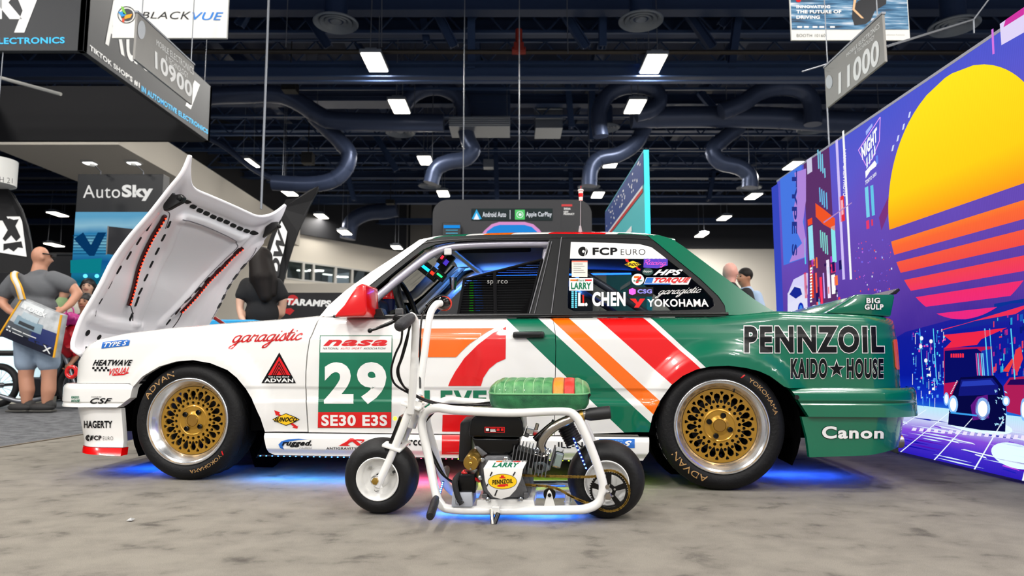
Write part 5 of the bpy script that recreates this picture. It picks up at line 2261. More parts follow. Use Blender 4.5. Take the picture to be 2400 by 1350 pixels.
def put(name, shape, quad, fn, material, parent, layer=1, step=10.0):
    """carry a unit shape onto a side surface; quad = pixel corners TL, TR, BR, BL"""
    if len(quad) == 2:
        (x0, y0), (x1, y1) = quad
        quad = [(x0, y0), (x1, y0), (x1, y1), (x0, y1)]
    wpx = math.hypot(quad[1][0] - quad[0][0], quad[1][1] - quad[0][1])
    hpx = math.hypot(quad[3][0] - quad[0][0], quad[3][1] - quad[0][1])
    flat = fn in (G, )
    vs, fs = shape
    if not flat:
        vs, fs = cut2d(vs, fs, (step / wpx, step / hpx))
    pts_ = []
    for a, b in vs:
        x, y = bilerp(quad, a, b)
        u, z = hit(x, y, fn)
        pts_.append((u, z))
    if fn is V:
        bm = bmesh.new()
        bv = [bm.verts.new((u, 0, z)) for u, z in pts_]
        for f in fs:
            try:
                bm.faces.new([bv[i] for i in f])
            except ValueError:
                pass
        for zc in ZC[:6]:
            bmesh.ops.bisect_plane(bm, geom=bm.verts[:] + bm.edges[:] + bm.faces[:], plane_co=(0, 0, zc), plane_no=(0, 0, 1), dist=1e-6)
        bm.verts.index_update()
        pts_ = [(v.co.x, v.co.z) for v in bm.verts]
        fs = [tuple(v.index for v in f.verts) for f in bm.faces]
        bm.free()
    me = bpy.data.meshes.new(name)
    off = .0008 + LAY * layer
    me.from_pydata([(u, fn(u, z) - off, z) for u, z in pts_], [], fs)
    bm = bmesh.new()
    bm.from_mesh(me)
    bm.normal_update()
    bmesh.ops.reverse_faces(bm, faces=[f for f in bm.faces if f.normal.y > 0])
    bm.to_mesh(me)
    bm.free()
    me.polygons.foreach_set('use_smooth', [True] * len(me.polygons))
    if fn is not G:
        me.normals_split_custom_set_from_vertices([tuple(nrm_of(fn, u, z)) for u, z in pts_])
    return link(name, me, material, parent)


def txt(s, quad, fn, material, parent, weight=0.0, slant=0.0, layer=2, space=1.09, outline=None, ow=.035):
    if outline is not None:
        put('lettering_outline', text2d(s, weight + ow, slant, space, weight), quad, fn, outline, parent, layer)
        layer += 1
    return put('lettering', text2d(s, min(weight, .045), slant, space), quad, fn, material, parent, layer)


def block(quad, fn, material, parent, layer=1, name='decal_patch'):
    return put(name, rect2d(), quad, fn, material, parent, layer)


def shape(poly, fn, material, parent, layer=1, holes=(), name='decal_shape'):
    s, q = poly2d(poly, None, holes)
    return put(name, s, q, fn, material, parent, layer)


# --- front wing
block([(241, 801), (306, 795), (302, 810), (238, 817)], V, D_blu, fender)
txt('TYPE S', [(246, 803), (300, 798), (297, 809), (244, 814)], V, D_wht, fender, .03, .3)
txt('HEATWAVE', [(221, 843), (312, 843), (309, 857), (218, 857)], V, D_blk, fender, .035, .3, space=1.1)
for r in range(2):
    for k in range(8):
        if (k + r) % 2 == 0:
            block([(217 + k * 5, 860 + r * 5), (222 + k * 5, 860 + r * 5), (221.6 + k * 5, 865 + r * 5), (216.6 + k * 5, 865 + r * 5)], V, D_blk, fender, name='checker')
txt('VISUAL', [(259, 864), (305, 860), (302, 875), (256, 880)], V, D_red, fender, .02, .35)
shape([(267, 878), (301, 875), (290, 879), (262, 881)], V, D_red, fender)
put('lettering', script2d('garagistic', .30), [(538, 774), (712, 769), (708, 812), (534, 820)], V, D_red, fender, 1)
shape([(655, 826), (694, 898), (613, 898)], V, D_blk, fender)
shape([(655, 836), (681, 879), (629, 879)], V, D_red, fender, 2)
for k in range(3):
    d = 8 + k * 8
    shape([(655, 836 + d * 1.15), (655 + 22 - d * .55, 879), (655 + 20 - d * .55, 879), (655, 840 + d * 1.15), (655 - 20 + d * .55, 879), (655 - 22 + d * .55, 879)], V, D_blk, fender, 3)
txt('Get a step ahead', ((630, 881), (678, 886)), V, D_wht, fender, .02)
txt('ADVAN', ((620, 887), (688, 896)), V, D_wht, fender, .04)


def sunoco(cx, cy, k, fn, parent):
    P = lambda l: [(cx + a * k, cy + b * k) for a, b in l]
    shape(P([(-27, -21), (-14, -16), (-16, -13), (26, 16), (28, 12), (25, 21), (14, 18), (17, 16), (-20, -10), (-23, -9)]), fn, D_red, parent, 1, name='decal_arrow')
    shape(P([(-31, 0), (-20, -6), (0, -14), (20, -6), (31, 0), (20, 6), (0, 14), (-20, 6)]), fn, D_blk, parent, 2)
    shape(P([(-28, 0), (-19, -5), (0, -12.5), (19, -5), (28, 0), (19, 5), (0, 12.5), (-19, 5)]), fn, D_yel, parent, 3)
    txt('SUNOCO', P([(-25, -5), (26, -5), (24, 5), (-27, 5)]), fn, D_blk, parent, .045, .2, layer=4)


sunoco(671, 983, 1.04, V, fender)

# --- door: number panel
block([(750, 786), (920, 786), (917, 1003), (745, 1003)], V, D_grn, door)
block([(752, 788), (918.5, 788), (917.5, 826), (751, 826)], V, D_wht, door, 2)
txt('nasa', [(762, 796.5), (911, 796.5), (907, 811), (758, 811)], V, D_red, door, .035, .25, layer=3)
txt('NATIONAL', [(758, 814.5), (795, 814.5), (794, 819), (757, 819)], V, D_blk, door, 0, .25, layer=3)
txt('AUTO SPORT', [(799, 814.5), (849, 814.5), (848, 819), (798, 819)], V, D_red, door, 0, .25, layer=3)
txt('ASSOCIATION', [(853, 814.5), (905, 814.5), (904, 819), (852, 819)], V, D_blk, door, 0, .25, layer=3)
txt('2', ((760, 849), (829, 946)), V, D_wht, door, .05)
txt('9', ((837, 848.5), (906, 947)), V, D_wht, door, .05)
block([(746, 966), (917.5, 966), (917, 1002), (745.5, 1002)], V, D_red, door, 2)
txt('SE30 E3S', ((754, 972), (908, 998)), V, D_wht, door, .035, layer=3)
# --- door: big seven
org = [(968, 770), (1158.5, 769), (1143, 777), (1128, 787), (1101, 805.5), (1083, 822.5), (1069, 837.3), (967, 837.3)]
shape(org, V, D_org, door)
redp = [(1186, 766), (1155, 781), (1120, 808), (1088, 840), (1067, 871), (1055, 893), (1050.7, 904.5), (1127.5, 904.5), (1133, 885), (1147, 864), (1165, 849.5), (1185, 841)]
shape(redp, V, D_red, door)
x = 952
for ch, (a, b) in zip('ELEVEN', ((957, 990), (995, 1028), (1033, 1061), (1063, 1107), (1109, 1141), (1147, 1187))):
    txt(ch, ((a, 915), (b, 958)), V, D_grn, door, .06)
block([(1037.5, 972), (1113, 972), (1112, 1011.5), (1036.5, 1011.5)], V, D_red, door)
block([(1036, 1019), (1112, 1019), (1112, 1065), (1035.5, 1065)], VS, D_red, skirt)

# --- sill skirt
shape([(653, 1042), (660, 1034), (676, 1029.5), (700, 1028), (722, 1030), (700, 1031), (680, 1034), (667, 1040), (663, 1048), (667, 1054), (657, 1050)], VS, D_blu, skirt)
txt('rugged.', [(663, 1032), (733, 1032), (730, 1048), (660, 1048)], VS, D_blk, skirt, .045, .25)
txt('radios', [(703, 1047), (733, 1047), (731, 1052), (701, 1052)], VS, D_gry, skirt, 0, .3)
shape([(793, 1045), (805, 1041), (821, 1027), (828, 1027), (850, 1044.5), (838, 1044.5), (824, 1033), (815, 1042), (822, 1045)], VS, D_red, skirt)
shape([(797, 1043), (812, 1035), (838, 1029), (855, 1030), (853, 1035), (843, 1040), (851, 1033), (836, 1032), (815, 1038), (803, 1045)], VS, D_red, skirt, 2)
txt('ANTIGRAVITY BATTERIES', ((765, 1048), (893, 1053.5)), VS, D_blk, skirt, .02)
txt('sparco', ((925, 1031), (992, 1050)), VS, D_blk, skirt, .02)
txt('ILL-N', ((1308, 1036), (1366, 1050)), VS, D_blk, skirt, .02)
block(((1404, 1028.5), (1487.5, 1050)), VS, D_blu, skirt)
txt('TYPE', [(1410, 1037), (1457, 1037), (1455, 1046), (1407, 1046)], VS, D_wht, skirt, .04, .25)
txt('S', [(1463, 1032.5), (1481, 1032.5), (1478, 1046), (1459, 1046)], VS, D_wht, skirt, .05, .25)
txt('TOURING ITEMS', ((1408, 1031), (1460, 1033.6)), VS, mat('vinyl_paleblue', '#7FB0E0', .3), skirt)

# --- rear quarter
txt('PENNZOIL', [(1744, 764), (2070, 765), (2072, 827), (1744, 827)], V, D_blk, quarter, .045, space=1.2, outline=D_wht, ow=.028)
txt('KAIDO', [(1853, 840), (1938, 840), (1938, 887), (1853, 887)], V, D_blk, quarter, .045, space=1.2, outline=D_wht, ow=.026)
star = [(1960 + (22 if k % 2 == 0 else 9) * math.sin(k * PI / 5), 865 - (24 if k % 2 == 0 else 9.5) * math.cos(k * PI / 5)) for k in range(10)]
shape(star, V, D_wht, quarter, 2)
star = [(1960 + (18 if k % 2 == 0 else 7.4) * math.sin(k * PI / 5), 865.3 - (19.5 if k % 2 == 0 else 7.8) * math.cos(k * PI / 5)) for k in range(10)]
shape(star, V, D_blk, quarter, 3)
txt('HOUSE', [(1984, 840), (2070, 840), (2070, 887), (1984, 887)], V, D_blk, quarter, .045, space=1.2, outline=D_wht, ow=.026)
txt('Canon', [(1926, 998), (2071, 1002), (2070, 1028), (1926, 1028)], VA, D_wht, apron, .035, outline=D_blk, ow=.025, space=1.12)
fnS = lambda u, z: sv - .001
txt('BIG', [(2030, 698), (2062, 698), (2062, 711), (2030, 711)], fnS, D_wht, spoil, .04, outline=D_blk, ow=.03, space=1.15)
txt('GULP', [(2026, 713), (2070, 713), (2070, 726), (2026, 726)], fnS, D_wht, spoil, .04, outline=D_blk, ow=.03, space=1.15)

# --- front bumper
txt('KAIDO', [(168, 928), (186, 928), (186, 934), (168, 934)], VB, D_grn, fbump, .05, .2)
txt('HOUSE', [(168, 936), (188, 936), (188, 943), (168, 943)], VB, D_grn, fbump, .05, .2)
txt('COOLED BY', ((215, 929), (239, 931.5)), VB, D_blk, fbump, .02)
txt('CSF', [(214, 933), (264, 933), (261, 946), (211, 946)], VB, D_blk, fbump, .02, .25)
txt('HAGERTY', ((197, 986), (264, 1003)), VD, D_blk, dam, .03)


def fcp(x0, y0, x1, y1, fn, parent, layer=2):
    w = x1 - x0
    h = y1 - y0
    c = (x0 + h * .5, (y0 + y1) / 2)
    ring = circle2d(c[0], c[1], (h * .5, h * .5), 28)
    shape(ring, fn, D_blk, parent, layer, [circle2d(c[0] + h * .05, c[1], (h * .14, h * .14), 14)], name='decal_disc')
    shape([(c[0] + h * .2, c[1] - h * .5), (c[0] + h * .28, c[1] - h * .5), (c[0] + h * .38, c[1] - h * .2), (c[0] + h * .22, c[1] + h * .5), (c[0] + h * .14, c[1] + h * .5), (c[0] + h * .3, c[1] - h * .18)], fn, D_wht, parent, layer + 1)
    txt('FCP', ((x0 + w * .215, y0 + h * .1), (x0 + w * .585, y0 + h * .88)), fn, D_blk, parent, .04, layer=layer)
    txt('EURO', ((x0 + w * .635, y0 + h * .26), (x1, y0 + h * .86)), fn, D_blk, parent, -.012, layer=layer)


fcp(200.5, 1019, 266, 1033.5, VD, dam)

# --- quarter window
GG = lambda u, z: G(u, z) + .006
strip = [(1337.5, 567), (1440, 569.5), (1500, 572.5), (1527, 579.5), (1558, 603), (1562, 607), (1335, 606)]
shape(strip, GG, D_wht, gq, 1)
fcp(1355, 578, 1512.5, 600.5, GG, gq, 2)
block(((1340, 611), (1377, 649)), GG, mat('paper', '#CFCBC0', .6), gq)
block(((1340, 611), (1377, 614)), GG, mat('vinyl_salmon', '#D86A55', .4), gq, 2)
for k in range(5):
    block(((1344, 618 + k * 5), (1344 + [22, 26, 18, 24, 28][k], 619 + k * 5)), GG, D_gry, gq, 2)


def plate(quad, fn, parent):
    block(quad, fn, D_wht, parent, 1, 'name_plate')
    q = lambda a0, b0, a1, b1: [bilerp(quad, a0, b1), bilerp(quad, a1, b1), bilerp(quad, a1, b0), bilerp(quad, a0, b0)]
    block(q(.05, .78, .38, .90), fn, D_org, parent, 2)
    block(q(.66, .78, .95, .90), fn, D_red, parent, 2)
    txt('Where\'s', q(.30, .72, .70, .97), fn, D_grn, parent, 0, .35, layer=3)
    txt('LARRY', q(.08, .10, .92, .66), fn, D_grn, parent, .05, layer=2)


plate([(1334, 652), (1390, 652), (1390, 681), (1334, 681)], GG, gq)
sunoco(1483, 620, .68, GG, gq)
shape([(1509, 606), (1565, 606), (1565, 622), (1540, 629), (1508, 627)], GG, D_pur, gq)
put('lettering', script2d('Racing', .34), [(1509, 608), (1564, 610), (1562, 628), (1508, 626)], GG, D_pnk, gq, 2)
shape(circle2d(1518, 637, (13, 8.5), 24), GG, mat('vinyl_teal', '#173C38', .3), gq)
txt('dapper', ((1508, 633), (1528, 640)), GG, D_wht, gq)
txt('HPS', [(1537, 631.5), (1601, 631.5), (1597, 645), (1531, 645)], GG, D_wht, gq, .06, .35)
shape(circle2d(1495, 655, (14.5, 13.5), 28), GG, D_wht, gq)
shape([(1486, 647), (1500, 647), (1496, 652), (1486, 652)], GG, D_org, gq, 2)
shape([(1503, 646), (1503, 652), (1498, 657), (1496, 663), (1490, 663), (1492, 655)], GG, D_red, gq, 2)
txt('ELEVEN', ((1485, 656.5), (1505, 659.5)), GG, D_grn, gq, .05, layer=3)
block([(1515, 650), (1621, 650), (1613, 667), (1508, 667)], GG, D_wht, gq)
shape([(1516, 651), (1532, 651), (1528, 663), (1511, 663)], GG, D_blu, gq, 2)
txt('TORQUE', [(1536, 651), (1620, 650), (1613, 664), (1530, 664)], GG, D_red, gq, .06, .3, layer=3)
block([(1509, 664.5), (1572, 664.5), (1571, 667), (1508, 667)], GG, D_blu, gq, 2)
block([(1471, 673), (1531, 673), (1531, 695), (1471, 695)], GG, D_blk, gq)
shape([(1474, 679), (1482, 675), (1490, 679), (1490, 688), (1482, 692), (1474, 688)], GG, D_pnk, gq, 2)
txt('CSG', ((1494, 678), (1528, 688)), GG, mat('vinyl_lilac', '#8C86E8', .3), gq, .04)
put('lettering', script2d('garagistic', .26), [(1541, 675), (1646, 671), (1640, 694), (1535, 699)], GG, D_wht, gq, 1)
txt('L.', ((1355, 686), (1377, 718)), GG, D_wht, gq, .04)
txt('CHEN', ((1388, 684), (1466, 718)), GG, D_wht, gq, .045)
shape([(1476, 700), (1490, 700), (1495, 709), (1500, 700), (1512, 700), (1497, 721), (1486, 721), (1491, 713)], GG, D_red, gq)
txt('YOKOHAMA', [(1517, 701), (1659, 701), (1661, 719), (1517, 719)], GG, D_wht, gq, .025)
# ---------------------------------------------------------------- cabin
M_cage = mat('cage_silver', '#B9B6C4', .3, metal=.35, coat=.3)
M_head = mat('headliner', '#A9AEB8', .8)
M_cab = mat('cabin_black', '#08080B', .85, spec=.15)
m = MB()
m.grid(lambda a, b: Vector((ru0 + .12 + (ru1 - ru0 - .2) * a, .30 + (CW - .6) * b, zrail(ru0 + .12 + (ru1 - ru0 - .2) * a) - .045 + .02 * math.sin(PI * b))), 20, 8)
m.build('headliner', M_head, car)
m = MB()
m.box((1.75, CW / 2, .30), (2.1, CW - .2, .04))
m.box((1.5, CW - .11, .55), (1.5, .03, .46))
m.box((2.75, CW / 2, .60), (.05, CW - .3, .42))
m.build('cabin_shell', M_cab, car, 0)
# dashboard
dv = .30
dp = [uz(x, y, .45) for x, y in ((800, 760), (812, 745), (866, 742), (882, 741), (915, 744), (925, 770), (920, 810), (800, 810))]
m = MB()
m.prism(dp, lambda a, b, d: Vector((a, d, b)), .16, CW - .16)
dash = m.build('dashboard', M_cab, car, 30, bevel=.02)
hp_ = [uz(x, y, .42) for x, y in ((866, 746), (872, 722), (882, 708), (893, 703), (902, 707), (906, 722), (908, 746))]
m = MB()
m.prism(hp_, lambda a, b, d: Vector((a, d, b)), .30, .66)
m.build('instrument_hood', mat('hood_blue_black', '#14182A', .5), dash, 30, bevel=.012)
# steering wheel
sc_ = cp(955, 722, .47)
ax = Vector((1, 0, .38)).normalized()
x_, y_ = frame_from_axis(ax)
m = MB()
m.tube([sc_ + (x_ * math.cos(t) + y_ * math.sin(t)) * .165 for t in [2 * PI * k / 36 for k in range(36)]], .015, 8, closed=True)
for k in range(3):
    t = PI / 2 + k * 2 * PI / 3
    m.tube([sc_ - ax * .02, sc_ + (x_ * math.cos(t) + y_ * math.sin(t)) * .16], .008, 6)
m.tube([sc_ - ax * .25, sc_], .02, 10)
m.build('steering_wheel', M_rub, car)
# roll cage
gi = lambda x, y, d: (lambda q: Vector((q[0], G(*q) + d, q[1])))(hit(x, y, G, .15))
nearbar = [gi(x, y, .045) for x, y in ((850, 744), (868, 706), (900, 676), (940, 643), (980, 612), (1012, 590), (1050, 577), (1110, 571), (1200, 568.5), (1290, 568))]
m = MB()
m.tube(spline(nearbar, 5), .021, 12)
m.build('roll_cage_side_bar', M_cage, car, 50)
m = MB()
m.tube(spline([Vector((p.x, CW - p.y, p.z)) for p in nearbar], 5), .021, 12)
m.build('roll_cage_side_bar', M_cage, car, 50)
ub = nearbar[-1].x - .02
zt_ = nearbar[-1].z
m = MB()
m.tube(fillet([(ub - .06, .20, .32), (ub, .285, zt_), (ub, CW - .285, zt_), (ub - .06, CW - .2, .32)], .1), .021, 12)
m.build('roll_cage_hoop', M_cage, car, 50)
for s_ in (.29, CW - .29):
    m = MB()
    m.tube([(ub, s_, zt_ - .03), (ub + .85, s_ + (.06 if s_ < .8 else -.06), .60)], .019, 10)
    m.build('roll_cage_stay', M_cage, car, 50)
m = MB()
m.tube([(nearbar[6].x, nearbar[6].y, nearbar[6].z), (nearbar[6].x, CW - nearbar[6].y, nearbar[6].z)], .019, 10)
m.build('roll_cage_cross_bar', M_cage, car, 50)
# seats
for vy in (.47, 1.19):
    prof = [(1.20, .34), (1.62, .34), (1.72, .50), (1.86, 1.0), (1.83, 1.08), (1.76, 1.09), (1.70, 1.02), (1.56, .56), (1.45, .46), (1.22, .47), (1.17, .42)]
    m = MB()
    m.prism(prof, lambda a, b, d: Vector((a, d, b)), vy - .15, vy + .15)
    seat = m.build('bucket_seat', mat('seat_cloth', '#121216', .9), car, 30, bevel=.03)
    for s_ in (-1, 1):
        w = [(1.22, .36), (1.60, .36), (1.72, .52), (1.84, .98), (1.74, .99), (1.64, .86), (1.50, .62), (1.38, .53), (1.20, .52)]
        m = MB()
        m.prism(w, lambda a, b, d: Vector((a, d, b)), vy + s_ * .15 - .02, vy + s_ * .22)
        m.build('bolster', mat('seat_cloth', '#121216', .9), seat, 30, bevel=.015)
# harness straps glowing through the net
for (x, y0, y1, m_) in ((1105, 660, 733, emis('strap_green', '#3CFF1E', .8)), (1117, 655, 730, mat('strap_blue', '#1668C8', .6, emit='#1668C8', estr=.3)), (1126, 658, 725, mat('strap_blue2', '#1450A0', .6, emit='#1450A0', estr=.3))):
    m = MB()
    a, b = cp(x, y0, .34), cp(x, y1, .34)
    m.box((a + b) / 2, (.022, .006, (a - b).length), (0, rad(0 if x < 1110 else -5), 0))
    m.build('harness_strap', m_, car, 0)


def net_material():
    mm = bpy.data.materials.new('window_net')
    mm.use_nodes = True
    nt = mm.node_tree
    b = nt.nodes['Principled BSDF']
    b.inputs['Base Color'].default_value = rgb('#030304')
    b.inputs['Roughness'].default_value = .9
    b.inputs['Specular IOR Level'].default_value = .05
    tc = nt.nodes.new('ShaderNodeTexCoord')
    vo = nt.nodes.new('ShaderNodeTexVoronoi')
    vo.inputs['Scale'].default_value = 190
    vo.inputs['Randomness'].default_value = 0
    nt.links.new(tc.outputs['Object'], vo.inputs['Vector'])
    gt = nt.nodes.new('ShaderNodeMath')
    gt.operation = 'GREATER_THAN'
    gt.inputs[1].default_value = .24
    nt.links.new(vo.outputs['Distance'], gt.inputs[0])
    nt.links.new(gt.outputs[0], b.inputs['Alpha'])
    return mm


net_o = [hit(x, y, G, .15) for x, y in ((1086, 652), (1130, 641), (1200, 624), (1272, 606), (1238, 737), (1070, 738))]
net = panel('window_net', net_o, lambda u, z: G(u, z) + .026, net_material(), car, .3, thick=.003, analytic=False)
for (a, b, w_) in (((1084, 655), (1272, 607), .014), ((1158, 636), (1160, 736), .016), ((1086, 655), (1072, 737), .012), ((1270, 608), (1237, 737), .014)):
    m = MB()
    A_, B_ = hit(*a, G, .15), hit(*b, G, .15)
    m.tube([(A_[0], G(*A_) + .022, A_[1]), (B_[0], G(*B_) + .022, B_[1])], w_ * .6, 6)
    m.build('webbing', M_cab, net, 0)
txt('sparco', ((1142, 657), (1190, 668)), lambda u, z: G(u, z) + .022, mat('net_print', '#8C8A88', .6), net, 0)
# sun visor bar, latch, little clear cup
m = MB()
a, b = cp(1060, 583, .40), cp(1242, 580, .40)
m.box((a + b) / 2, (b.x - a.x, .16, .028))
m.build('sun_visor', M_cab, car, 0, bevel=.008)
m = MB()
c = gi(1047, 588, .03)
m.box(c, (.04, .012, .036))
m.build('belt_latch', mat('latch_white', '#D6D4D2', .4), car, 0, bevel=.006)
m = MB()
c = cp(1062, 679, .33)
m.lathe([(0, 0), (.014, 0), (.021, .066), (.019, .066), (.013, .004), (0, .004)], c, (0, 0, 1), 18)
m.build('clear_cup', glass('clear_plastic', '#E4EAF0', .25), car)
# dash gadgets with lit faces
for (x, y, w_, h_, v_, c_, e_) in ((1003, 633, .12, .05, .62, '#18C8FF', 2.2), (1013, 640, .03, .05, .58, '#FF2A18', 3.), (1030, 645, .045, .03, .56, '#20FF70', 3.), (1036, 603, .015, .06, .56, '#FF2030', 3.), (1045, 615, .03, .09, .6, '#6A4CFF', .6)):
    c = cp(x, y, v_)
    m = MB()
    m.box(c + Vector((0, .02, 0)), (w_ + .02, .03, h_ + .02), (0, rad(38), 0))
    g_ = m.build('dash_gadget', M_trim, car, 0, bevel=.004)
    m = MB()
    m.box(c + Vector((0, .003, 0)), (w_ * .8, .004, h_ * .35), (0, rad(38), 0))
    m.build('gadget_screen', emis('gadget' + c_, c_, e_), g_, 0)
# drink cup standing on the dash
dc = cp(912, 741, .50)
cup = thing('drink_cup', 'dark blue drink cup with red domed lid standing on the dashboard', 'cup', CARP0 + cd * dc.x + cn * dc.y + Vector((0, 0, dc.z)))
m = MB()
m.lathe([(0, 0), (.028, 0), (.036, .095), (.034, .095), (.026, .004), (0, .004)], (0, 0, 0), (0, 0, 1), 24)
m.build('cup_body', mat('cup_navy', '#161C4C', .4), cup)
m = MB()
m.lathe([(.038, .094), (.038, .104), (.034, .108), (.033, .128), (.026, .145), (.012, .155), (0, .157)], (0, 0, 0), (0, 0, 1), 24)
m.build('dome_lid', mat('lid_red', '#E0141A', .3, coat=.5), cup)
# quarter window lights seen behind the glass
for k in range(9):
    for j in range(2):
        m = MB()
        m.box(cp(1342 + j * 8, 684 + k * 4.5, .42), (.012, .004, .007))
        m.build('led_tile', emis('led_cyan', '#7FE8FF', 3), car, 0)
m = MB()
m.box(cp(1367, 704, .5), (.008, .008, .06))
m.build('led_stick', emis('led_redst', '#FF3020', 3), car, 0)
# blue light strip over the far door
m = MB()
a, b = Vector((nearbar[6].x + .1, CW - .33, zt_ - .03)), Vector((ub + .5, CW - .33, zt_ - .03))
m.tube([a, b], .006, 6)
st = m.build('cabin_light_strip', emis('strip_blue', '#1C5CFF', 12), car, 0)
L = bpy.data.lights.new('cabin_glow', 'AREA')
L.shape = 'RECTANGLE'
L.size, L.size_y = .9, .05
L.energy = 5
L.color = (.10, .32, 1)
lo = bpy.data.objects.new('cabin_glow', L)
COL.objects.link(lo)
lo.parent = car
lo.location = (ub - .3, CW - .36, zt_ - .16)
lo.rotation_euler = (rad(140), 0, 0)
# ---------------------------------------------------------------- light strips under the sills
for (u0, u1, c_, e_) in ((.36, .98, '#2A6BFF', 16), (.98, 1.34, '#FF2540', 12), (1.34, 1.62, '#C8FF30', 10), (1.62, 2.12, '#B4F020', 10)):
    m = MB()
    m.box(((u0 + u1) / 2, .026, .124), (u1 - u0, .012, .006))
    s_ = m.build('sill_light_strip', mat('strip_body', '#101014', .5), car, 0)
    m = MB()
    n = int((u1 - u0) / .03)
    for k in range(n):
        m.box((u0 + .015 + k * .03, .019, .1225), (.005, .003, .003))
    d_ = m.build('led', emis('sill' + c_, c_, e_ * 2), s_, 0)
    d_['kind'] = 'stuff'
for (u0, u1, v_, z_, c_, e_) in ((.30, .98, .10, .115, (.03, .28, 1), 4.5), (.98, 1.36, .10, .115, (1, .06, .26), 4), (1.36, 2.1, .10, .115, (.45, .9, .05), 3.2), (2.75, 3.2, .5, .13, (.02, .09, 1), 5), (-.50, -.15, .35, .13, (.01, .10, 1), 4.5)):
    L = bpy.data.lights.new('underglow', 'AREA')
    L.shape = 'RECTANGLE'
    L.size, L.size_y = u1 - u0, .03
    L.energy = e_
    L.color = c_
    lo = bpy.data.objects.new('underglow', L)
    COL.objects.link(lo)
    lo.parent = car
    lo.location = ((u0 + u1) / 2, v_, z_)
# ================================================================== MINI BIKE
BKO = atZ(896, 1200, 0)
BK1 = atZ(1421, 1211, 0)
bd = (BK1 - BKO).normalized()
LEAN = rad(5.0)
bw0 = Vector((-bd.y, bd.x, 0))
bez = (Vector((0, 0, 1)) * math.cos(LEAN) - bw0 * math.sin(LEAN)).normalized()
bew = bez.cross(bd).normalized()
BMAT = Matrix((bd, bew, bez)).transposed()
bike = thing('mini_bike', 'white framed mini bike with green pleated seat standing before the car', 'mini bike', BKO, BMAT.to_euler())
bc = Vector((0, 0, CAM_H)) - BKO
BC = Vector((bc.dot(bd), bc.dot(bew), bc.dot(bez)))


def bp(px, py, w=0.0):
    d = ray(px, py)
    dl = Vector((d.dot(bd), d.dot(bew), d.dot(bez)))
    t = (w - BC.y) / dl.y
    return BC + dl * t


def bps(lst, w=0.0):
    return [bp(*p, w) if len(p) == 2 else bp(*p) for p in lst]


def bprism(name, poly, w0, w1, material, parent, bevel=.004, wt=None, seg=2):
    """pixel polygon traced at depth wt, extruded from w0 (near) to w1 (far)"""
    P = [bp(x, y, w0 if wt is None else wt) for x, y in poly]
    m = MB()
    m.prism([(p.x, p.z) for p in P], lambda a, b, d: Vector((a, d, b)), w0, w1)
    return m.build(name, material, parent, 35, bevel=bevel, seg=seg)


M_bw = mat('frame_white', '#E6E5E2', .22, coat=.6)
M_bblk = mat('bike_black', '#060607', .25, spec=.35)
M_balu = mat('cast_grey', '#6E6F72', .45, metal=.5, bump=(120, .2))
M_bst = mat('steel_brushed', '#B9B2A8', .25, metal=1)
M_chr = mat('chrome', '#D2D6DA', .10, metal=1)
M_gldc = mat('zinc_gold', '#C09A4A', .28, metal=.9)
M_chain = mat('chain_gold', '#A8863C', .4, metal=.7)
M_bt = mat('bike_tyre', '#0E0E10', .55, spec=.35, bump=(80, .15))


def bike_wheel(cx, rw, drive):
    m = MB()
    hw = .062
    prof = [(.080, -hw + .004), (.092, -hw - .004), (.108, -hw - .004), (.124, -hw + .006), (.136, -hw + .024), (rw, -hw + .045), (rw + .001, 0), (rw, hw - .045), (.136, hw - .024), (.124, hw - .006), (.108, hw + .004), (.092, hw + .004), (.080, hw - .004)]
    m.lathe(prof, (cx, 0, rw), (0, 1, 0), 56)
    m.v = [(x, y * (1 + .06 * max(0, 1 - z / .05)), max(z, .001)) for x, y, z in m.v]
    t = m.build('tyre', M_bt, bike, 50)
    m = MB()
    m.lathe([(.080, -hw + .006), (.083, -hw - .004), (.080, -hw - .006), (.074, -hw + .004), (.066, -hw + .028), (.040, -hw + .034), (.034, -hw + .026), (.022, -hw + .022), (.016, -hw + .024), (.012, -hw + .04), (.012, hw - .04), (.066, hw - .028), (.074, hw - .004), (.083, hw + .004), (.08, hw)], (cx, 0, rw), (0, 1, 0), 44)
    m.build('rim', M_bw, t, 45)
    m = MB()
    m.lathe([(.013, -hw + .01), (.013, -hw + .05)], (cx, 0, rw), (0, 1, 0), 16)
    m.build('bearing', M_lug, t)
    if not drive:
        for k in range(3):
            a = rad(15 + 120 * k)
            m = MB()
            c = Vector((cx + .05 * math.cos(a), -hw + .028, rw + .05 * math.sin(a)))
            m.lathe([(.007, 0), (.007, .006), (0, .006)], c, (0, -1, 0), 6)
            m.build('rim_nut', M_chr, t)
        m = MB()
        c = Vector((cx + .056, -hw + .02, rw + .022))
        m.tube([c, c + Vector((.016, -.012, .008))], .005, 8)
        m.build('valve_stem', M_lug, t)
    return t


bwf = bike_wheel(0.0, .1435, False)
bxr = (BK1 - BKO).length
bwr = bike_wheel(bxr, .1435, True)
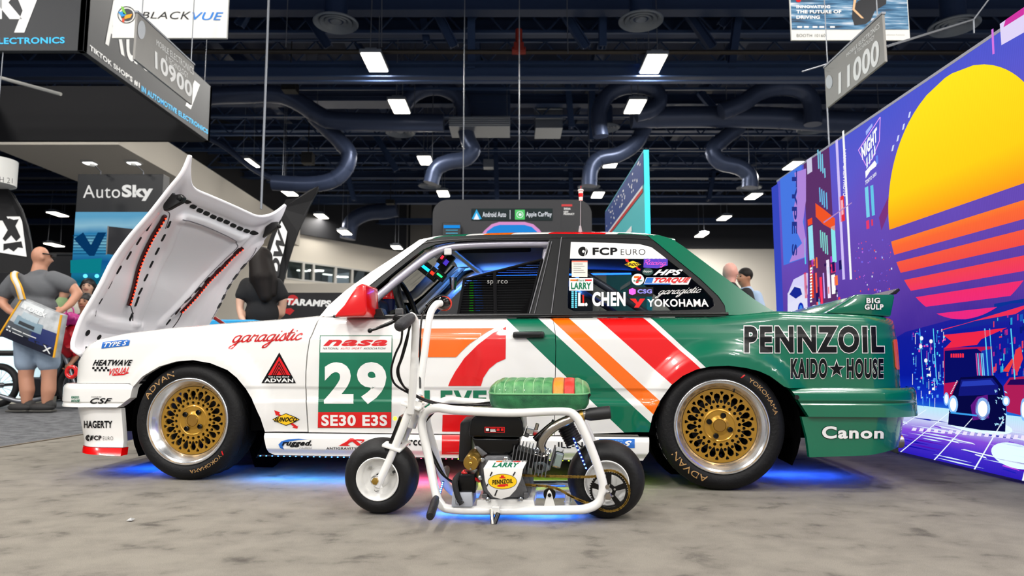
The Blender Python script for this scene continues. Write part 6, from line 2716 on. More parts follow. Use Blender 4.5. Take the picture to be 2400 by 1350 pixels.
# --- frame loops
loop_px = [(983, 985), (996, 969), (1026, 957), (1075, 962), (1200, 967), (1318, 963), (1346, 973), (1363, 998), (1390, 1062), (1411, 1125), (1413, 1152), (1402, 1178), (1378, 1191), (1340, 1195), (1200, 1196), (1062, 1194), (1031, 1181), (1016, 1150), (998, 1080), (981, 1012)]
loop = bps(loop_px, -.105)
for s_ in (-1, 1):
    P = [Vector((p.x, -s_ * p.y if s_ > 0 else p.y, p.z)) for p in loop]
    P = [Vector((p.x, -.105 if s_ < 0 else .105, p.z)) for p in loop]
    # rails draw in towards the steering head
    hx = min(p.x for p in P)
    P = [Vector((p.x, p.y * (.42 + .58 * smoothstep((p.x - hx) / .10)), p.z)) for p in P]
    n = len(P)
    Q = spline(P + [P[0], P[1]], 5)[:-5]
    m = MB()
    m.tube(Q[:-1], .0165, 12, closed=True)
    m.build('frame_rail', M_bw, bike, 60)
for (x, y) in ((1062, 1194), (1330, 1195), (1210, 967)):
    p = bp(x, y, -.105)
    m = MB()
    m.tube([(p.x, -.105, p.z), (p.x, .105, p.z)], .013, 10)
    m.build('cross_tube', M_bw, bike, 60)
m = MB()
m.tube([bp(984, 940, -.0), bp(962, 1000, -.0)], .022, 14)
head = m.build('steering_head', M_bw, bike, 60)
for y in (-.05, .05):
    m = MB()
    m.tube([bp(980, 960, 0), Vector((bp(990, 976, -.05).x, y, bp(990, 976, -.05).z))], .014, 10)
    m.build('head_gusset', M_bw, head, 60)
# --- fork
for s_ in (-1, 1):
    w = .066 * s_
    P = [bp(968, 938, -.066), bp(945, 1000, -.066), bp(918, 1066, -.066), bp(900, 1105, -.072), bp(884, 1140, -.078)]
    P = [Vector((p.x, s_ * abs(p.y), p.z)) for p in P]
    m = MB()
    m.tube(spline(P, 4), .0155, 12)
    leg = m.build('fork_leg', M_bw, bike, 60)
    ax_ = Vector((0, s_ * .082, .1435))
    m = MB()
    m.box((P[-1] + ax_) / 2 + Vector((0, 0, 0)), (.030, .010, .05), (0, rad(-24), 0))
    m.lathe([(.020, -.005), (.020, .005), (0, .005), (0, -.005)], ax_, (0, 1, 0), 16)
    m.build('axle_lug', M_bw, leg, 40, bevel=.002)
    m = MB()
    m.lathe([(.0135, 0), (.0135, .012), (.008, .014), (0, .014)], ax_ + Vector((0, s_ * .004, 0)), (0, s_, 0), 6)
    m.build('axle_nut', M_gldc, leg)
for (x, y) in ((973, 945), (930, 1040)):
    p = bp(x, y, 0)
    m = MB()
    m.box(p, (.075, .17, .012), (0, rad(18), 0))
    pl = m.build('triple_clamp', M_bw, bike, 30, bevel=.004)
m = MB()
m.box(bp(945, 1005, 0) + Vector((-.02, 0, 0)), (.012, .10, .12), (0, rad(22), 0))
m.build('number_board', M_bblk, bike, 0, bevel=.003)
m = MB()
m.ball(bp(926, 981, -.05), .008, 10, 6)
m.build('marker_lamp', emis('marker_amber', '#FFC81E', 9), bike)
m = MB()
m.tube([bp(990, 930, -.03), bp(983, 944, -.03)], .008, 8)
m.build('stem_bolt', M_chr, bike)
m = MB()
m.box(bp(978, 948, -.075), (.034, .002, .022), (0, rad(15), 0))
m.build('warning_sticker', D_wht, bike, 0)
# --- handlebars
H1 = [bp(962, 968, -.075), bp(966, 930, -.085), bp(969, 880, -.10), bp(972, 820, -.115), bp(974, 775, -.125), bp(972, 752, -.135), bp(966, 744, -.155)]
m = MB()
m.tube(spline(H1, 6), .0150, 12)
bar1 = m.build('handlebar', M_bw, bike, 60)
H2 = [bp(984, 925, .075), bp(988, 880, .085), bp(996, 820, .10), bp(1003, 765, .12), bp(1010, 732, .14), bp(1022, 714, .17), bp(1032, 711, .20)]
m = MB()
m.tube(spline(H2, 6), .0150, 12)
bar2 = m.build('handlebar', M_bw, bike, 60)
g0, g1 = bp(964, 744, -.16), bp(934, 766, -.285)
m = MB()
m.tube([g0, g0.lerp(g1, .1), g0.lerp(g1, .3), g0.lerp(g1, .6), g0.lerp(g1, .92), g1], [.017, .020, .0215, .0225, .0205, .013], 18)
m.build('grip', mat('grip_rubber', '#26262A', .6, bump=(150, .3)), bar1, 60)
m = MB()
m.tube([g0.lerp(g1, -.06), g0.lerp(g1, .02)], .0175, 16)
m.build('grip_collar', M_bw, bar1, 60)
k0, k1 = bp(1033, 711, .20), bp(1046, 712, .30)
m = MB()
m.tube([k0, k0.lerp(k1, .2), k0.lerp(k1, .8), k1], [.018, .028, .030, .026], 18)
m.build('twist_grip', M_bblk, bar2, 60)
m = MB()
m.tube([k0.lerp(k1, .55), k0.lerp(k1, .75)], .0315, 18)
m.build('grip_band', mat('grip_red', '#E03A28', .5), bar2, 60)
# lever with perch
m = MB()
m.box(bp(936, 748, -.19), (.045, .022, .02), (0, rad(20), 0))
perch = m.build('lever_perch', M_bblk, bike, 0, bevel=.004)
m = MB()
P = bps([(932, 748, -.19), (915, 757, -.195), (895, 765, -.20), (880, 771, -.205), (867, 775, -.21)])
m.tube(spline(P, 4), [.006 + .0012 * math.sin(k * .35) for k in range(17)], 10)
m.ball(P[-1], .009, 10, 6)
m.build('lever_blade', M_bblk, perch, 60)
m = MB()
m.box(bp(936, 730, -.17), (.026, .022, .022))
m.build('switch_box', mat('switch_grey', '#4A4A4C', .5), bike, 0, bevel=.003)
m = MB()
P = bps([(1000, 716, .16), (1015, 702, .22), (1035, 693, .26), (1052, 700, .28)])
m.tube(spline(P, 4), .006, 8)
m.build('brake_lever', M_bblk, bar2, 60)
# cables
for i, pts_ in enumerate(([(943, 770, -.2), (940, 800, -.17), (926, 832, -.14), (917, 868, -.12), (924, 898, -.11), (952, 918, -.09), (990, 934, -.05), (1050, 948, 0), (1150, 946, .02)],
                          [(962, 762, -.15), (951, 800, -.14), (940, 840, -.13), (931, 868, -.12), (937, 892, -.11), (956, 914, -.09), (1000, 938, -.05), (1060, 950, 0), (1150, 948, .0)],
                          [(960, 758, -.15), (955, 795, -.13), (944, 835, -.13), (934, 866, -.12), (941, 896, -.11), (958, 917, -.09), (1000, 941, -.05), (1060, 952, 0), (1152, 943, .03)],
                          [(1012, 965, -.02), (995, 985, -.02), (986, 1005, -.03), (995, 1035, -.03), (1012, 1070, -.03), (1035, 1110, -.03), (1062, 1130, -.02)],
                          [(1018, 965, .0), (1000, 985, 0), (990, 1005, 0), (1001, 1035, 0), (1020, 1075, 0), (1042, 1115, 0), (1066, 1135, 0)],
                          [(1006, 712, .2), (990, 740, .15), (985, 790, .12), (984, 850, .1), (985, 910, .05)])):
    m = MB()
    m.tube(spline(bps(pts_), 6), .0042, 7)
    m.build('control_cable', M_bblk, bike, 60)
# --- seat


def leather(name, c1, c2, rough=.42):
    return mat(name, c1, rough, coat=.15, bump=(260, .25), mottle=(28, .22, c2))


M_lg = leather('leather_green', '#1F6B3A', '#5FA062')
M_lgd = leather('leather_green_dark', '#125034', '#2E7B4C')
M_lo = leather('leather_orange', '#F07A10', '#F88A20')
M_lr = leather('leather_red', '#D8140E', '#E83020')
sx = [bp(x, 935, -.0).x for x in (1152, 1168, 1189, 1211, 1232, 1254, 1276, 1298, 1323, 1347, 1366, 1381)]
sz0 = bp(1250, 959, -.1).z
sz1 = bp(1250, 924, -.12).z
sz2 = bp(1250, 887, -.0).z
SWD = .118


def stadium(x0, x1, w, n=10):
    r = min(w, .05)
    P = []
    for (cx, cy, a0) in ((x1 - r, w - r, 0), (x0 + r, w - r, 90), (x0 + r, -w + r, 180), (x1 - r, -w + r, 270)):
        for k in range(n):
            a = rad(a0 + 90 * k / (n - 1))
            P.append((cx + r * math.cos(a), cy + r * math.sin(a)))
    return P


xs0, xs1 = sx[0], sx[-1]
base = stadium(xs0, xs1, SWD)
m = MB()
n = len(base)
lv = [(0.0, .93), (.3, .985), (.75, 1.0), (1.0, 1.0)]
vs = []
cxm = (xs0 + xs1) / 2
for (t, k) in lv:
    for (a, b) in base:
        vs.append((cxm + (a - cxm) * k, b * k, sz0 + (sz1 - sz0) * t))
fs = []
for j in range(len(lv) - 1):
    for i in range(n):
        fs.append((j * n + i, j * n + (i + 1) % n, (j + 1) * n + (i + 1) % n, (j + 1) * n + i))
fs.append(tuple(range(n - 1, -1, -1)))
fs.append(tuple((len(lv) - 1) * n + i for i in range(n)))
m.add(vs, fs)
seatb = m.build('seat_base', M_lgd, bike, 40)
m = MB()
m.tube([(a, b, sz1) for a, b in base], .0035, 6, closed=True)
m.build('piping', mat('piping_green', '#6FAE77', .4), seatb, 60)
cols = [M_lg, M_lg, M_lg, M_lg, M_lg, M_lg, M_lg, M_lo, M_lr, M_lg, M_lg]
for i in range(len(sx) - 1):
    x0, x1 = sx[i], sx[i + 1]

    def top(a, b, x0=x0, x1=x1):
        x = x0 + (x1 - x0) * a
        # plan half width at x (rounded ends)
        e = min(x - xs0, xs1 - x)
        hw = SWD if e > .05 else SWD - .05 + math.sqrt(max(0, .05 ** 2 - (.05 - max(e, 0)) ** 2))
        s = 2 * b - 1
        hgt = (sz2 - sz1) * (1 - max(0, 1 - e / .055) ** 2 * .55)
        crown = (1 - abs(s) ** 5.0) ** .5
        puff = .0042 * math.sin(PI * a) ** .5
        return Vector((x, hw * s, sz1 + (hgt - .006) * crown + puff * (.3 + .7 * crown)))
    m = MB()
    m.grid(top, 8, 24)
    m.build('seat_pleat', cols[i], seatb, 70)
for i in range(1, len(sx) - 1):
    x = sx[i]
    e = min(x - xs0, xs1 - x)
    hw = SWD if e > .05 else SWD - .05 + math.sqrt(max(0, .05 ** 2 - (.05 - max(e, 0)) ** 2))
    hgt = (sz2 - sz1) * (1 - max(0, 1 - e / .055) ** 2 * .55)
    m = MB()
    P = []
    for k in range(33):
        s_ = -math.cos(PI * k / 32)
        P.append((x, hw * s_ * 1.002, sz1 + (hgt - .006) * (1 - abs(s_) ** 5.0) ** .5 + .0012))
    m.tube(P, .0016, 5)
    m.build('seat_stitch', mat('stitch_green', '#8FBF8A', .5) if i not in (7, 8, 9) else mat('stitch_dark', '#7A3A14', .5), seatb, 60)
m = MB()
bm_ = [bp(1380, 930, -.05) + Vector((.002, 0, 0))]
m.box(bp(1377, 930, -.085) + Vector((.0, -.004, 0)), (.012, .004, .03), (0, rad(35), 0))
m.build('seat_mark', M_bblk, seatb, 0)
# --- engine
eng = bprism('crankcase', [(1127, 1076), (1140, 1067), (1192, 1066), (1212, 1084), (1230, 1086), (1240, 1120), (1246, 1150), (1238, 1168), (1226, 1173), (1150, 1173), (1134, 1160), (1122, 1120), (1124, 1092)], -.075, .07, M_balu, bike, .006)
tank = bprism('fuel_tank', [(1098, 1014), (1104, 984), (1112, 975), (1136, 973), (1205, 973), (1219, 978), (1225, 992), (1227, 1020), (1220, 1026), (1100, 1024)], -.10, .10, M_bblk, bike, .014, seg=3)
m = MB()
c = bp(1160, 974, -.02)
m.lathe([(.026, 0), (.026, .010), (.018, .014), (0, .014)], c, (0, 0, 1), 20)
m.build('filler_cap', M_bblk, tank)
shr = bprism('engine_shroud', [(1104, 1025), (1219, 1026), (1216, 1048), (1202, 1062), (1185, 1070), (1150, 1068), (1128, 1062), (1112, 1046)], -.085, .09, M_bblk, bike, .012, seg=3)
bprism('air_box', [(1078, 994), (1082, 987), (1104, 985), (1106, 1050), (1098, 1082), (1074, 1082)], -.02, .09, mat('satin_black', '#141416', .5), bike, .006)
for i, (quad, m_) in enumerate(((((1136, 1000.5), (1183, 1014)), D_red), (((1137.5, 1002), (1181.5, 1012.5)), D_blk))):
    a, b = bp(*quad[0], -.1015 - i * .0008), bp(*quad[1], -.1015 - i * .0008)
    m = MB()
    m.box(((a.x + b.x) / 2, a.y, (a.z + b.z) / 2), (b.x - a.x, .0006, a.z - b.z))
    m.build('warning_label', m_, tank, 0)
for (x0, x1, y, m_) in ((1139, 1146, 1007, D_wht), (1149, 1162, 1004, D_red), (1149, 1161, 1007.5, D_wht), (1149, 1162, 1010.5, D_wht), (1164, 1171, 1007, D_red), (1174, 1180, 1007, D_red)):
    a, b = bp(x0, y - (3 if x1 - x0 < 9 else 1), -.104), bp(x1, y + (3 if x1 - x0 < 9 else 1), -.104)
    m = MB()
    m.box(((a.x + b.x) / 2, a.y, (a.z + b.z) / 2), (b.x - a.x, .0006, a.z - b.z))
    m.build('label_print', m_, tank, 0)
# starter motor
sc0 = bp(1103, 1086, -.135)
m = MB()
m.lathe([(0, 0), (.0265, 0), (.0280, .002), (.0280, .075), (.024, .080), (0, .080)], sc0, (.1, 1, .15), 28)
star_ = m.build('starter_motor', M_gldc, bike, 40)
m = MB()
m.lathe([(.0065, 0), (.0065, .006), (.004, .008), (0, .008)], sc0, (0, -1, 0), 14)
m.build('starter_boss', M_gldc, star_)
for dz in (.02, -.02):
    m = MB()
    m.lathe([(.0035, 0), (.0035, .003), (0, .003)], sc0 + Vector((0, 0, dz)), (0, -1, 0), 8)
    m.build('screw', M_chr, star_)
bprism('engine_bracket', [(1112, 1046), (1120, 1046), (1142, 1064), (1128, 1070)], -.09, -.07, M_balu, bike, .002)
# side plate edge of the crankcase and bolts
bprism('crankcase_cover', [(1127, 1082), (1140, 1069), (1190, 1068), (1204, 1084), (1222, 1110), (1236, 1150), (1228, 1166), (1150, 1168), (1134, 1150), (1126, 1110)], -.095, -.075, M_balu, eng, .004)
for (x, y) in ((1131, 1077), (1186, 1074), (1126, 1119), (1144, 1170), (1221, 1169)):
    c = bp(x, y, -.10)
    m = MB()
    m.lathe([(.0085, 0), (.0085, .008), (.005, .010), (0, .010)], c, (0, -1, 0), 10)
    m.build('cover_bolt', M_chr, eng)
for (x0, y0, x1, y1) in ((1130, 1158, 1142, 1169), (1227, 1155, 1238, 1168)):
    a, b = bp(x0, y0, -.1), bp(x1, y1, -.1)
    m = MB()
    m.box(((a.x + b.x) / 2, -.09, (a.z + b.z) / 2), (b.x - a.x, .02, a.z - b.z))
    m.build('engine_foot', M_balu, eng, 0, bevel=.002)
# white clutch shield
WS = -.155
shield = bprism('clutch_shield', [(1133, 1098), (1226, 1098), (1221, 1124), (1209, 1148), (1194, 1164), (1174, 1170), (1156, 1165), (1143, 1149), (1136, 1125)], WS, WS + .004, M_bw, bike, .001)
tl, tr = bp(1145, 1079, -.105), bp(1236, 1079, -.105)
br, bl_ = bp(1226, 1098, WS), bp(1133, 1098, WS)
m = MB()
dn = Vector((0, .003, -.003))
m.hull8([tl + dn, tr + dn, br + dn, bl_ + dn], [tl, tr, br, bl_])
m.build('shield_top', M_bw, shield, 0)
m = MB()
for (a, b) in (((1153, 1107), (1149, 1115)), ((1207, 1107), (1203, 1114)), ((1143, 1135), (1141, 1139)), ((1165, 1149), (1160, 1161))):
    P = [bp(*a, WS - .001), bp(*b, WS - .001)]
    m = MB()
    d = (P[1] - P[0])
    m.box((P[0] + P[1]) / 2, (.0045, .001, d.length + .003), (0, math.atan2(d.x, d.z), 0))
    m.build('shield_slot', M_trim, shield, 0)


def bput(shape_, quad, w, material, parent, name='lettering'):
    if len(quad) == 2:
        (x0, y0), (x1, y1) = quad
        quad = [(x0, y0), (x1, y0), (x1, y1), (x0, y1)]
    vs, fs = shape_
    return mapped(name, vs, fs, lambda a, b: bp(*bilerp(quad, a, b), w), material, parent)


def bell(cx, cy, rx, ry, w, material, parent):
    s_, q_ = poly2d(circle2d(cx, cy, (rx, ry), 40))
    return bput(s_, q_, w, material, parent, 'decal_oval')


bell(1177.6, 1128.6, 34, 18, WS - .0010, D_blk, shield)
bell(1177.6, 1128.6, 33, 17, WS - .0018, D_yel, shield)
s_, q_ = poly2d([(1170, 1121), (1171, 1118), (1174, 1118), (1174, 1114), (1181, 1114), (1181, 1118), (1184, 1118), (1185, 1121)])
bput(s_, q_, WS - .0024, D_red, shield, 'decal_bell')
s_, q_ = poly2d([(1164, 1139), (1172, 1135), (1190, 1134), (1191, 1139.5), (1185, 1138), (1184, 1140.5), (1170, 1141)])
bput(s_, q_, WS - .0024, D_red, shield, 'decal_bell')
bput(text2d('PENNZOIL', .035, 0, 1.12), [(1154, 1125), (1202, 1122), (1202, 1132), (1154, 1136)], WS - .0030, D_blk, shield)
tq = [tl, tr, br, bl_]


def bq(a0, b0, a1, b1, lift, material, sh=None):
    vs, fs = sh or rect2d()
    return mapped('plate_print', vs, fs, lambda a, b: Vector(bilerp([tuple(p) for p in tq], a0 + (a1 - a0) * a, b0 + (b1 - b0) * b)) + Vector((0, -.6, .8)) * lift, material, shield)


bq(.17, .08, .86, .93, .001, D_wht)
bq(.22, .76, .38, .9, .0016, D_org)
bq(.66, .76, .84, .9, .0016, D_red)
bq(.20, .12, .84, .68, .0018, D_grn, text2d('LARRY', .045, 0, 1.1))
bq(.36, .72, .66, .94, .0018, D_blk, text2d("Where's", 0, .3))
# cylinder fins
fa = bp(1205, 1062, -.05)
fb = bp(1283, 1085, -.05)
ang = math.atan2((fb - fa).z, (fb - fa).x)
for k in range(11):
    t = k / 10
    c = fa.lerp(fb, t)
    m = MB()
    m.box(c, (.0028, .13, .085 - .018 * abs(t - .5)), (0, -ang - rad(6), 0))
    m.build('cooling_fin', M_balu, eng, 0)
m = MB()
m.box(fa.lerp(fb, .5), ((fb - fa).length, .09, .05), (0, -ang, 0))
m.build('cylinder_barrel', mat('barrel_dark', '#1A1A1D', .5, metal=.3), eng, 0)
vc = bp(1308, 1072, -.03)
m = MB()
m.box(vc, (.036, .09, .062), (0, -ang, 0))
vcov = m.build('valve_cover', M_chr, eng, 0, bevel=.008)
m = MB()
m.box(vc + Vector((.002, -.046, 0)), (.024, .004, .045), (0, -ang, 0))
m.build('cover_boss', mat('cover_plate', '#8FA09C', .4, metal=.5), vcov, 0, bevel=.002)
m = MB()
m.box(vc + Vector((-.022, 0, .0)), (.006, .10, .075), (0, -ang, 0))
m.build('head_gasket_plate', M_balu, eng, 0)
# lower sump box with a crown badge
bprism('governor_box', [(1248, 1083), (1275, 1082), (1289, 1096), (1286, 1103), (1262, 1111), (1254, 1108)], -.10, .0, mat('box_alu', '#7C868A', .35, metal=.7), eng, .004)
bell(1267, 1095, 8, 7, -.1012, M_bblk, eng)
# carburettor lumps
for (x, y, sx_, sy_, sz_, m_) in ((1243, 1008, .03, .05, .02, M_chr), (1255, 1015, .02, .04, .012, D_red), (1236, 1014, .018, .03, .03, M_balu), (1258, 1000, .014, .014, .026, M_bst)):
    m = MB()
    m.box(bp(x, y, -.03), (sx_, sy_, sz_), (0, rad(15), 0))
    m.build('carburettor', m_, eng, 0, bevel=.003)
m = MB()
m.tube([bp(1253, 1030, -.06), bp(1284, 1002, -.06), bp(1297, 988, -.06)], [.011, .010, .005], 12)
m.tube([bp(1296, 989, -.06), bp(1299, 986, -.06)], .008, 12)
m.build('spark_plug_lead', M_bblk, eng, 60)
# exhaust
m = MB()
P = bps([(1272, 1056, -.07), (1268, 1042, -.075), (1278, 1020, -.085), (1300, 1000, -.09), (1330, 985, -.09), (1352, 975, -.085), (1372, 971, -.08)])
m.tube(spline(P, 6), .0175, 16)
ex_ = m.build('exhaust_pipe', M_bst, bike, 60)
m = MB()
P = bps([(1366, 973, -.08), (1372, 972, -.08), (1381, 971.5, -.08), (1384, 971, -.08), (1429, 966.5, -.08), (1431, 966.3, -.08)])
m.tube(P, [.017, .018, .0225, .0235, .0235, .021], 22)
m.build('silencer', mat('silencer_black', '#171719', .5), ex_, 35)
m = MB()
m.tube(bps([(1359, 975, -.082), (1367, 973, -.081)]), .021, 18)
m.box(bp(1365, 989, -.085), (.016, .02, .012))
m.build('exhaust_clamp', M_gldc, ex_, 40)
m = MB()
for (x, y) in ((1257, 1056), (1285, 1058)):
    c = bp(x, y, -.085)
    m = MB()
    m.tube([c + Vector((.0085 * math.cos(t), 0, .0085 * math.sin(t))) for t in [2 * PI * k / 14 for k in range(14)]], .004, 6, closed=True)
    m.build('flange_nut', M_chr, ex_)
m = MB()
m.tube(bps([(1254, 1064, -.08), (1270, 1072, -.08), (1284, 1066, -.08)]), .007, 8)
m.build('exhaust_flange', M_bst, ex_)
# ribbed air filter behind the frame
fc0, fc1 = bp(1322, 992, .03), bp(1345, 1035, .03)
m = MB()
for k in range(9):
    c = fc0.lerp(fc1, k / 8)
    d = (fc1 - fc0).normalized()
    m.tube([c - d * .0025, c + d * .0025], .034, 18)
m.tube([fc0, fc1], .029, 18)
fl_ = m.build('air_filter', mat('filter_black', '#111114', .6), bike, 35)
# battery, strap, tray
bat = bprism('battery', [(1072, 1120), (1080, 1112), (1112, 1112), (1114, 1156), (1072, 1156)], -.115, -.03, M_bblk, bike, .004)
bprism('battery_tray', [(1060, 1155), (1106, 1155), (1107, 1188), (1058, 1188)], -.125, -.02, mat('tray_grey', '#B9BEC8', .35, metal=.3), bike, .002)
m = MB()
P = bps([(1082, 1181, -.128), (1074, 1166, -.128), (1068, 1145, -.125), (1066, 1128, -.12), (1074, 1116, -.10), (1086, 1110, -.07)])
m.tube(spline(P, 5), .011, 8)
stp = m.build('battery_strap', mat('strap_web', '#1A1A1C', .85), bike, 60)
m = MB()
c = bp(1076, 1177, -.135)
m.tube([c + Vector((a, 0, b)) for a, b in ((-.014, -.006), (.014, -.006), (.014, .007), (-.014, .007))], .002, 6, closed=True)
m.build('buckle', M_chr, stp, 0)
for (p_, q_) in (((1084, 1108), (1100, 1118)), ((1095, 1120), (1124, 1128)), ((1088, 1104), (1090, 1120))):
    m = MB()
    A_, B_ = bp(*p_, -.09), bp(*q_, -.09)
    m.tube(spline([A_, (A_ + B_) / 2 + Vector((0, -.01, .008)), B_], 5), .006, 8)
    m.build('battery_lead', D_red, bat, 60)
bprism('engine_plate', [(1118, 1172), (1250, 1172), (1254, 1188), (1116, 1188)], -.10, .10, M_bw, bike, .002)
# idler bracket and roller
brk = bprism('idler_bracket', [(1274, 1190), (1283, 1154), (1287, 1148), (1292, 1154), (1302, 1190)], -.11, -.105, M_bw, bike, .001)
m = MB()
c = bp(1288, 1158, -.09)
m.lathe([(0, -.012), (.021, -.012), (.0225, -.006), (.0225, .006), (.021, .012), (0, .012)], c, (0, 1, 0), 24)
m.build('idler_roller', M_bblk, brk, 40)
m = MB()
m.lathe([(.007, 0), (.007, .006), (0, .007)], bp(1288, 1160, -.112), (0, -1, 0), 8)
m.build('idler_bolt', M_lug, brk)
# --- sprocket and chain
spw = -.088
spc = bp(1427, 1150, spw)
SPR = .071
loops = [[((SPR - (.004 if k % 4 in (2, 3) else 0)) * math.cos(2 * PI * k / 192), (SPR - (.004 if k % 4 in (2, 3) else 0)) * math.sin(2 * PI * k / 192)) for k in range(192)]]
for k in range(5):
    for s_ in (-1, 1):
        a = 2 * PI * k / 5 + rad(18)
        if s_ < 0:
            continue
        for (b0, b1) in ((-29, -5), (5, 29)):
            pass
    a = 2 * PI * k / 5 + rad(54)
    P = []
    for t in range(8):
        b = a + rad(-26 + 52 * t / 7)
        P.append((.060 * math.cos(b), .060 * math.sin(b)))
    P.append((.026 * math.cos(a + rad(18)), .026 * math.sin(a + rad(18))))
    P.append((.026 * math.cos(a - rad(18)), .026 * math.sin(a - rad(18))))
    loops.append(P)
loops.append(circle2d(0, 0, .012, 20))
vs, fs = fill2d(loops, .002)
m = MB()
m.add([spc + Vector((a, c, b)) for a, b, c in vs], fs)
spr = m.build('sprocket', M_bblk, bike, 30)
for k in range(5):
    a = 2 * PI * k / 5 + rad(18)
    m = MB()
    m.lathe([(.004, 0), (.004, .004), (0, .004)], spc + Vector((.022 * math.cos(a), -.002, .022 * math.sin(a))), (0, -1, 0), 8)
    m.build('sprocket_bolt', M_chr, spr)
path = [bp(1225, 1114, spw), bp(1300, 1116, spw), bp(1390, 1117, spw)]
a0 = 105
for k in range(30):
    a = rad(a0 - k * 8.2)
    path.append(spc + Vector((.0735 * math.cos(a), 0, .0735 * math.sin(a))))
path += [bp(1374, 1178, spw), bp(1342, 1165, spw), bp(1312, 1148, spw), bp(1290, 1141, spw), bp(1250, 1137, spw), bp(1217, 1135, spw)]
# resample into links
seg = spline(path, 6)
lk = [seg[0]]
acc = 0
for i in range(1, len(seg)):
    d = (seg[i] - seg[i - 1]).length
    while acc + d >= .0127 / 1.0:
        t = (.0127 - acc) / d
        lk.append(seg[i - 1].lerp(seg[i], t))
        seg[i - 1] = lk[-1]
        d = (seg[i] - seg[i - 1]).length
        acc = 0
    acc += d
ml = MB()
for dy in (-.004, .004):
    ml.lathe([(0, dy - .0007), (.0042, dy - .0007), (.0042, dy + .0007), (0, dy + .0007)], (-.004, 0, 0), (0, 1, 0), 8)
    ml.lathe([(0, dy - .0007), (.0042, dy - .0007), (.0042, dy + .0007), (0, dy + .0007)], (.004, 0, 0), (0, 1, 0), 8)
    ml.box((0, dy, 0), (.010, .0014, .005))
ml.cyl((-.004, -.004, 0), (-.004, .004, 0), .003, 6)
lme = ml.mesh('chain_link', 0)
lme.materials.append(M_chain)
chain = None
for i in range(len(lk) - 1):
    o = bpy.data.objects.new('chain_link', lme)
    COL.objects.link(o)
    o.parent = bike
    o.location = (lk[i] + lk[i + 1]) / 2
    d = lk[i + 1] - lk[i]
    o.rotation_euler = (0, -math.atan2(d.z, d.x), 0)
# axle plate and nut at the rear
bprism('axle_plate', [(1404, 1128), (1414, 1140), (1432, 1157), (1432, 1166), (1424, 1170), (1402, 1172)], -.112, -.107, M_bw, bike, .001)
m = MB()
m.lathe([(.0145, 0), (.0145, .012), (.011, .015), (0, .015)], bp(1425, 1161, -.112), (0, -1, 0), 6)
m.build('axle_nut', M_bst, bike)
m = MB()
m.tube([(bxr, -.12, .1435), (bxr, .12, .1435)], .008, 10)
m.tube([(0, -.09, .1435), (0, .09, .1435)], .008, 10)
m.build('axle', M_bst, bike)
# coloured crossbar behind the chain, light strips
m = MB()
m.tube([bp(1237, 1134, .09), bp(1338, 1134, .09)], .014, 12)
m.build('chain_bar', M_chr, bike, 60)
for (p_, q_) in (((1343, 1024), (1375, 1100)), ((1039, 1128), (1028, 1168))):
    w_ = -.06
    A_, B_ = bp(*p_, w_), bp(*q_, w_)
    m = MB()
    d = B_ - A_
    m.box((A_ + B_) / 2, (.008, .01, d.length), (0, math.atan2(d.x, d.z), 0))
    ls = m.build('light_strip', mat('strip_blue_body', '#0A1A6A', .4), bike, 0)
    m = MB()
    for k in range(9):
        m.ball(A_.lerp(B_, (k + .5) / 9) + Vector((0, -.007, 0)), .0028, 6, 4)
    d_ = m.build('led', emis('led_blue_bike', '#5AA0FF', 14), ls)
    d_['kind'] = 'stuff'
# pegs and stand
m = MB()
P0, P1 = bp(1022, 1168, -.12), bp(1008, 1211, -.30)
m.tube([P0, P0.lerp(P1, .2), P0.lerp(P1, .9), P1], [.012, .0155, .0155, .013], 14)
m.build('foot_peg', mat('peg_rubber', '#0C0C0D', .5, bump=(200, .3)), bike, 40)
m = MB()
P0, P1 = bp(1040, 1130, .12), bp(1047, 1098, .28)
m.tube([P0, P0.lerp(P1, .2), P0.lerp(P1, .9), P1], [.012, .0155, .0155, .013], 14)
m.build('foot_peg', mat('peg_rubber', '#0C0C0D', .5), bike, 40)
m = MB()
c = bp(1162, 1195, -.122)
m.box(c, (.03, .02, .03))
st_ = m.build('stand_bracket', M_bw, bike, 0, bevel=.004)
m = MB()
f_ = Vector((bp(1156, 1234, -.16).x, -.16, .004 + .16 * math.sin(LEAN)))
gz = lambda w: w * 0
P = [bp(1152, 1194, -.125), bp(1153, 1212, -.14), bp(1155, 1229, -.155)]
m.tube(P, .0075, 8)
m.build('kick_stand', M_bst, st_, 60)
m = MB()
m.tube([bp(1168, 1203, -.13), bp(1160, 1224, -.15), bp(1157, 1233, -.158)], [.0085, .0085, .008], 10)
m.build('stand_foot', M_bblk, st_, 60)
# blue glow under the tray
for (x, e_) in ((1090, 2.2), (1290, 2.0)):
    L = bpy.data.lights.new('bike_glow', 'AREA')
    L.shape = 'RECTANGLE'
    L.size, L.size_y = .25, .03
    L.energy = e_
    L.color = (.02, .16, 1)
    lo = bpy.data.objects.new('bike_glow', L)
    COL.objects.link(lo)
    lo.parent = bike
    p = bp(x, 1200, 0)
    lo.location = (p.x, .0, .055)
# ================================================================== GLOWING SCREEN WALL
WX = 2.45
wt = [atX(1812, 430, WX), atX(2400, 4, WX)]
WZ1 = (wt[0].z + wt[1].z) / 2
WY1 = wt[0].y
WY0 = 1.55
scr = thing('screen_wall', 'glowing printed wall with striped sun over a neon city street', 'screen', (WX + .06, (WY0 + WY1) / 2, 0))
so = Vector((WX + .06, (WY0 + WY1) / 2, 0))


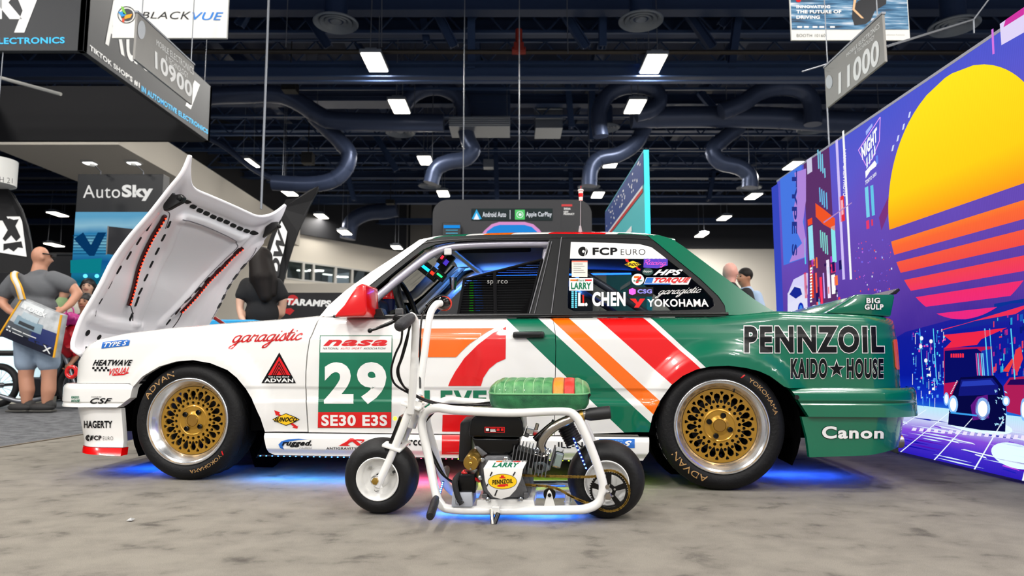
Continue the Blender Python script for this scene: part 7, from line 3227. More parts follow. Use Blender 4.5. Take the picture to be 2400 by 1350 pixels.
def emission_ramp(name, axis, stops, strength, lines=0.0, noise=0.0):
    """emission whose colour runs along one object axis (axis 1 = along the wall, 2 = height)"""
    m = bpy.data.materials.new(name)
    m.use_nodes = True
    nt = m.node_tree
    nt.nodes.clear()
    tc = nt.nodes.new('ShaderNodeTexCoord')
    sp = nt.nodes.new('ShaderNodeSeparateXYZ')
    nt.links.new(tc.outputs['Object'], sp.inputs[0])
    mr = nt.nodes.new('ShaderNodeMapRange')
    lo, hi = stops[0][0], stops[-1][0]
    mr.inputs['From Min'].default_value = lo
    mr.inputs['From Max'].default_value = hi
    src = sp.outputs[axis]
    if noise:
        n = nt.nodes.new('ShaderNodeTexNoise')
        n.inputs['Scale'].default_value = 1.6
        n.inputs['Detail'].default_value = 3
        nt.links.new(tc.outputs['Object'], n.inputs['Vector'])
        a = nt.nodes.new('ShaderNodeMath')
        a.operation = 'MULTIPLY_ADD'
        a.inputs[1].default_value = noise
        nt.links.new(n.outputs['Fac'], a.inputs[0])
        nt.links.new(src, a.inputs[2])
        b = nt.nodes.new('ShaderNodeMath')
        b.operation = 'SUBTRACT'
        b.inputs[1].default_value = noise * .5
        nt.links.new(a.outputs[0], b.inputs[0])
        src = b.outputs[0]
    nt.links.new(src, mr.inputs['Value'])
    cr = nt.nodes.new('ShaderNodeValToRGB')
    els = cr.color_ramp.elements
    while len(els) < len(stops):
        els.new(.5)
    for i, (p, c) in enumerate(stops):
        els[i].position = (p - lo) / (hi - lo)
    for i, (p, c) in enumerate(stops):
        els[i].color = rgb(c)
    nt.links.new(mr.outputs[0], cr.inputs[0])
    e = nt.nodes.new('ShaderNodeEmission')
    col = cr.outputs[0]
    if lines:
        w = nt.nodes.new('ShaderNodeTexWave')
        w.bands_direction = 'Y'
        w.inputs['Scale'].default_value = 26
        nt.links.new(tc.outputs['Object'], w.inputs['Vector'])
        mx = nt.nodes.new('ShaderNodeMixRGB')
        mx.blend_type = 'MULTIPLY'
        mx.inputs[0].default_value = lines
        nt.links.new(col, mx.inputs[1])
        nt.links.new(w.outputs['Color'], mx.inputs[2])
        col = mx.outputs[0]
    nt.links.new(col, e.inputs[0])
    e.inputs[1].default_value = strength
    o = nt.nodes.new('ShaderNodeOutputMaterial')
    nt.links.new(e.outputs[0], o.inputs[0])
    MATS[name] = m
    return m


m = MB()
m.box((.04, 0, WZ1 / 2), (.12, WY1 - WY0, WZ1))
m.build('cabinet', mat('cabinet_grey', '#3A3C48', .5), scr, 0)
M_scrbase = emission_ramp('screen_purple', 2, [(0.0, '#1B1FB0'), (.35, '#1A1CA4'), (.62, '#3A249C'), (.95, '#6040AC'), (1.3, '#6E4EBC'), (1.7, '#7058CC'), (2.0, '#6460DA'), (2.3, '#5560DE')], .92, .08, .5)
m = MB()
m.box((-.0235, 0, WZ1 / 2), (.005, WY1 - WY0 - .02, WZ1 - .03))
m.build('display_face', M_scrbase, scr, 0)
for (z, h) in ((WZ1 - .008, .018), (.010, .02)):
    m = MB()
    m.box((-.01, 0, z), (.035, WY1 - WY0, h))
    m.build('edge_trim', mat('edge_silver', '#8F90A0', .4, metal=.4), scr, 0)
PRINT = {}


def wp(px, py, k):
    p = atX(px, py, WX - .030 - .0012 * k)
    return Vector((WX - .030 - .0012 * k, min(max(p.y, WY0 + .01), WY1 - .008), min(max(p.z, .02), WZ1 - .02))) - so


def pr(poly, col, st=1.0, k=1, mt=None):
    """flat printed shape on the screen from a pixel outline"""
    key = (col, st) if mt is None else mt.name
    if key not in PRINT:
        PRINT[key] = (MB(), mt or emis('scr_%s_%g' % (col, st), col, st))
    vs, fs = fill2d([poly])
    PRINT[key][0].add([wp(a, b, k) for a, b, c in vs], fs)


def pw(yz, col, st=1.0, k=1, mt=None):
    """the same from wall coordinates (Y, Z)"""
    key = (col, st) if mt is None else mt.name
    if key not in PRINT:
        PRINT[key] = (MB(), mt or emis('scr_%s_%g' % (col, st), col, st))
    vs, fs = fill2d([yz])
    PRINT[key][0].add([Vector((WX - .030 - .0012 * k, a, b)) - so for a, b, c in vs], fs)


def prr(x0, y0, x1, y1, col, st=1.0, k=1, sl=0.0):
    """upright rectangle between pixel columns x0..x1; top y0 and bottom y1 given at x0, edges follow the wall"""
    P0, P1 = atX(x0, y0, WX), atX(x0, y1, WX)
    Y1 = atX(x1, y0, WX).y
    pw([(P0.y, P0.z), (Y1, P0.z), (Y1, P1.z), (P0.y, P1.z)], col, st, k)


def ptext(s, x0, y0, x1, y1, col, st=1., k=3, vertical=False, weight=.03):
    key = (col, st)
    if key not in PRINT:
        PRINT[key] = (MB(), emis('scr_%s_%g' % (col, st), col, st))
    vs, fs = text2d(s, weight, 0, 1.1)
    if vertical:
        q = [(x1, y0), (x1, y1), (x0, y1), (x0, y0)]
    else:
        q = [(x0, y0), (x1, y0), (x1, y1), (x0, y1)]
    PRINT[key][0].add([wp(*bilerp(q, a, b), k) for a, b in vs], fs)


# sun: disc sliced by level gaps
sy, sz, sr = 3.637, 1.48, .675
M_sun = emission_ramp('scr_sun', 2, [(.75, '#E8268C'), (.95, '#F02E70'), (1.10, '#F24848'), (1.30, '#FB6A38'), (1.45, '#FFA81C'), (1.62, '#FFD21A'), (2.2, '#FFE924')], 1.05, .05)
zl = [atX(2098, y, WX).z for y in (538, 567, 600, 618, 645, 663, 690, 706, 730, 747, 766, 780, 793)]


def slab(z0, z1):
    z0, z1 = max(z0, sz - sr * .999), min(z1, sz + sr * .999)
    P = []
    n = 24
    for k in range(n + 1):
        z = z0 + (z1 - z0) * k / n
        P.append((sy + math.sqrt(max(0, sr * sr - (z - sz) ** 2)), z))
    for k in range(n + 1):
        z = z1 + (z0 - z1) * k / n
        P.append((sy - math.sqrt(max(0, sr * sr - (z - sz) ** 2)), z))
    return P


pw(slab(zl[0], 3), None, 1, 2, M_sun)
for a, b in ((1, 2), (3, 4), (5, 6), (7, 8), (9, 10), (11, 12)):
    pw(slab(zl[b], zl[a]), None, 1, 2, M_sun)
# city on the left half
prr(1816, 440, 1832, 1000, '#3A4CC8', .9, 1)
prr(1836, 420, 1889, 625, '#4A7BE8', .95, 1)
pr([(1862, 405), (1889, 395), (1889, 470), (1882, 520), (1889, 560), (1889, 602), (1850, 615), (1860, 590), (1880, 570), (1866, 540), (1858, 500), (1868, 450)], '#B48AE0', .95, 2)
ptext('TYPE S', 1856, 400, 1868, 600, '#2A3A98', .8, 3, True)
prr(1892, 385, 1955, 760, '#6A3B78', .75, 1)
prr(1900, 375, 1912, 410, '#D8D4F0', .9, 2)
for (x, y0, y1) in ((1925, 352, 398), (1930, 356, 404), (1935, 362, 408), (1941, 395, 418)):
    prr(x, y0, x + 3, y1, '#7FD0F0', .9, 2)
for (x, y0, y1) in ((1929, 440, 475), (1934, 444, 482), (1939, 448, 488), (1945, 452, 492)):
    prr(x, y0, x + 3, y1, '#6FC0F0', .9, 2)
for (x, y0, y1) in ((1931, 540, 582), (1936, 544, 590), (1941, 546, 596), (1946, 552, 598)):
    prr(x, y0, x + 3, y1, '#8AE0DC', .9, 2)
pr([(1911, 476), (1930, 490), (1957, 512), (1957, 541), (1930, 526), (1912, 508)], '#F2562A', 1, 2)
pr([(1930, 520), (1996, 474), (1997, 476), (1931, 523)], '#B890D0', .9, 3)
for (x0, y0, x1, y1, c) in ((1903, 532, 1914, 612, '#9AE4F4'), (1957, 532, 1967, 618, '#8CE8EC'), (1902, 515, 1913, 530, '#F04A2A'), (1957, 620, 1968, 640, '#F0306A'), (1907, 622, 1914, 700, '#E8401E'), (1946, 610, 1953, 700, '#F4E8FF'), (1958, 645, 1967, 690, '#FFFFFF'), (1978, 462, 1988, 522, '#E8303C'), (1981, 470, 1986, 505, '#FFD0D8'), (1920, 640, 1924, 720, '#FF5A50'), (1930, 650, 1936, 715, '#FF3A60'), (1938, 640, 1941, 700, '#C8A8FF'), (1893, 640, 1899, 700, '#E02858'), (1893, 560, 1896, 620, '#5AD0F0')):
    prr(x0, y0, x1, y1, c, 1.0, 2)
for k in range(12):
    prr(1908, 628 + k * 7, 1913, 632 + k * 7, '#FFFFFF', 1., 3)
prr(1968, 330, 1974, 660, '#D8C8FF', .95, 2)
prr(1984, 308, 1989, 660, '#FFFFFF', .95, 2)
ptext('LARRY CHEN PHOTO', 1976, 350, 1983, 460, '#F4F0FF', 1., 3, True)
pr([(1889, 640), (1893, 640), (1893, 690), (1846, 712), (1846, 690), (1860, 655)], '#DCD8FF', .95, 2)
pr([(1846, 688), (1862, 668), (1880, 672), (1892, 690), (1893, 735), (1846, 740)], '#E8E8FF', .95, 2)
pr([(1850, 690), (1862, 672), (1876, 676), (1880, 690), (1865, 700)], '#1B2C9C', .9, 3)
pr(circle2d(1877, 725, (7, 16), 20), '#1030C0', .9, 3)
pr(circle2d(1877, 725, (4, 10), 20), '#4A90F0', .9, 4)
# neon logo
NL = [[(2012, 352), (2063, 274), (2061, 330), (2044, 372), (2030, 388), (2012, 352)]]
for l in NL:
    for i in range(len(l) - 1):
        (a, b), (c, d) = l[i], l[i + 1]
        n_ = math.hypot(c - a, d - b)
        nx, ny = -(d - b) / n_ * .9, (c - a) / n_ * .9
        pr([(a + nx, b + ny), (c + nx, d + ny), (c - nx, d - ny), (a - nx, b - ny)], '#F0A8FF', 1., 2)
key = None


def pquad(s, q, col, st=1., k=3, weight=.03):
    key = (col, st)
    if key not in PRINT:
        PRINT[key] = (MB(), emis('scr_%s_%g' % (col, st), col, st))
    vs, fs = text2d(s, weight, 0, 1.1)
    PRINT[key][0].add([wp(*bilerp(q, a, b), k) for a, b in vs], fs)


pquad('NIGHT', [(2018, 345), (2055, 296), (2056, 330), (2021, 376)], '#FFFFFF', 1., 3, .05)
pr([(2029, 308), (2044, 289), (2045, 296), (2030, 318)], '#A8B8FF', 1., 2)
pr([(2028, 402), (2040, 388), (2050, 376), (2055, 384), (2053, 390), (2040, 400), (2029, 418)], '#FFFFFF', 1., 3)
for k in range(4):
    pr([(2030 + k * 6, 372 - k * 9), (2033 + k * 6, 366 - k * 9), (2034 + k * 6, 390 - k * 10), (2031 + k * 6, 396 - k * 10)], '#E8F4FF', 1., 4)
pquad('TOKYO 2025', [(2028, 424), (2054, 402), (2054, 410), (2028, 434)], '#FFFFFF', 1.)
for (x0, y0, x1, y1, c) in ((2038, 440, 2046, 512, '#7FD8F4'), (2051, 436, 2058, 508, '#6ACCF0'), (2041, 518, 2048, 538, '#F04070'), (2053, 515, 2057, 530, '#E84060'), (2064, 366, 2069, 386, '#6A8CF8')):
    prr(x0, y0, x1, y1, c, .95, 2)
for (x, y) in ((2131, 270), (2117, 298), (2104, 325), (2092, 348)):
    pr([(x, y - 7), (x + 4, y - 9), (x + 1, y + 5), (x - 3, y + 7)], '#D8E0FF', 1., 2)
# poster at the top right corner
pr([(2342, 40), (2400, 2), (2400, 76), (2347, 106)], '#E8DCFF', .95, 1)
pr([(2352, 64), (2400, 34), (2400, 10), (2356, 38)], '#D83AA8', .95, 2)
pr([(2322, 52), (2327, 50), (2331, 126), (2326, 128)], '#E07AE8', .95, 1)
# orange flames of light and violet haze behind the sun
pr([(2060, 510), (2092, 440), (2094, 470), (2066, 540)], '#8A3C90', .8, 1)
# night street, lower right
M_street = emission_ramp('scr_street', 2, [(.28, '#2A8CF0'), (.36, '#1238D8'), (.5, '#0A1CA8'), (.72, '#1420A4'), (.95, '#3A2CB0')], .9, .06, .15)
pw([(4.75, .31), (WY0 + .02, .31), (WY0 + .02, .80), (3.3, .86), (4.2, .76), (4.75, .60)], None, 1, 1, M_street)
pr([(2195, 780), (2400, 745), (2400, 700), (2330, 712), (2330, 760)], '#0E3AA8', .8, 1)
pr([(2202, 776), (2400, 716), (2400, 724), (2380, 736), (2286, 752), (2215, 770)], '#F03058', 1., 3)
pr([(2210, 785), (2230, 800), (2213, 817), (2290, 808), (2300, 795), (2360, 768), (2280, 778)], '#F0284A', 1., 3)
pr([(2212, 815), (2325, 812), (2330, 960), (2212, 940)], '#C01858', .9, 2)
pr([(2214, 822), (2290, 817), (2300, 825), (2300, 888), (2214, 898)], '#0A1070', .8, 3)
pr([(2300, 822), (2322, 818), (2325, 900), (2304, 888)], '#1838B8', .9, 3)
for k in range(6):
    pr([(2228 + k * 5.4, 829 + k * -.2), (2232 + k * 5.4, 829), (2232 + k * 5.4, 838), (2228 + k * 5.4, 838)], '#FF3048', 1., 4)
pr([(2240, 905), (2252, 884), (2330, 880), (2350, 905), (2358, 960), (2356, 1012), (2300, 1008), (2222, 995), (2226, 940)], '#0A0C50', .7, 4)
pr([(2290, 930), (2315, 925), (2318, 980), (2280, 985), (2275, 950)], '#6A1C90', .8, 5)
for (cx, cy, rx, ry) in ((2234, 948, 9, 18), (2303, 958, 14, 22), (2218, 935, 5, 13), (2358, 940, 7, 10), (2399, 960, 6, 22)):
    pr(circle2d(cx, cy, (rx * 1.25, ry * 1.2), 20), '#8CC4FF', 1., 5)
    pr(circle2d(cx, cy, (rx * .8, ry * .85), 20), '#FFFFFF', 1.2, 6)
for k in range(26):
    x, y = 2330 + R.random() * 26, 895 + R.random() * 105
    pr([(x, y), (x + 3 + R.random() * 5, y + 2), (x + 2 + R.random() * 4, y + 6)], '#A8E4FF', 1., 5)
for k in range(9):
    pr(circle2d(2243 - k * 1.8, 893 + k * 3.6, (1.6, 1.4), 8), '#E8F0FF', 1., 5)
pr([(2352, 905), (2366, 885), (2400, 882), (2400, 975), (2360, 965)], '#B8205C', .9, 3)
pr([(2360, 902), (2368, 890), (2400, 888), (2400, 902)], '#2A0A60', .8, 4)
pr([(2350, 870), (2372, 840), (2376, 846), (2364, 872)], '#F04040', 1., 3)
pr([(2372, 862), (2380, 820), (2392, 812), (2398, 840), (2386, 872)], '#E83848', 1., 3)
for k in range(120):
    x, y = 2136 + R.random() * 76, 770 + R.random() * 165
    c = R.choice(['#7FE0FF', '#5AA8F8', '#FFFFFF', '#E850B8', '#2A70F0', '#38C0F0'])
    w_, h_ = R.random() * 5 + 1.2, R.random() * 6 + 1
    if R.random() < .25:
        w_, h_ = 1.2, 12 + R.random() * 14
    pr([(x, y), (x + w_, y - .6), (x + w_, y + h_), (x, y + h_)], c, .95, 3)
for k in range(70):
    x, y = 2000 + R.random() * 90, 560 + R.random() * 130
    c = R.choice(['#F04890', '#C070F0', '#E0E8FF', '#F05858', '#7A6AF0'])
    s_ = R.random() * 2.4 + .6
    pr([(x, y), (x + s_, y - .4), (x + s_, y + s_ * 1.4), (x, y + s_ * 1.4)], c, .9, 3)
for k in range(40):
    x, y = 1896 + R.random() * 85, 600 + R.random() * 125
    c = R.choice(['#F03C50', '#FF7A40', '#F0F0FF', '#58C8F0', '#C040E0', '#201860', '#301458'])
    prr(x, y, x + 2 + R.random() * 5, y + 5 + R.random() * 22, c, .95, 2 if c[1] != '2' else 3)
# bright road with lane grid
M_road = emission_ramp('scr_road', 2, [(0, '#2418B8'), (.1, '#4A30D0'), (.17, '#8A50E0'), (.25, '#D8E4FF'), (.33, '#B8F0FF')], 1.0, .06, .05)
pw([(4.75, .02), (WY0 + .02, .02), (WY0 + .02, .32), (4.75, .32)], None, 1, 2, M_road)
for k in range(14):
    z = .035 + k * .016
    y = 1.7 + R.random() * 1.2
    for j in range(4):
        L_ = .15 + R.random() * .5
        pw([(y, z), (y + L_ * .5, z + .004), (y + L_, z), (y + L_ * .5, z - .004)], R.choice(['#1010A8', '#D8F0FF', '#D8F0FF', '#5A10B0']), 1., 3)
        y += L_ + .1 + R.random() * .5
for k in range(12):
    yb = 1.6 + k * .34
    yt = 3.0 + (yb - 3.0) * .62
    pw([(yb, .02), (yb + .012, .02), (yt + .008, .30), (yt, .30)], '#E8F4FF', 1.1, 4)
for (y, z, ry, rz) in ((2.85, .17, .32, .075), (3.35, .13, .16, .06), (2.5, .24, .5, .05), (3.6, .25, .25, .04)):
    pw(circle2d(y, z, (ry, rz), 30), '#DCF6FF', 1.15, 3)
# more street glow: bus panes, far towers, streaks, crossing bars
for k in range(5):
    prr(2302 + k * 4, 828, 2304.5 + k * 4, 880, R.choice(['#38B0F0', '#7FD8FF', '#E850A8']), .95, 4)
for k in range(60):
    x, y = 2326 + R.random() * 74, 735 + R.random() * 140
    c = R.choice(['#1860C8', '#28A8E0', '#0C3CA0', '#48D0F0', '#F04060', '#C02890', '#0A1C80'])
    w_, h_ = R.random() * 6 + 1.5, R.random() * 16 + 2
    pr([(x, y), (x + w_, y - w_ * .25), (x + w_, y + h_ - w_ * .2), (x, y + h_)], c, .9, 2)
for (x, w_) in ((2322, 3), (2334, 2), (2200, 2), (2168, 1.5), (2384, 3)):
    prr(x, 770, x + w_, 900, '#58D8F8', 1., 3)
for (x, y) in ((2160, 793), (2158, 812), (2170, 845), (2182, 800)):
    pr(circle2d(x, y, (4, 5), 12), '#F4F8FF', 1., 4)
pr([(2252, 890), (2326, 886), (2340, 904), (2338, 925), (2246, 928)], '#141A80', .9, 5)
pr([(2256, 894), (2322, 890), (2332, 902), (2252, 906)], '#2A40C0', .9, 6)
pr([(2228, 965), (2290, 972), (2290, 976), (2228, 969)], '#3AA0F0', 1., 6)
for k in range(16):
    x = 2140 + k * 17
    pr([(x, 1002 + k * 1.2), (x + 9, 1003 + k * 1.2), (x + 6, 1010 + k * 1.4), (x - 4, 1009 + k * 1.4)], '#F0E8FF', 1., 4)
for k in range(40):
    y_, z_ = 1.8 + R.random() * 2.9, .04 + R.random() * .2
    L_ = .06 + R.random() * .22
    pw([(y_, z_), (y_ + L_, z_ + .006), (y_ + L_ * .9, z_ + .012), (y_ + L_ * .1, z_ + .007)], R.choice(['#C850E8', '#E8F4FF', '#2020B8', '#7A30D8', '#E8F4FF']), 1., 3)
for key, (mb_, mt_) in PRINT.items():
    o_ = mb_.build('screen_print', mt_, scr, 0)
    o_['kind'] = 'stuff'
    try:
        if 'sun' not in mt_.name and 'road' not in mt_.name and 'street' not in mt_.name:
            mt_.cycles.emission_sampling = 'NONE'
    except Exception:
        pass
# ================================================================== HANGING SIGNS AND STANDS
M_sgnk = mat('sign_charcoal', '#303236', .55)
M_sgnd = mat('sign_dark_fabric', '#1A1A1E', .7)
M_sgnw = mat('sign_white', '#E2E2DE', .5)
M_sgng = mat('sign_grey', '#8E8C88', .4)
T_wht = mat('print_white', '#EDEDEB', .5, emit='#FFFFFF', estr=.12)
T_blk = mat('print_black', '#141416', .5)
T_cyan = mat('print_cyan', '#28B4EC', .5, emit='#28B4EC', estr=.25)
T_blue = mat('print_blue', '#1478D0', .5)


def hang(t, pts_, top=11.9, r=.006):
    """suspension wires for a sign; points in world space, parented to the sign"""
    o = Vector(t.location)
    for p in pts_:
        p = Vector(p)
        m = MB()
        m.cyl(p - o, Vector((p.x, p.y, top)) - o, r, 5)
        m.build('wire', M_cable, t, 0)


def stext(t, s, quad, plane, c, material, weight=.02, slant=0., lift=.004, space=1.06, name='lettering', sgn=-1):
    """text on an upright plane; plane 'Y' faces the camera at depth c, 'X' runs into the hall at X=c"""
    if len(quad) == 2:
        (x0, y0), (x1, y1) = quad
        quad = [(x0, y0), (x1, y0), (x1, y1), (x0, y1)]
    o = Vector(t.location)
    vs, fs = text2d(s, weight, slant, space) if isinstance(s, str) else s
    fn = (lambda a, b: atY(*bilerp(quad, a, b), c) + Vector((0, -lift, 0)) - o) if plane == 'Y' else (lambda a, b: atX(*bilerp(quad, a, b), c) + Vector((sgn * lift, 0, 0)) - o)
    return mapped(name, vs, fs, fn, material, t)


def spoly(t, poly, plane, c, material, lift=.004, holes=(), name='print_shape', sgn=-1):
    s_, q_ = poly2d(poly, None, holes)
    return stext(t, s_, q_, plane, c, material, lift=lift, name=name, sgn=sgn)


# --- square hanging ring
rx1 = atZ(497, 333, 4.62)
rx0 = atZ(187, 119, 4.62)
RX = (rx1.x + rx0.x) / 2
RY0, RY1 = rx0.y, rx1.y
ZR0 = 4.62
ZR1 = atX(500, 208, RX).z
ring = thing('hanging_ring_sign', 'square charcoal hanging sign ring with white and blue lettering', 'sign', (RX, RY0, ZR0))
ro = Vector(ring.location)
XL = RX - 4.2
for (nm, c, s_) in (('side_panel', ((RX + XL) / 2, RY0 + .04, (ZR0 + ZR1) / 2), (RX - XL, .08, ZR1 - ZR0)), ('side_panel', (RX - .04, (RY0 + RY1) / 2, (ZR0 + ZR1) / 2), (.08, RY1 - RY0, ZR1 - ZR0)), ('side_panel', ((RX + XL) / 2, RY1 - .04, (ZR0 + ZR1) / 2), (RX - XL, .08, ZR1 - ZR0)), ('side_panel', (XL + .04, (RY0 + RY1) / 2, (ZR0 + ZR1) / 2), (.08, RY1 - RY0, ZR1 - ZR0))):
    m = MB()
    m.box(Vector(c) - ro, s_)
    m.build(nm, M_sgnk if c[1] < RY1 - .1 else M_sgnd, ring, 0, bevel=.004)
hang(ring, [(RX - .1, RY0 + .1, ZR1), (RX - .1, RY1 - .1, ZR1), (XL + .1, RY1 - .1, ZR1)])
stext(ring, 'AutoSky', [(-330, -60), (99, -64), (99, 77), (-330, 74)], 'Y', RY0, T_wht, .05)
stext(ring, 'ELECTRONICS', [(-17, 89), (152, 87), (152, 102), (-17, 104)], 'Y', RY0, T_cyan, .03)
stext(ring, 'Auto', [(246, -16), (384, 97), (384, 194), (246, 104)], 'X', RX, T_wht, .012, sgn=1)
stext(ring, 'Sky', [(378, 96), (468, 176), (468, 272), (378, 206)], 'X', RX, T_wht, .05, sgn=1)
stext(ring, "TIKTOK SHOP'S #1", [(210, 104), (327, 194), (327, 208), (210, 118)], 'X', RX, T_wht, .04, sgn=1)
stext(ring, 'IN AUTOMOTIVE ELECTRONICS', [(331, 200), (487, 304), (487, 315), (331, 214)], 'X', RX, T_cyan, .04, sgn=1)
# slanted fabric valance and pole seen inside the ring
m = MB()
a, b = atY(0, 182, 10.5), atY(143, 221, 10.5)
m.cyl(a, b, .028, 8)
tag(m.build('banner_pole', mat('pole_white', '#D8D8D4', .4), None), 'white banner pole sloping below the hanging ring', 'pole')

# --- white rectangular hanging sign
BY = 8.45
p0, p1 = atY(262, 89, BY), atY(531, 88, BY)
bv = thing('hanging_sign', 'white hanging sign with round logo and black and blue lettering', 'sign', ((p0.x + p1.x) / 2, BY, p0.z))
m = MB()
m.box(Vector((0, .02, .52)), (p1.x - p0.x, .04, 1.04))
m.build('panel', M_sgnw, bv, 0, bevel=.004)
hang(bv, [(p0.x + .1, BY + .02, p0.z + 1.04), (p1.x - .1, BY + .02, p0.z + 1.04)])
stext(bv, 'BLACK', [(333, 28), (448, 27), (446, 46), (331, 43)], 'Y', BY, T_blk, .0, .2)
stext(bv, 'VUE', [(451, 29), (524, 29), (521, 48), (449, 47)], 'Y', BY, T_blue, .012, .2)
spoly(bv, circle2d(297, 35, (21, 20), 36), 'Y', BY, T_blk, .004, [circle2d(297, 35, (19.3, 18.3), 36)])
spoly(bv, circle2d(298, 35, (15, 14.5), 36), 'Y', BY, mat('logo_grey', '#3E3F44', .5), .004)
for (poly, c) in (([(284, 15), (290, 17), (297, 34), (290, 34)], '#7AC043'), ([(277, 28), (288, 28), (297, 36), (286, 40)], '#1E90D8'), ([(294, 36), (311, 33), (306, 42), (291, 46)], '#F5A21B'), ([(288, 43), (293, 44), (291, 54), (286, 50)], '#E84A28')):
    spoly(bv, poly, 'Y', BY, mat('logo' + c, c, .5), .007)

# --- aisle number signs
for (q, lab, num, nq, ar, sgn) in (([(323, 30), (455, 152), (450, 246), (318, 140)], 'grey aisle sign numbered 10900 hanging over the white sign', '10900', [(362, 118), (450, 196), (449, 232), (363, 160)], [(366, 92), (453, 160), (453, 196), (366, 122)], 1),
                                   ([(1934, 160), (2067, 30), (2070, 145), (1937, 256)], 'grey aisle sign numbered 11000 hanging beside the screen wall', '11000', [(1966, 172), (2061, 88), (2061, 149), (1966, 222)], [(1985, 126), (2062, 52), (2062, 82), (1985, 143)], -1)):
    AX = -3.85 if sgn > 0 else 3.55
    P = [atX(x, y, AX) for x, y in q]
    z0 = (P[2].z + P[3].z) / 2
    z1 = (P[0].z + P[1].z) / 2
    y0, y1 = min(p.y for p in P), max(p.y for p in P)
    t = thing('aisle_sign', lab, 'sign', (AX, (y0 + y1) / 2, z0))
    m = MB()
    m.box((-.012 * sgn, 0, (z1 - z0) / 2), (.024, y1 - y0, z1 - z0))
    m.build('panel', M_sgng, t, 0)
    m = MB()
    m.box((-.012 * sgn, 0, z1 - z0 + .008), (.04, y1 - y0 + .02, .02))
    m.build('top_rail', M_cable, t, 0)
    stext(t, num, nq, 'X', AX, T_wht, .03, sgn=sgn)
    qa = [bilerp(ar, 0, 1), bilerp(ar, 1, 1), bilerp(ar, 1, .55), bilerp(ar, 0, .55)]
    qb = [bilerp(ar, .25, .4), bilerp(ar, .85, .4), bilerp(ar, .85, 0), bilerp(ar, .25, 0)]
    stext(t, 'MOBILE ELECTRONICS', qa, 'X', AX, T_wht, 0, sgn=sgn)
    stext(t, '& TECHNOLOGY', qb, 'X', AX, T_wht, 0, sgn=sgn)
    c = (331, 70) if sgn > 0 else (1944, 192)
    spoly(t, circle2d(c[0], c[1], (9 if sgn > 0 else 8, 22 if sgn > 0 else 16), 24), 'X', AX, mat('logo_pale', '#C9CED4', .4), .004, sgn=sgn)
    hang(t, [(AX, y0 + .08, z1), (AX, y1 - .08, z1)])
    if sgn < 0:
        m = MB()
        m.cyl(Vector((0, (y1 - y0) / 2 - .02, 0)), Vector((0, (y1 - y0) / 2 - .02, -1.05)), .008, 6)
        m.build('drop_rod', M_cable, t, 0)

# --- picture banner at upper right
IY = 8.45
p0, p1 = atY(1855, 94, IY), atY(2133, 91, IY)
ib = thing('hanging_banner', 'hanging picture banner of a speeding sports car, cropped by the top edge', 'banner', ((p0.x + p1.x) / 2, IY, p0.z))
wI = p1.x - p0.x
m = MB()
m.box((0, .012, .55), (wI, .024, 1.1))
m.build('panel', M_sgnw, ib, 0)


def streak_mat():
    mm = bpy.data.materials.new('speed_streaks')
    mm.use_nodes = True
    nt = mm.node_tree
    b = nt.nodes['Principled BSDF']
    b.inputs['Roughness'].default_value = .5
    tc = nt.nodes.new('ShaderNodeTexCoord')
    mp = nt.nodes.new('ShaderNodeMapping')
    mp.inputs['Rotation'].default_value = (0, rad(14), 0)
    mp.inputs['Scale'].default_value = (1.2, 1, 16)
    n = nt.nodes.new('ShaderNodeTexNoise')
    n.inputs['Scale'].default_value = 1.6
    n.inputs['Detail'].default_value = 5
    cr = nt.nodes.new('ShaderNodeValToRGB')
    els = cr.color_ramp.elements
    els[0].position, els[0].color = .32, rgb('#0C2238')
    els[1].position, els[1].color = .66, rgb('#D8DCE4')
    k = els.new(.45)
    k.color = rgb('#1E5C86')
    k = els.new(.55)
    k.color = rgb('#5A8CB0')
    nt.links.new(tc.outputs['Object'], mp.inputs[0])
    nt.links.new(mp.outputs[0], n.inputs[0])
    nt.links.new(n.outputs['Fac'], cr.inputs[0])
    nt.links.new(cr.outputs[0], b.inputs['Base Color'])
    return mm


zi = atY(1990, 71, IY).z - p0.z
m = MB()
m.box((0, -.002, (1.1 + zi) / 2), (wI * .985, .006, 1.1 - zi - .02))
m.build('picture', streak_mat(), ib, 0)
stext(ib, 'INNOVATING', ((1866, 13), (1945, 20)), 'Y', IY, T_wht, .03, lift=.008)
stext(ib, 'THE FUTURE OF', ((1866, 24), (1971, 32)), 'Y', IY, T_wht, .03, lift=.008)
stext(ib, 'DRIVING', ((1866, 37), (1921, 45)), 'Y', IY, T_wht, .03, lift=.008)
stext(ib, 'BOOTH 10160', ((1867, 80), (1934, 87)), 'Y', IY, T_blk, -.01)
stext(ib, 'Excellence Factory', ((2068, 80), (2120, 84)), 'Y', IY, mat('print_grey', '#8A8A8C', .5), -.01)
spoly(ib, [(2002, 60), (1996, 40), (1998, 14), (2012, 2), (2040, -10), (2078, -12), (2076, 10), (2050, 26), (2040, 48), (2028, 57)], 'Y', IY, mat('car_print', '#17191F', .4), .008)
spoly(ib, [(2000, 0), (2006, 0), (2002, 22), (2024, 44), (2018, 44), (1997, 24)], 'Y', IY, mat('car_line', '#E2B488', .4), .011)
spoly(ib, circle2d(1871, 1, (6, 5), 16), 'Y', IY, D_red, .008)
for x in (1868, 1884, 1904, 1920, 1945):
    spoly(ib, [(x, 62), (x + 11, 62), (x + 11, 66), (x, 66)], 'Y', IY, T_wht, .008)
hang(ib, [(p0.x + .1, IY, p0.z + 1.1), (p1.x - .1, IY, p0.z + 1.1)])
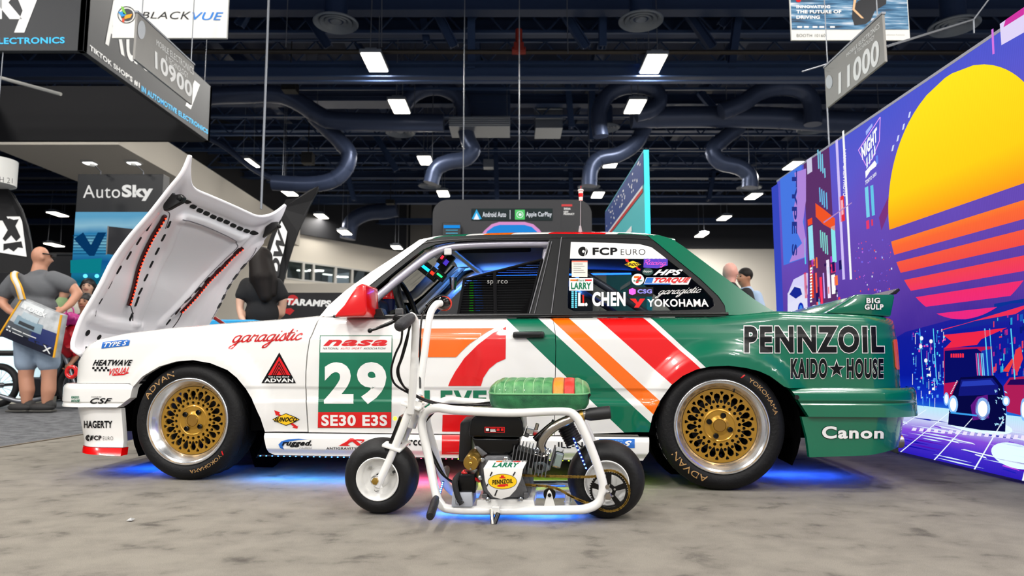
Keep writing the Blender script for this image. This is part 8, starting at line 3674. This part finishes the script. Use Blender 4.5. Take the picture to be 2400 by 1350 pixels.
# steel cables fanning at the upper right
for (a, b) in (((2282, 46), (2080, 110)), ((2282, 46), (2320, -5)), ((2282, 46), (2283, 78)), ((2283, 45), (1880, 168))):
    m = MB()
    m.cyl(atY(*a, 7.6), atY(*b, 7.6), .008, 6)
    tag(m.build('steel_cable', M_cable, None), 'thin steel cable stretched from the knot near the screen wall, towards ' + {(2080, 110): 'the aisle sign', (2320, -5): 'the roof above', (2283, 78): 'the screen edge', (1880, 168): 'the left'}[b], 'cable', 'suspension cables')

# --- tall picture totem at left
TY = 10.4
p0, p1 = atY(183, 408, TY), atY(383, 408, TY)
tot = thing('display_totem', 'tall display totem with black header and blue picture screen behind the bonnet', 'display', ((p0.x + p1.x) / 2, TY, 0))
wT = p1.x - p0.x
m = MB()
m.box((0, .1, p0.z / 2), (wT, .2, p0.z))
m.build('cabinet', mat('totem_black', '#16181C', .4), tot, 0, bevel=.006)
zT = atY(280, 497, TY).z
zb_ = atY(280, 800, TY).z
M_tpic = emission_ramp('totem_picture', 2, [(.6, '#08131C'), (1.36, '#0A2230'), (1.42, '#0A6C8C'), (1.62, '#1C9CB4'), (1.78, '#0E5C78'), (1.9, '#1A7FA8'), (2.1, '#1460A0'), (2.26, '#3A9AC8'), (2.4, '#86CBE0'), (2.52, '#2A88C0'), (2.66, '#9AD0E8'), (2.8, '#6AB4DC')], .75, 0, .12)
m = MB()
m.box((0, -.003, (zT + zb_) / 2), (wT * .99, .006, zT - zb_))
m.build('picture_screen', M_tpic, tot, 0)
stext(tot, 'Auto', ((195, 434), (282, 464)), 'Y', TY, T_wht, .0)
stext(tot, 'Sky', ((286, 433), (359, 471)), 'Y', TY, T_wht, .045)
spoly(tot, [(256, 531), (320, 538), (290, 600), (252, 596)], 'Y', TY, mat('tv_panel', '#2E2E32', .4), .02)
spoly(tot, [(254, 530), (257, 530), (253, 597), (250, 597)], 'Y', TY, M_sgng, .022)
for k in range(7):
    spoly(tot, [(172, 552 + k * 7), (250, 552 + k * 7), (250, 554 + k * 7), (172, 554 + k * 7)], 'Y', TY, emis('totem_line', '#0E4A78', .8), .008)
spoly(tot, [(174, 560), (210, 600), (222, 600), (250, 545), (230, 545), (214, 575), (196, 545)], 'Y', TY, emis('totem_deep', '#083C6C', .8), .010)
spoly(tot, [(166, 610), (240, 605), (236, 640), (166, 640)], 'Y', TY, emis('totem_teal', '#0E8A96', .8), .009)
for (x, y) in ((200, 647), (227, 647)):
    m = MB()
    m.ball(atY(x, y, TY - .06) - Vector(tot.location), .03, 10, 6)
    m.build('table_lamp', emis('lamp_cyan', '#58C8F0', 2), tot)
# two little arm lamps over the header
for (x, y, x2, y2) in ((222, 388, 236, 405), (318, 386, 336, 405)):
    a, b = atY(x, y, TY - .25), atY(x2, y2, TY + .02)
    t = thing('arm_lamp', 'small arm lamp clipped to the totem header, ' + ('left' if x < 300 else 'right') + ' one', 'lamp', b, group='totem arm lamps')
    m = MB()
    m.tube([Vector((0, 0, -.03)), Vector((0, 0, .02)), a - b], .008, 6)
    m.build('arm', M_cable, t)
    m = MB()
    m.tube([a - b, a - b + Vector((-.05, -.04, .0))], .022, 10)
    m.build('lamp_head', M_sgnw, t)
# --- cropped round tower sign at the left edge
m = MB()
p = atY(8, 375, 8.6)
t = thing('hanging_tube_sign', 'white tubular sign with black letters cropped by the left edge', 'sign', (p.x - .12, 8.6, p.z - .33))
m = MB()
m.tube([(0, 0, 0), (0, 0, .33)], .26, 28)
m.build('tube_body', M_sgnw, t, 40)
m = MB()
m.tube([(-.1, -.1, .33), (-.1, -.1, .9)], .06, 10)
m.build('neck', M_sgnw, t, 40)
stext(t, 'H 21', [(0, 414), (30, 418), (30, 430), (0, 427)], 'Y', 8.6 - .262, T_blk, -.01)
hang(t, [(p.x - .12, 8.6, p.z)])
# --- black feather flag at left
FY = 8.8
fl1 = thing('feather_flag', 'black feather flag with white outlined logo at the left edge', 'flag', atY(60, 700, FY) * 1)
fo = Vector(fl1.location)
out = [(-60, 430), (-20, 428), (8, 436), (30, 456), (50, 490), (64, 530), (72, 570), (77, 612), (76, 640), (-60, 640)]
P = [atY(x, y, FY) - fo for x, y in out]
m = MB()
m.prism([(p.x, p.z) for p in P], lambda a, b, d: Vector((a, d + .02 * math.sin(a * 9), b)), -.008, .008)
m.build('cloth', mat('flag_black', '#121214', .8), fl1, 0)
m = MB()
m.tube([Vector((p.x, .012, p.z)) for p in P[:9]] + [Vector((atY(78, 700, FY) - fo).to_tuple())], .012, 8)
m.build('pole', M_trimg, fl1)
for poly in ([(0, 508), (52, 508), (64, 602), (0, 592)],):
    spoly(fl1, poly, 'Y', FY, T_wht, .012, name='logo_patch')
for poly in ([(8, 518), (24, 512), (34, 516), (46, 514), (38, 530), (50, 556), (40, 566), (28, 552), (14, 566), (8, 560), (20, 540)], [(10, 572), (52, 566), (56, 582), (44, 580), (34, 590), (22, 582), (10, 588)]):
    spoly(fl1, poly, 'Y', FY, T_blk, .015, name='logo_mark')
# --- dark low counter behind the man, glowing counter at lower left
m = MB()
a, b = atY(-80, 592, 11.0), atY(166, 700, 11.0)
t = thing('dark_counter', 'dark padded counter behind the man in grey', 'counter', ((a.x + b.x) / 2, 11.3, 0))
m = MB()
m.box((0, 0, a.z / 2), (b.x - a.x, .5, a.z))
m.build('front_panel', M_sgnd, t, 0, bevel=.05, seg=4)
m = MB()
m.box((0, 0, a.z - .02), (b.x - a.x + .05, .55, .05))
m.build('counter_top', M_trimg, t, 0, bevel=.02)
gy = 9.4
a, b = atY(-160, 800, gy), atY(62, 925, gy)
t = thing('glowing_counter', 'pale glowing reception counter at the lower left with thin black letters', 'counter', ((a.x + b.x) / 2, gy + .3, 0))
m = MB()
m.box((0, 0, .06 + (a.z) / 2), (b.x - a.x, .6, a.z))
m.build('light_panel', mat('counter_glow', '#D8EAEE', .4, emit='#CFEFF8', estr=.75), t, 0, bevel=.01)
m = MB()
m.box((0, 0, .04), (b.x - a.x + .02, .62, .08))
m.build('plinth', mat('plinth_cream', '#C8C4B4', .5), t, 0)
stext(t, 'A', ((27, 876), (45, 895)), 'Y', gy, T_blk, -.02)
# --- leaning black flag behind the bonnet
LY = 7.8
fl2 = thing('leaning_flag', 'black leaning feather flag with white framed lettering behind the bonnet', 'flag', (atY(640, 860, LY).x, LY, 0))
fo = Vector(fl2.location)
out = [(748, 438), (742, 452), (730, 470), (716, 505), (700, 545), (684, 590), (668, 640), (655, 690), (648, 760), (610, 760), (608, 690), (618, 620), (632, 560), (648, 515), (662, 490), (672, 470), (700, 462), (722, 446)]
P = [atY(x, y, LY) - fo for x, y in out]
m = MB()
m.prism([(p.x, p.z) for p in P], lambda a, b, d: Vector((a, d + .03 * math.sin(a * 14 + b * 4), b)), -.01, .01)
m.build('cloth', mat('flag_black', '#121214', .8), fl2, 0)
m = MB()
m.tube(spline([atY(x, y, LY) + Vector((0, .02, 0)) - fo for x, y in ((746, 440), (706, 520), (672, 620), (652, 720), (645, 860), (640, 963))], 5), .012, 8)
m.build('pole', M_trimg, fl2)
spoly(fl2, [(663, 520), (676, 545), (668, 590), (654, 640), (648, 655), (630, 655), (634, 600), (648, 555)], 'Y', LY, T_wht, .045, name='logo_patch')
stext(fl2, 'DW', [(636, 640), (656, 535), (674, 560), (656, 650)], 'Y', LY, T_blk, .05, lift=.05)
# --- dark banner with red and white print below the office
SY = 11.5
a, b = atY(655, 686, SY), atY(790, 770, SY)
t = thing('booth_banner', 'black booth banner with white lettering and red disc below the offices', 'banner', ((a.x + b.x) / 2, SY, 0))
m = MB()
m.box((.4, .05, a.z / 2), (b.x - a.x + 1.2, .1, a.z))
m.build('panel', M_sgnd, t, 0)
stext(t, 'TARAMPS', [(672, 699), (776, 704), (776, 720), (672, 715)], 'Y', SY, T_wht, .05, .2)
spoly(t, circle2d(686, 703, (13, 12), 24), 'Y', SY, D_red, .003)
spoly(t, [(668, 724), (682, 722), (690, 728), (680, 738), (668, 734)], 'Y', SY, D_red, .003)
# white balustrade band under the offices
m = MB()
a, b = atY(655, 664, 30), atY(880, 690, 30)
m.box(((a.x + b.x) / 2, 30, (a.z + b.z) / 2), (b.x - a.x + 3, .2, (a.z - b.z)))
tag(m.build('balustrade', M_white, None, 0, bevel=.02), 'white balustrade band running under the upper offices', 'railing', kind='structure')

# --- dark booth board behind the roof
AY = 11.0
zt = atY(1200, 468, AY).z
p0, p1 = atY(1013, 600, AY), atY(1388, 600, AY)
bb = thing('booth_board', 'dark rounded booth board with app badges behind the car roof', 'display', ((p0.x + p1.x) / 2, AY, 0))
w2 = (p1.x - p0.x) / 2
rr = .24
poly = [(-w2, 0), (w2, 0)] + [(w2 - rr + rr * math.cos(rad(a)), zt - rr + rr * math.sin(rad(a))) for a in range(0, 91, 10)] + [(-w2 + rr + rr * math.cos(rad(a)), zt - rr + rr * math.sin(rad(a))) for a in range(90, 181, 10)]
m = MB()
m.prism(poly, lambda a, b, d: Vector((a, d, b)), 0, .18)
m.build('board', mat('board_dark', '#2B2B2F', .5), bb, 30)
spoly(bb, [(1105, 489), (1295, 489), (1295, 517), (1105, 517)], 'Y', AY, emis('badge_strip', '#3A4444', .7), .01)
stext(bb, 'Android Auto', ((1131, 497), (1186, 509)), 'Y', AY, emis('badge_white', '#F4F8FF', 1), .01, lift=.014)
stext(bb, 'Apple CarPlay', ((1233, 497), (1293, 511)), 'Y', AY, emis('badge_white', '#F4F8FF', 1), .01, lift=.014)
spoly(bb, [(1117, 491), (1129, 513), (1122, 515), (1117, 505), (1112, 515), (1106, 513)], 'Y', AY, emis('badge_cyan', '#38B0E8', 1), .014)
spoly(bb, [(1117, 500), (1124, 515), (1110, 515)], 'Y', AY, emis('badge_white', '#F4F8FF', 1), .017)
spoly(bb, [(1207, 492), (1230, 492), (1230, 515), (1207, 515)], 'Y', AY, emis('badge_green', '#5CD070', 1), .014)
spoly(bb, circle2d(1218.5, 503.5, (8, 8), 24), 'Y', AY, emis('badge_white', '#F4F8FF', 1), .017, [circle2d(1218.5, 503.5, (6.6, 6.6), 24)])
spoly(bb, circle2d(1219, 503.5, (3.6, 3.6), 16), 'Y', AY, emis('badge_white', '#F4F8FF', 1), .017)
spoly(bb, [(1195, 493), (1196, 493), (1196, 514), (1195, 514)], 'Y', AY, emis('badge_white', '#F4F8FF', 1), .014)
car_o = [(1124, 556), (1136, 540), (1152, 526), (1170, 520.5), (1230, 520.5), (1250, 526), (1264, 538), (1276, 556)]
spoly(bb, car_o, 'Y', AY, emis('car_pink', '#E89CD8', .9), .012)
car_i = [(1134, 556), (1142, 542), (1158, 531), (1172, 527.5), (1228, 527.5), (1246, 532), (1258, 543), (1266, 556)]
spoly(bb, car_i, 'Y', AY, emis('car_blue', '#2A90E8', .9), .016)
spoly(bb, [(1316, 479), (1341, 479), (1341, 484), (1316, 484)], 'Y', AY, D_red, .008)
spoly(bb, [(1315, 478), (1366, 478), (1366, 560), (1315, 560)], 'Y', AY, mat('poster_dark', '#202024', .4), .004)
for (s_, y) in (('2026', 487), ('NEW', 494.5), ('PRODUCT', 499.5)):
    stext(bb, s_, ((1321, y), (1321 + 5 * len(s_) - (10 if len(s_) > 5 else 4), y + 4.6)), 'Y', AY, T_wht, .03, lift=.008)
m = MB()
c = atY(1058, 545, AY - .12) - Vector(bb.location)
m.box(c, (.30, .05, .32))
ph = m.build('demo_tablet', M_trim, bb, 0, bevel=.01)
spoly(bb, [(1040, 528), (1078, 528), (1078, 535), (1040, 535)], 'Y', AY - .15, emis('tab_blue', '#2090E8', 1), .01)
for y in (539, 546):
    spoly(bb, [(1045, y), (1073, y), (1073, y + 1.5), (1045, y + 1.5)], 'Y', AY - .15, emis('tab_line', '#60C0E0', 1), .01)
# --- tall cyan panel running into the hall
CX = 1.30
P = [atX(1508, 336, CX), atX(1419, 506, CX)]
cz1 = (P[0].z + P[1].z) / 2
cy0, cy1 = P[0].y, P[1].y
cyan = thing('cyan_panel', 'tall cyan display panel with starry flag strip, edge on behind the roof', 'display', (CX, (cy0 + cy1) / 2, 0))
co = Vector(cyan.location)
m = MB()
m.box((.025, 0, cz1 / 2), (.05, cy1 - cy0, cz1))
m.build('panel', mat('cyan_face', '#53BCC0', .5, emit='#53BCC0', estr=.12), cyan, 0)
m = MB()
m.box((.025, -(cy1 - cy0) / 2 - .004, cz1 / 2), (.052, .008, cz1))
m.build('edge_light', mat('cyan_edge', '#2CC4D0', .4, emit='#2CC4D0', estr=.6), cyan, 0)


def cpx(s_, z):     # s 0 near .. 1 far
    return Vector((-.006, -(cy1 - cy0) / 2 + (cy1 - cy0) * s_, z))


m = MB()
m.add([cpx(.0, cz1 - .02), cpx(1, cz1 - .02), cpx(1, cz1 - .34), cpx(0, cz1 - .34)], [(0, 1, 2, 3)])
m.build('flag_strip', mat('flag_navy', '#1C3A7C', .5, emit='#1C3A7C', estr=.15), cyan, 0)
for (za, zb2, c) in ((.34, .37, '#F0F0F0'), (.37, .41, '#D0281C')):
    m = MB()
    m.add([cpx(.02, cz1 - za) + Vector((-.001, 0, 0)), cpx(1, cz1 - za), cpx(1, cz1 - zb2), cpx(.02, cz1 - zb2)], [(0, 1, 2, 3)])
    m.build('flag_stripe', mat('stripe' + c, c, .5), cyan, 0)
m = MB()
for k in range(44):
    s_, z = .04 + R.random() * .92, cz1 - .06 - R.random() * .24
    q = cpx(s_, z) + Vector((-.003, 0, 0))
    m.add([q + Vector((0, .03 * math.cos(t), .014 * math.sin(t))) for t in [k2 * PI / 3 for k2 in range(6)]], [(0, 1, 2, 3, 4, 5)])
st_ = m.build('flag_star', T_wht, cyan, 0)
st_['kind'] = 'stuff'
for k, (s0, s1, za, wd) in enumerate(((.25, .62, .62, .03), (.5, .9, .72, .02), (.15, .5, .95, .02), (.3, .55, 1.2, .02))):
    m = MB()
    m.add([cpx(s0, cz1 - za) + Vector((-.003, 0, 0)), cpx(s1, cz1 - za) + Vector((-.003, 0, 0)), cpx(s1, cz1 - za - wd * 2) + Vector((-.003, 0, 0)), cpx(s0, cz1 - za - wd * 2) + Vector((-.003, 0, 0))], [(0, 1, 2, 3)])
    m.build('script_line', T_wht, cyan, 0)

# --- blue low display table beside the woman, scrap of foil on the carpet
a, b = atY(492, 749, 5.9), atY(556, 770, 5.9)
t = thing('blue_table', 'bright blue low display table showing over the front wing', 'table', ((a.x + b.x) / 2, 6.1, 0))
m = MB()
m.box((0, 0, a.z - .03), (b.x - a.x + .3, .4, .06))
m.build('table_top', mat('table_blue', '#1E9AD8', .4), t, 0, bevel=.01)
m = MB()
m.box((0, 0, (a.z - .06) / 2), (b.x - a.x + .2, .34, a.z - .06))
m.build('table_base', mat('table_dark', '#16181E', .5), t, 0)
p = atZ(306, 1219, .004)
m = MB()
m.add([p + Vector((a_, b_, c_)) for a_, b_, c_ in ((-.012, -.008, 0), (.010, -.010, 0), (.014, .006, .004), (-.006, .010, .002), (0, 0, .009), (.002, -.002, -.003))], [(0, 1, 4), (1, 2, 4), (2, 3, 4), (3, 0, 4), (1, 0, 5), (2, 1, 5), (3, 2, 5), (0, 3, 5)])
tag(m.build('foil_scrap', mat('foil', '#C8C8C8', .3, metal=.6), None, 0), 'tiny crumpled foil scrap lying on the open carpet', 'scrap')
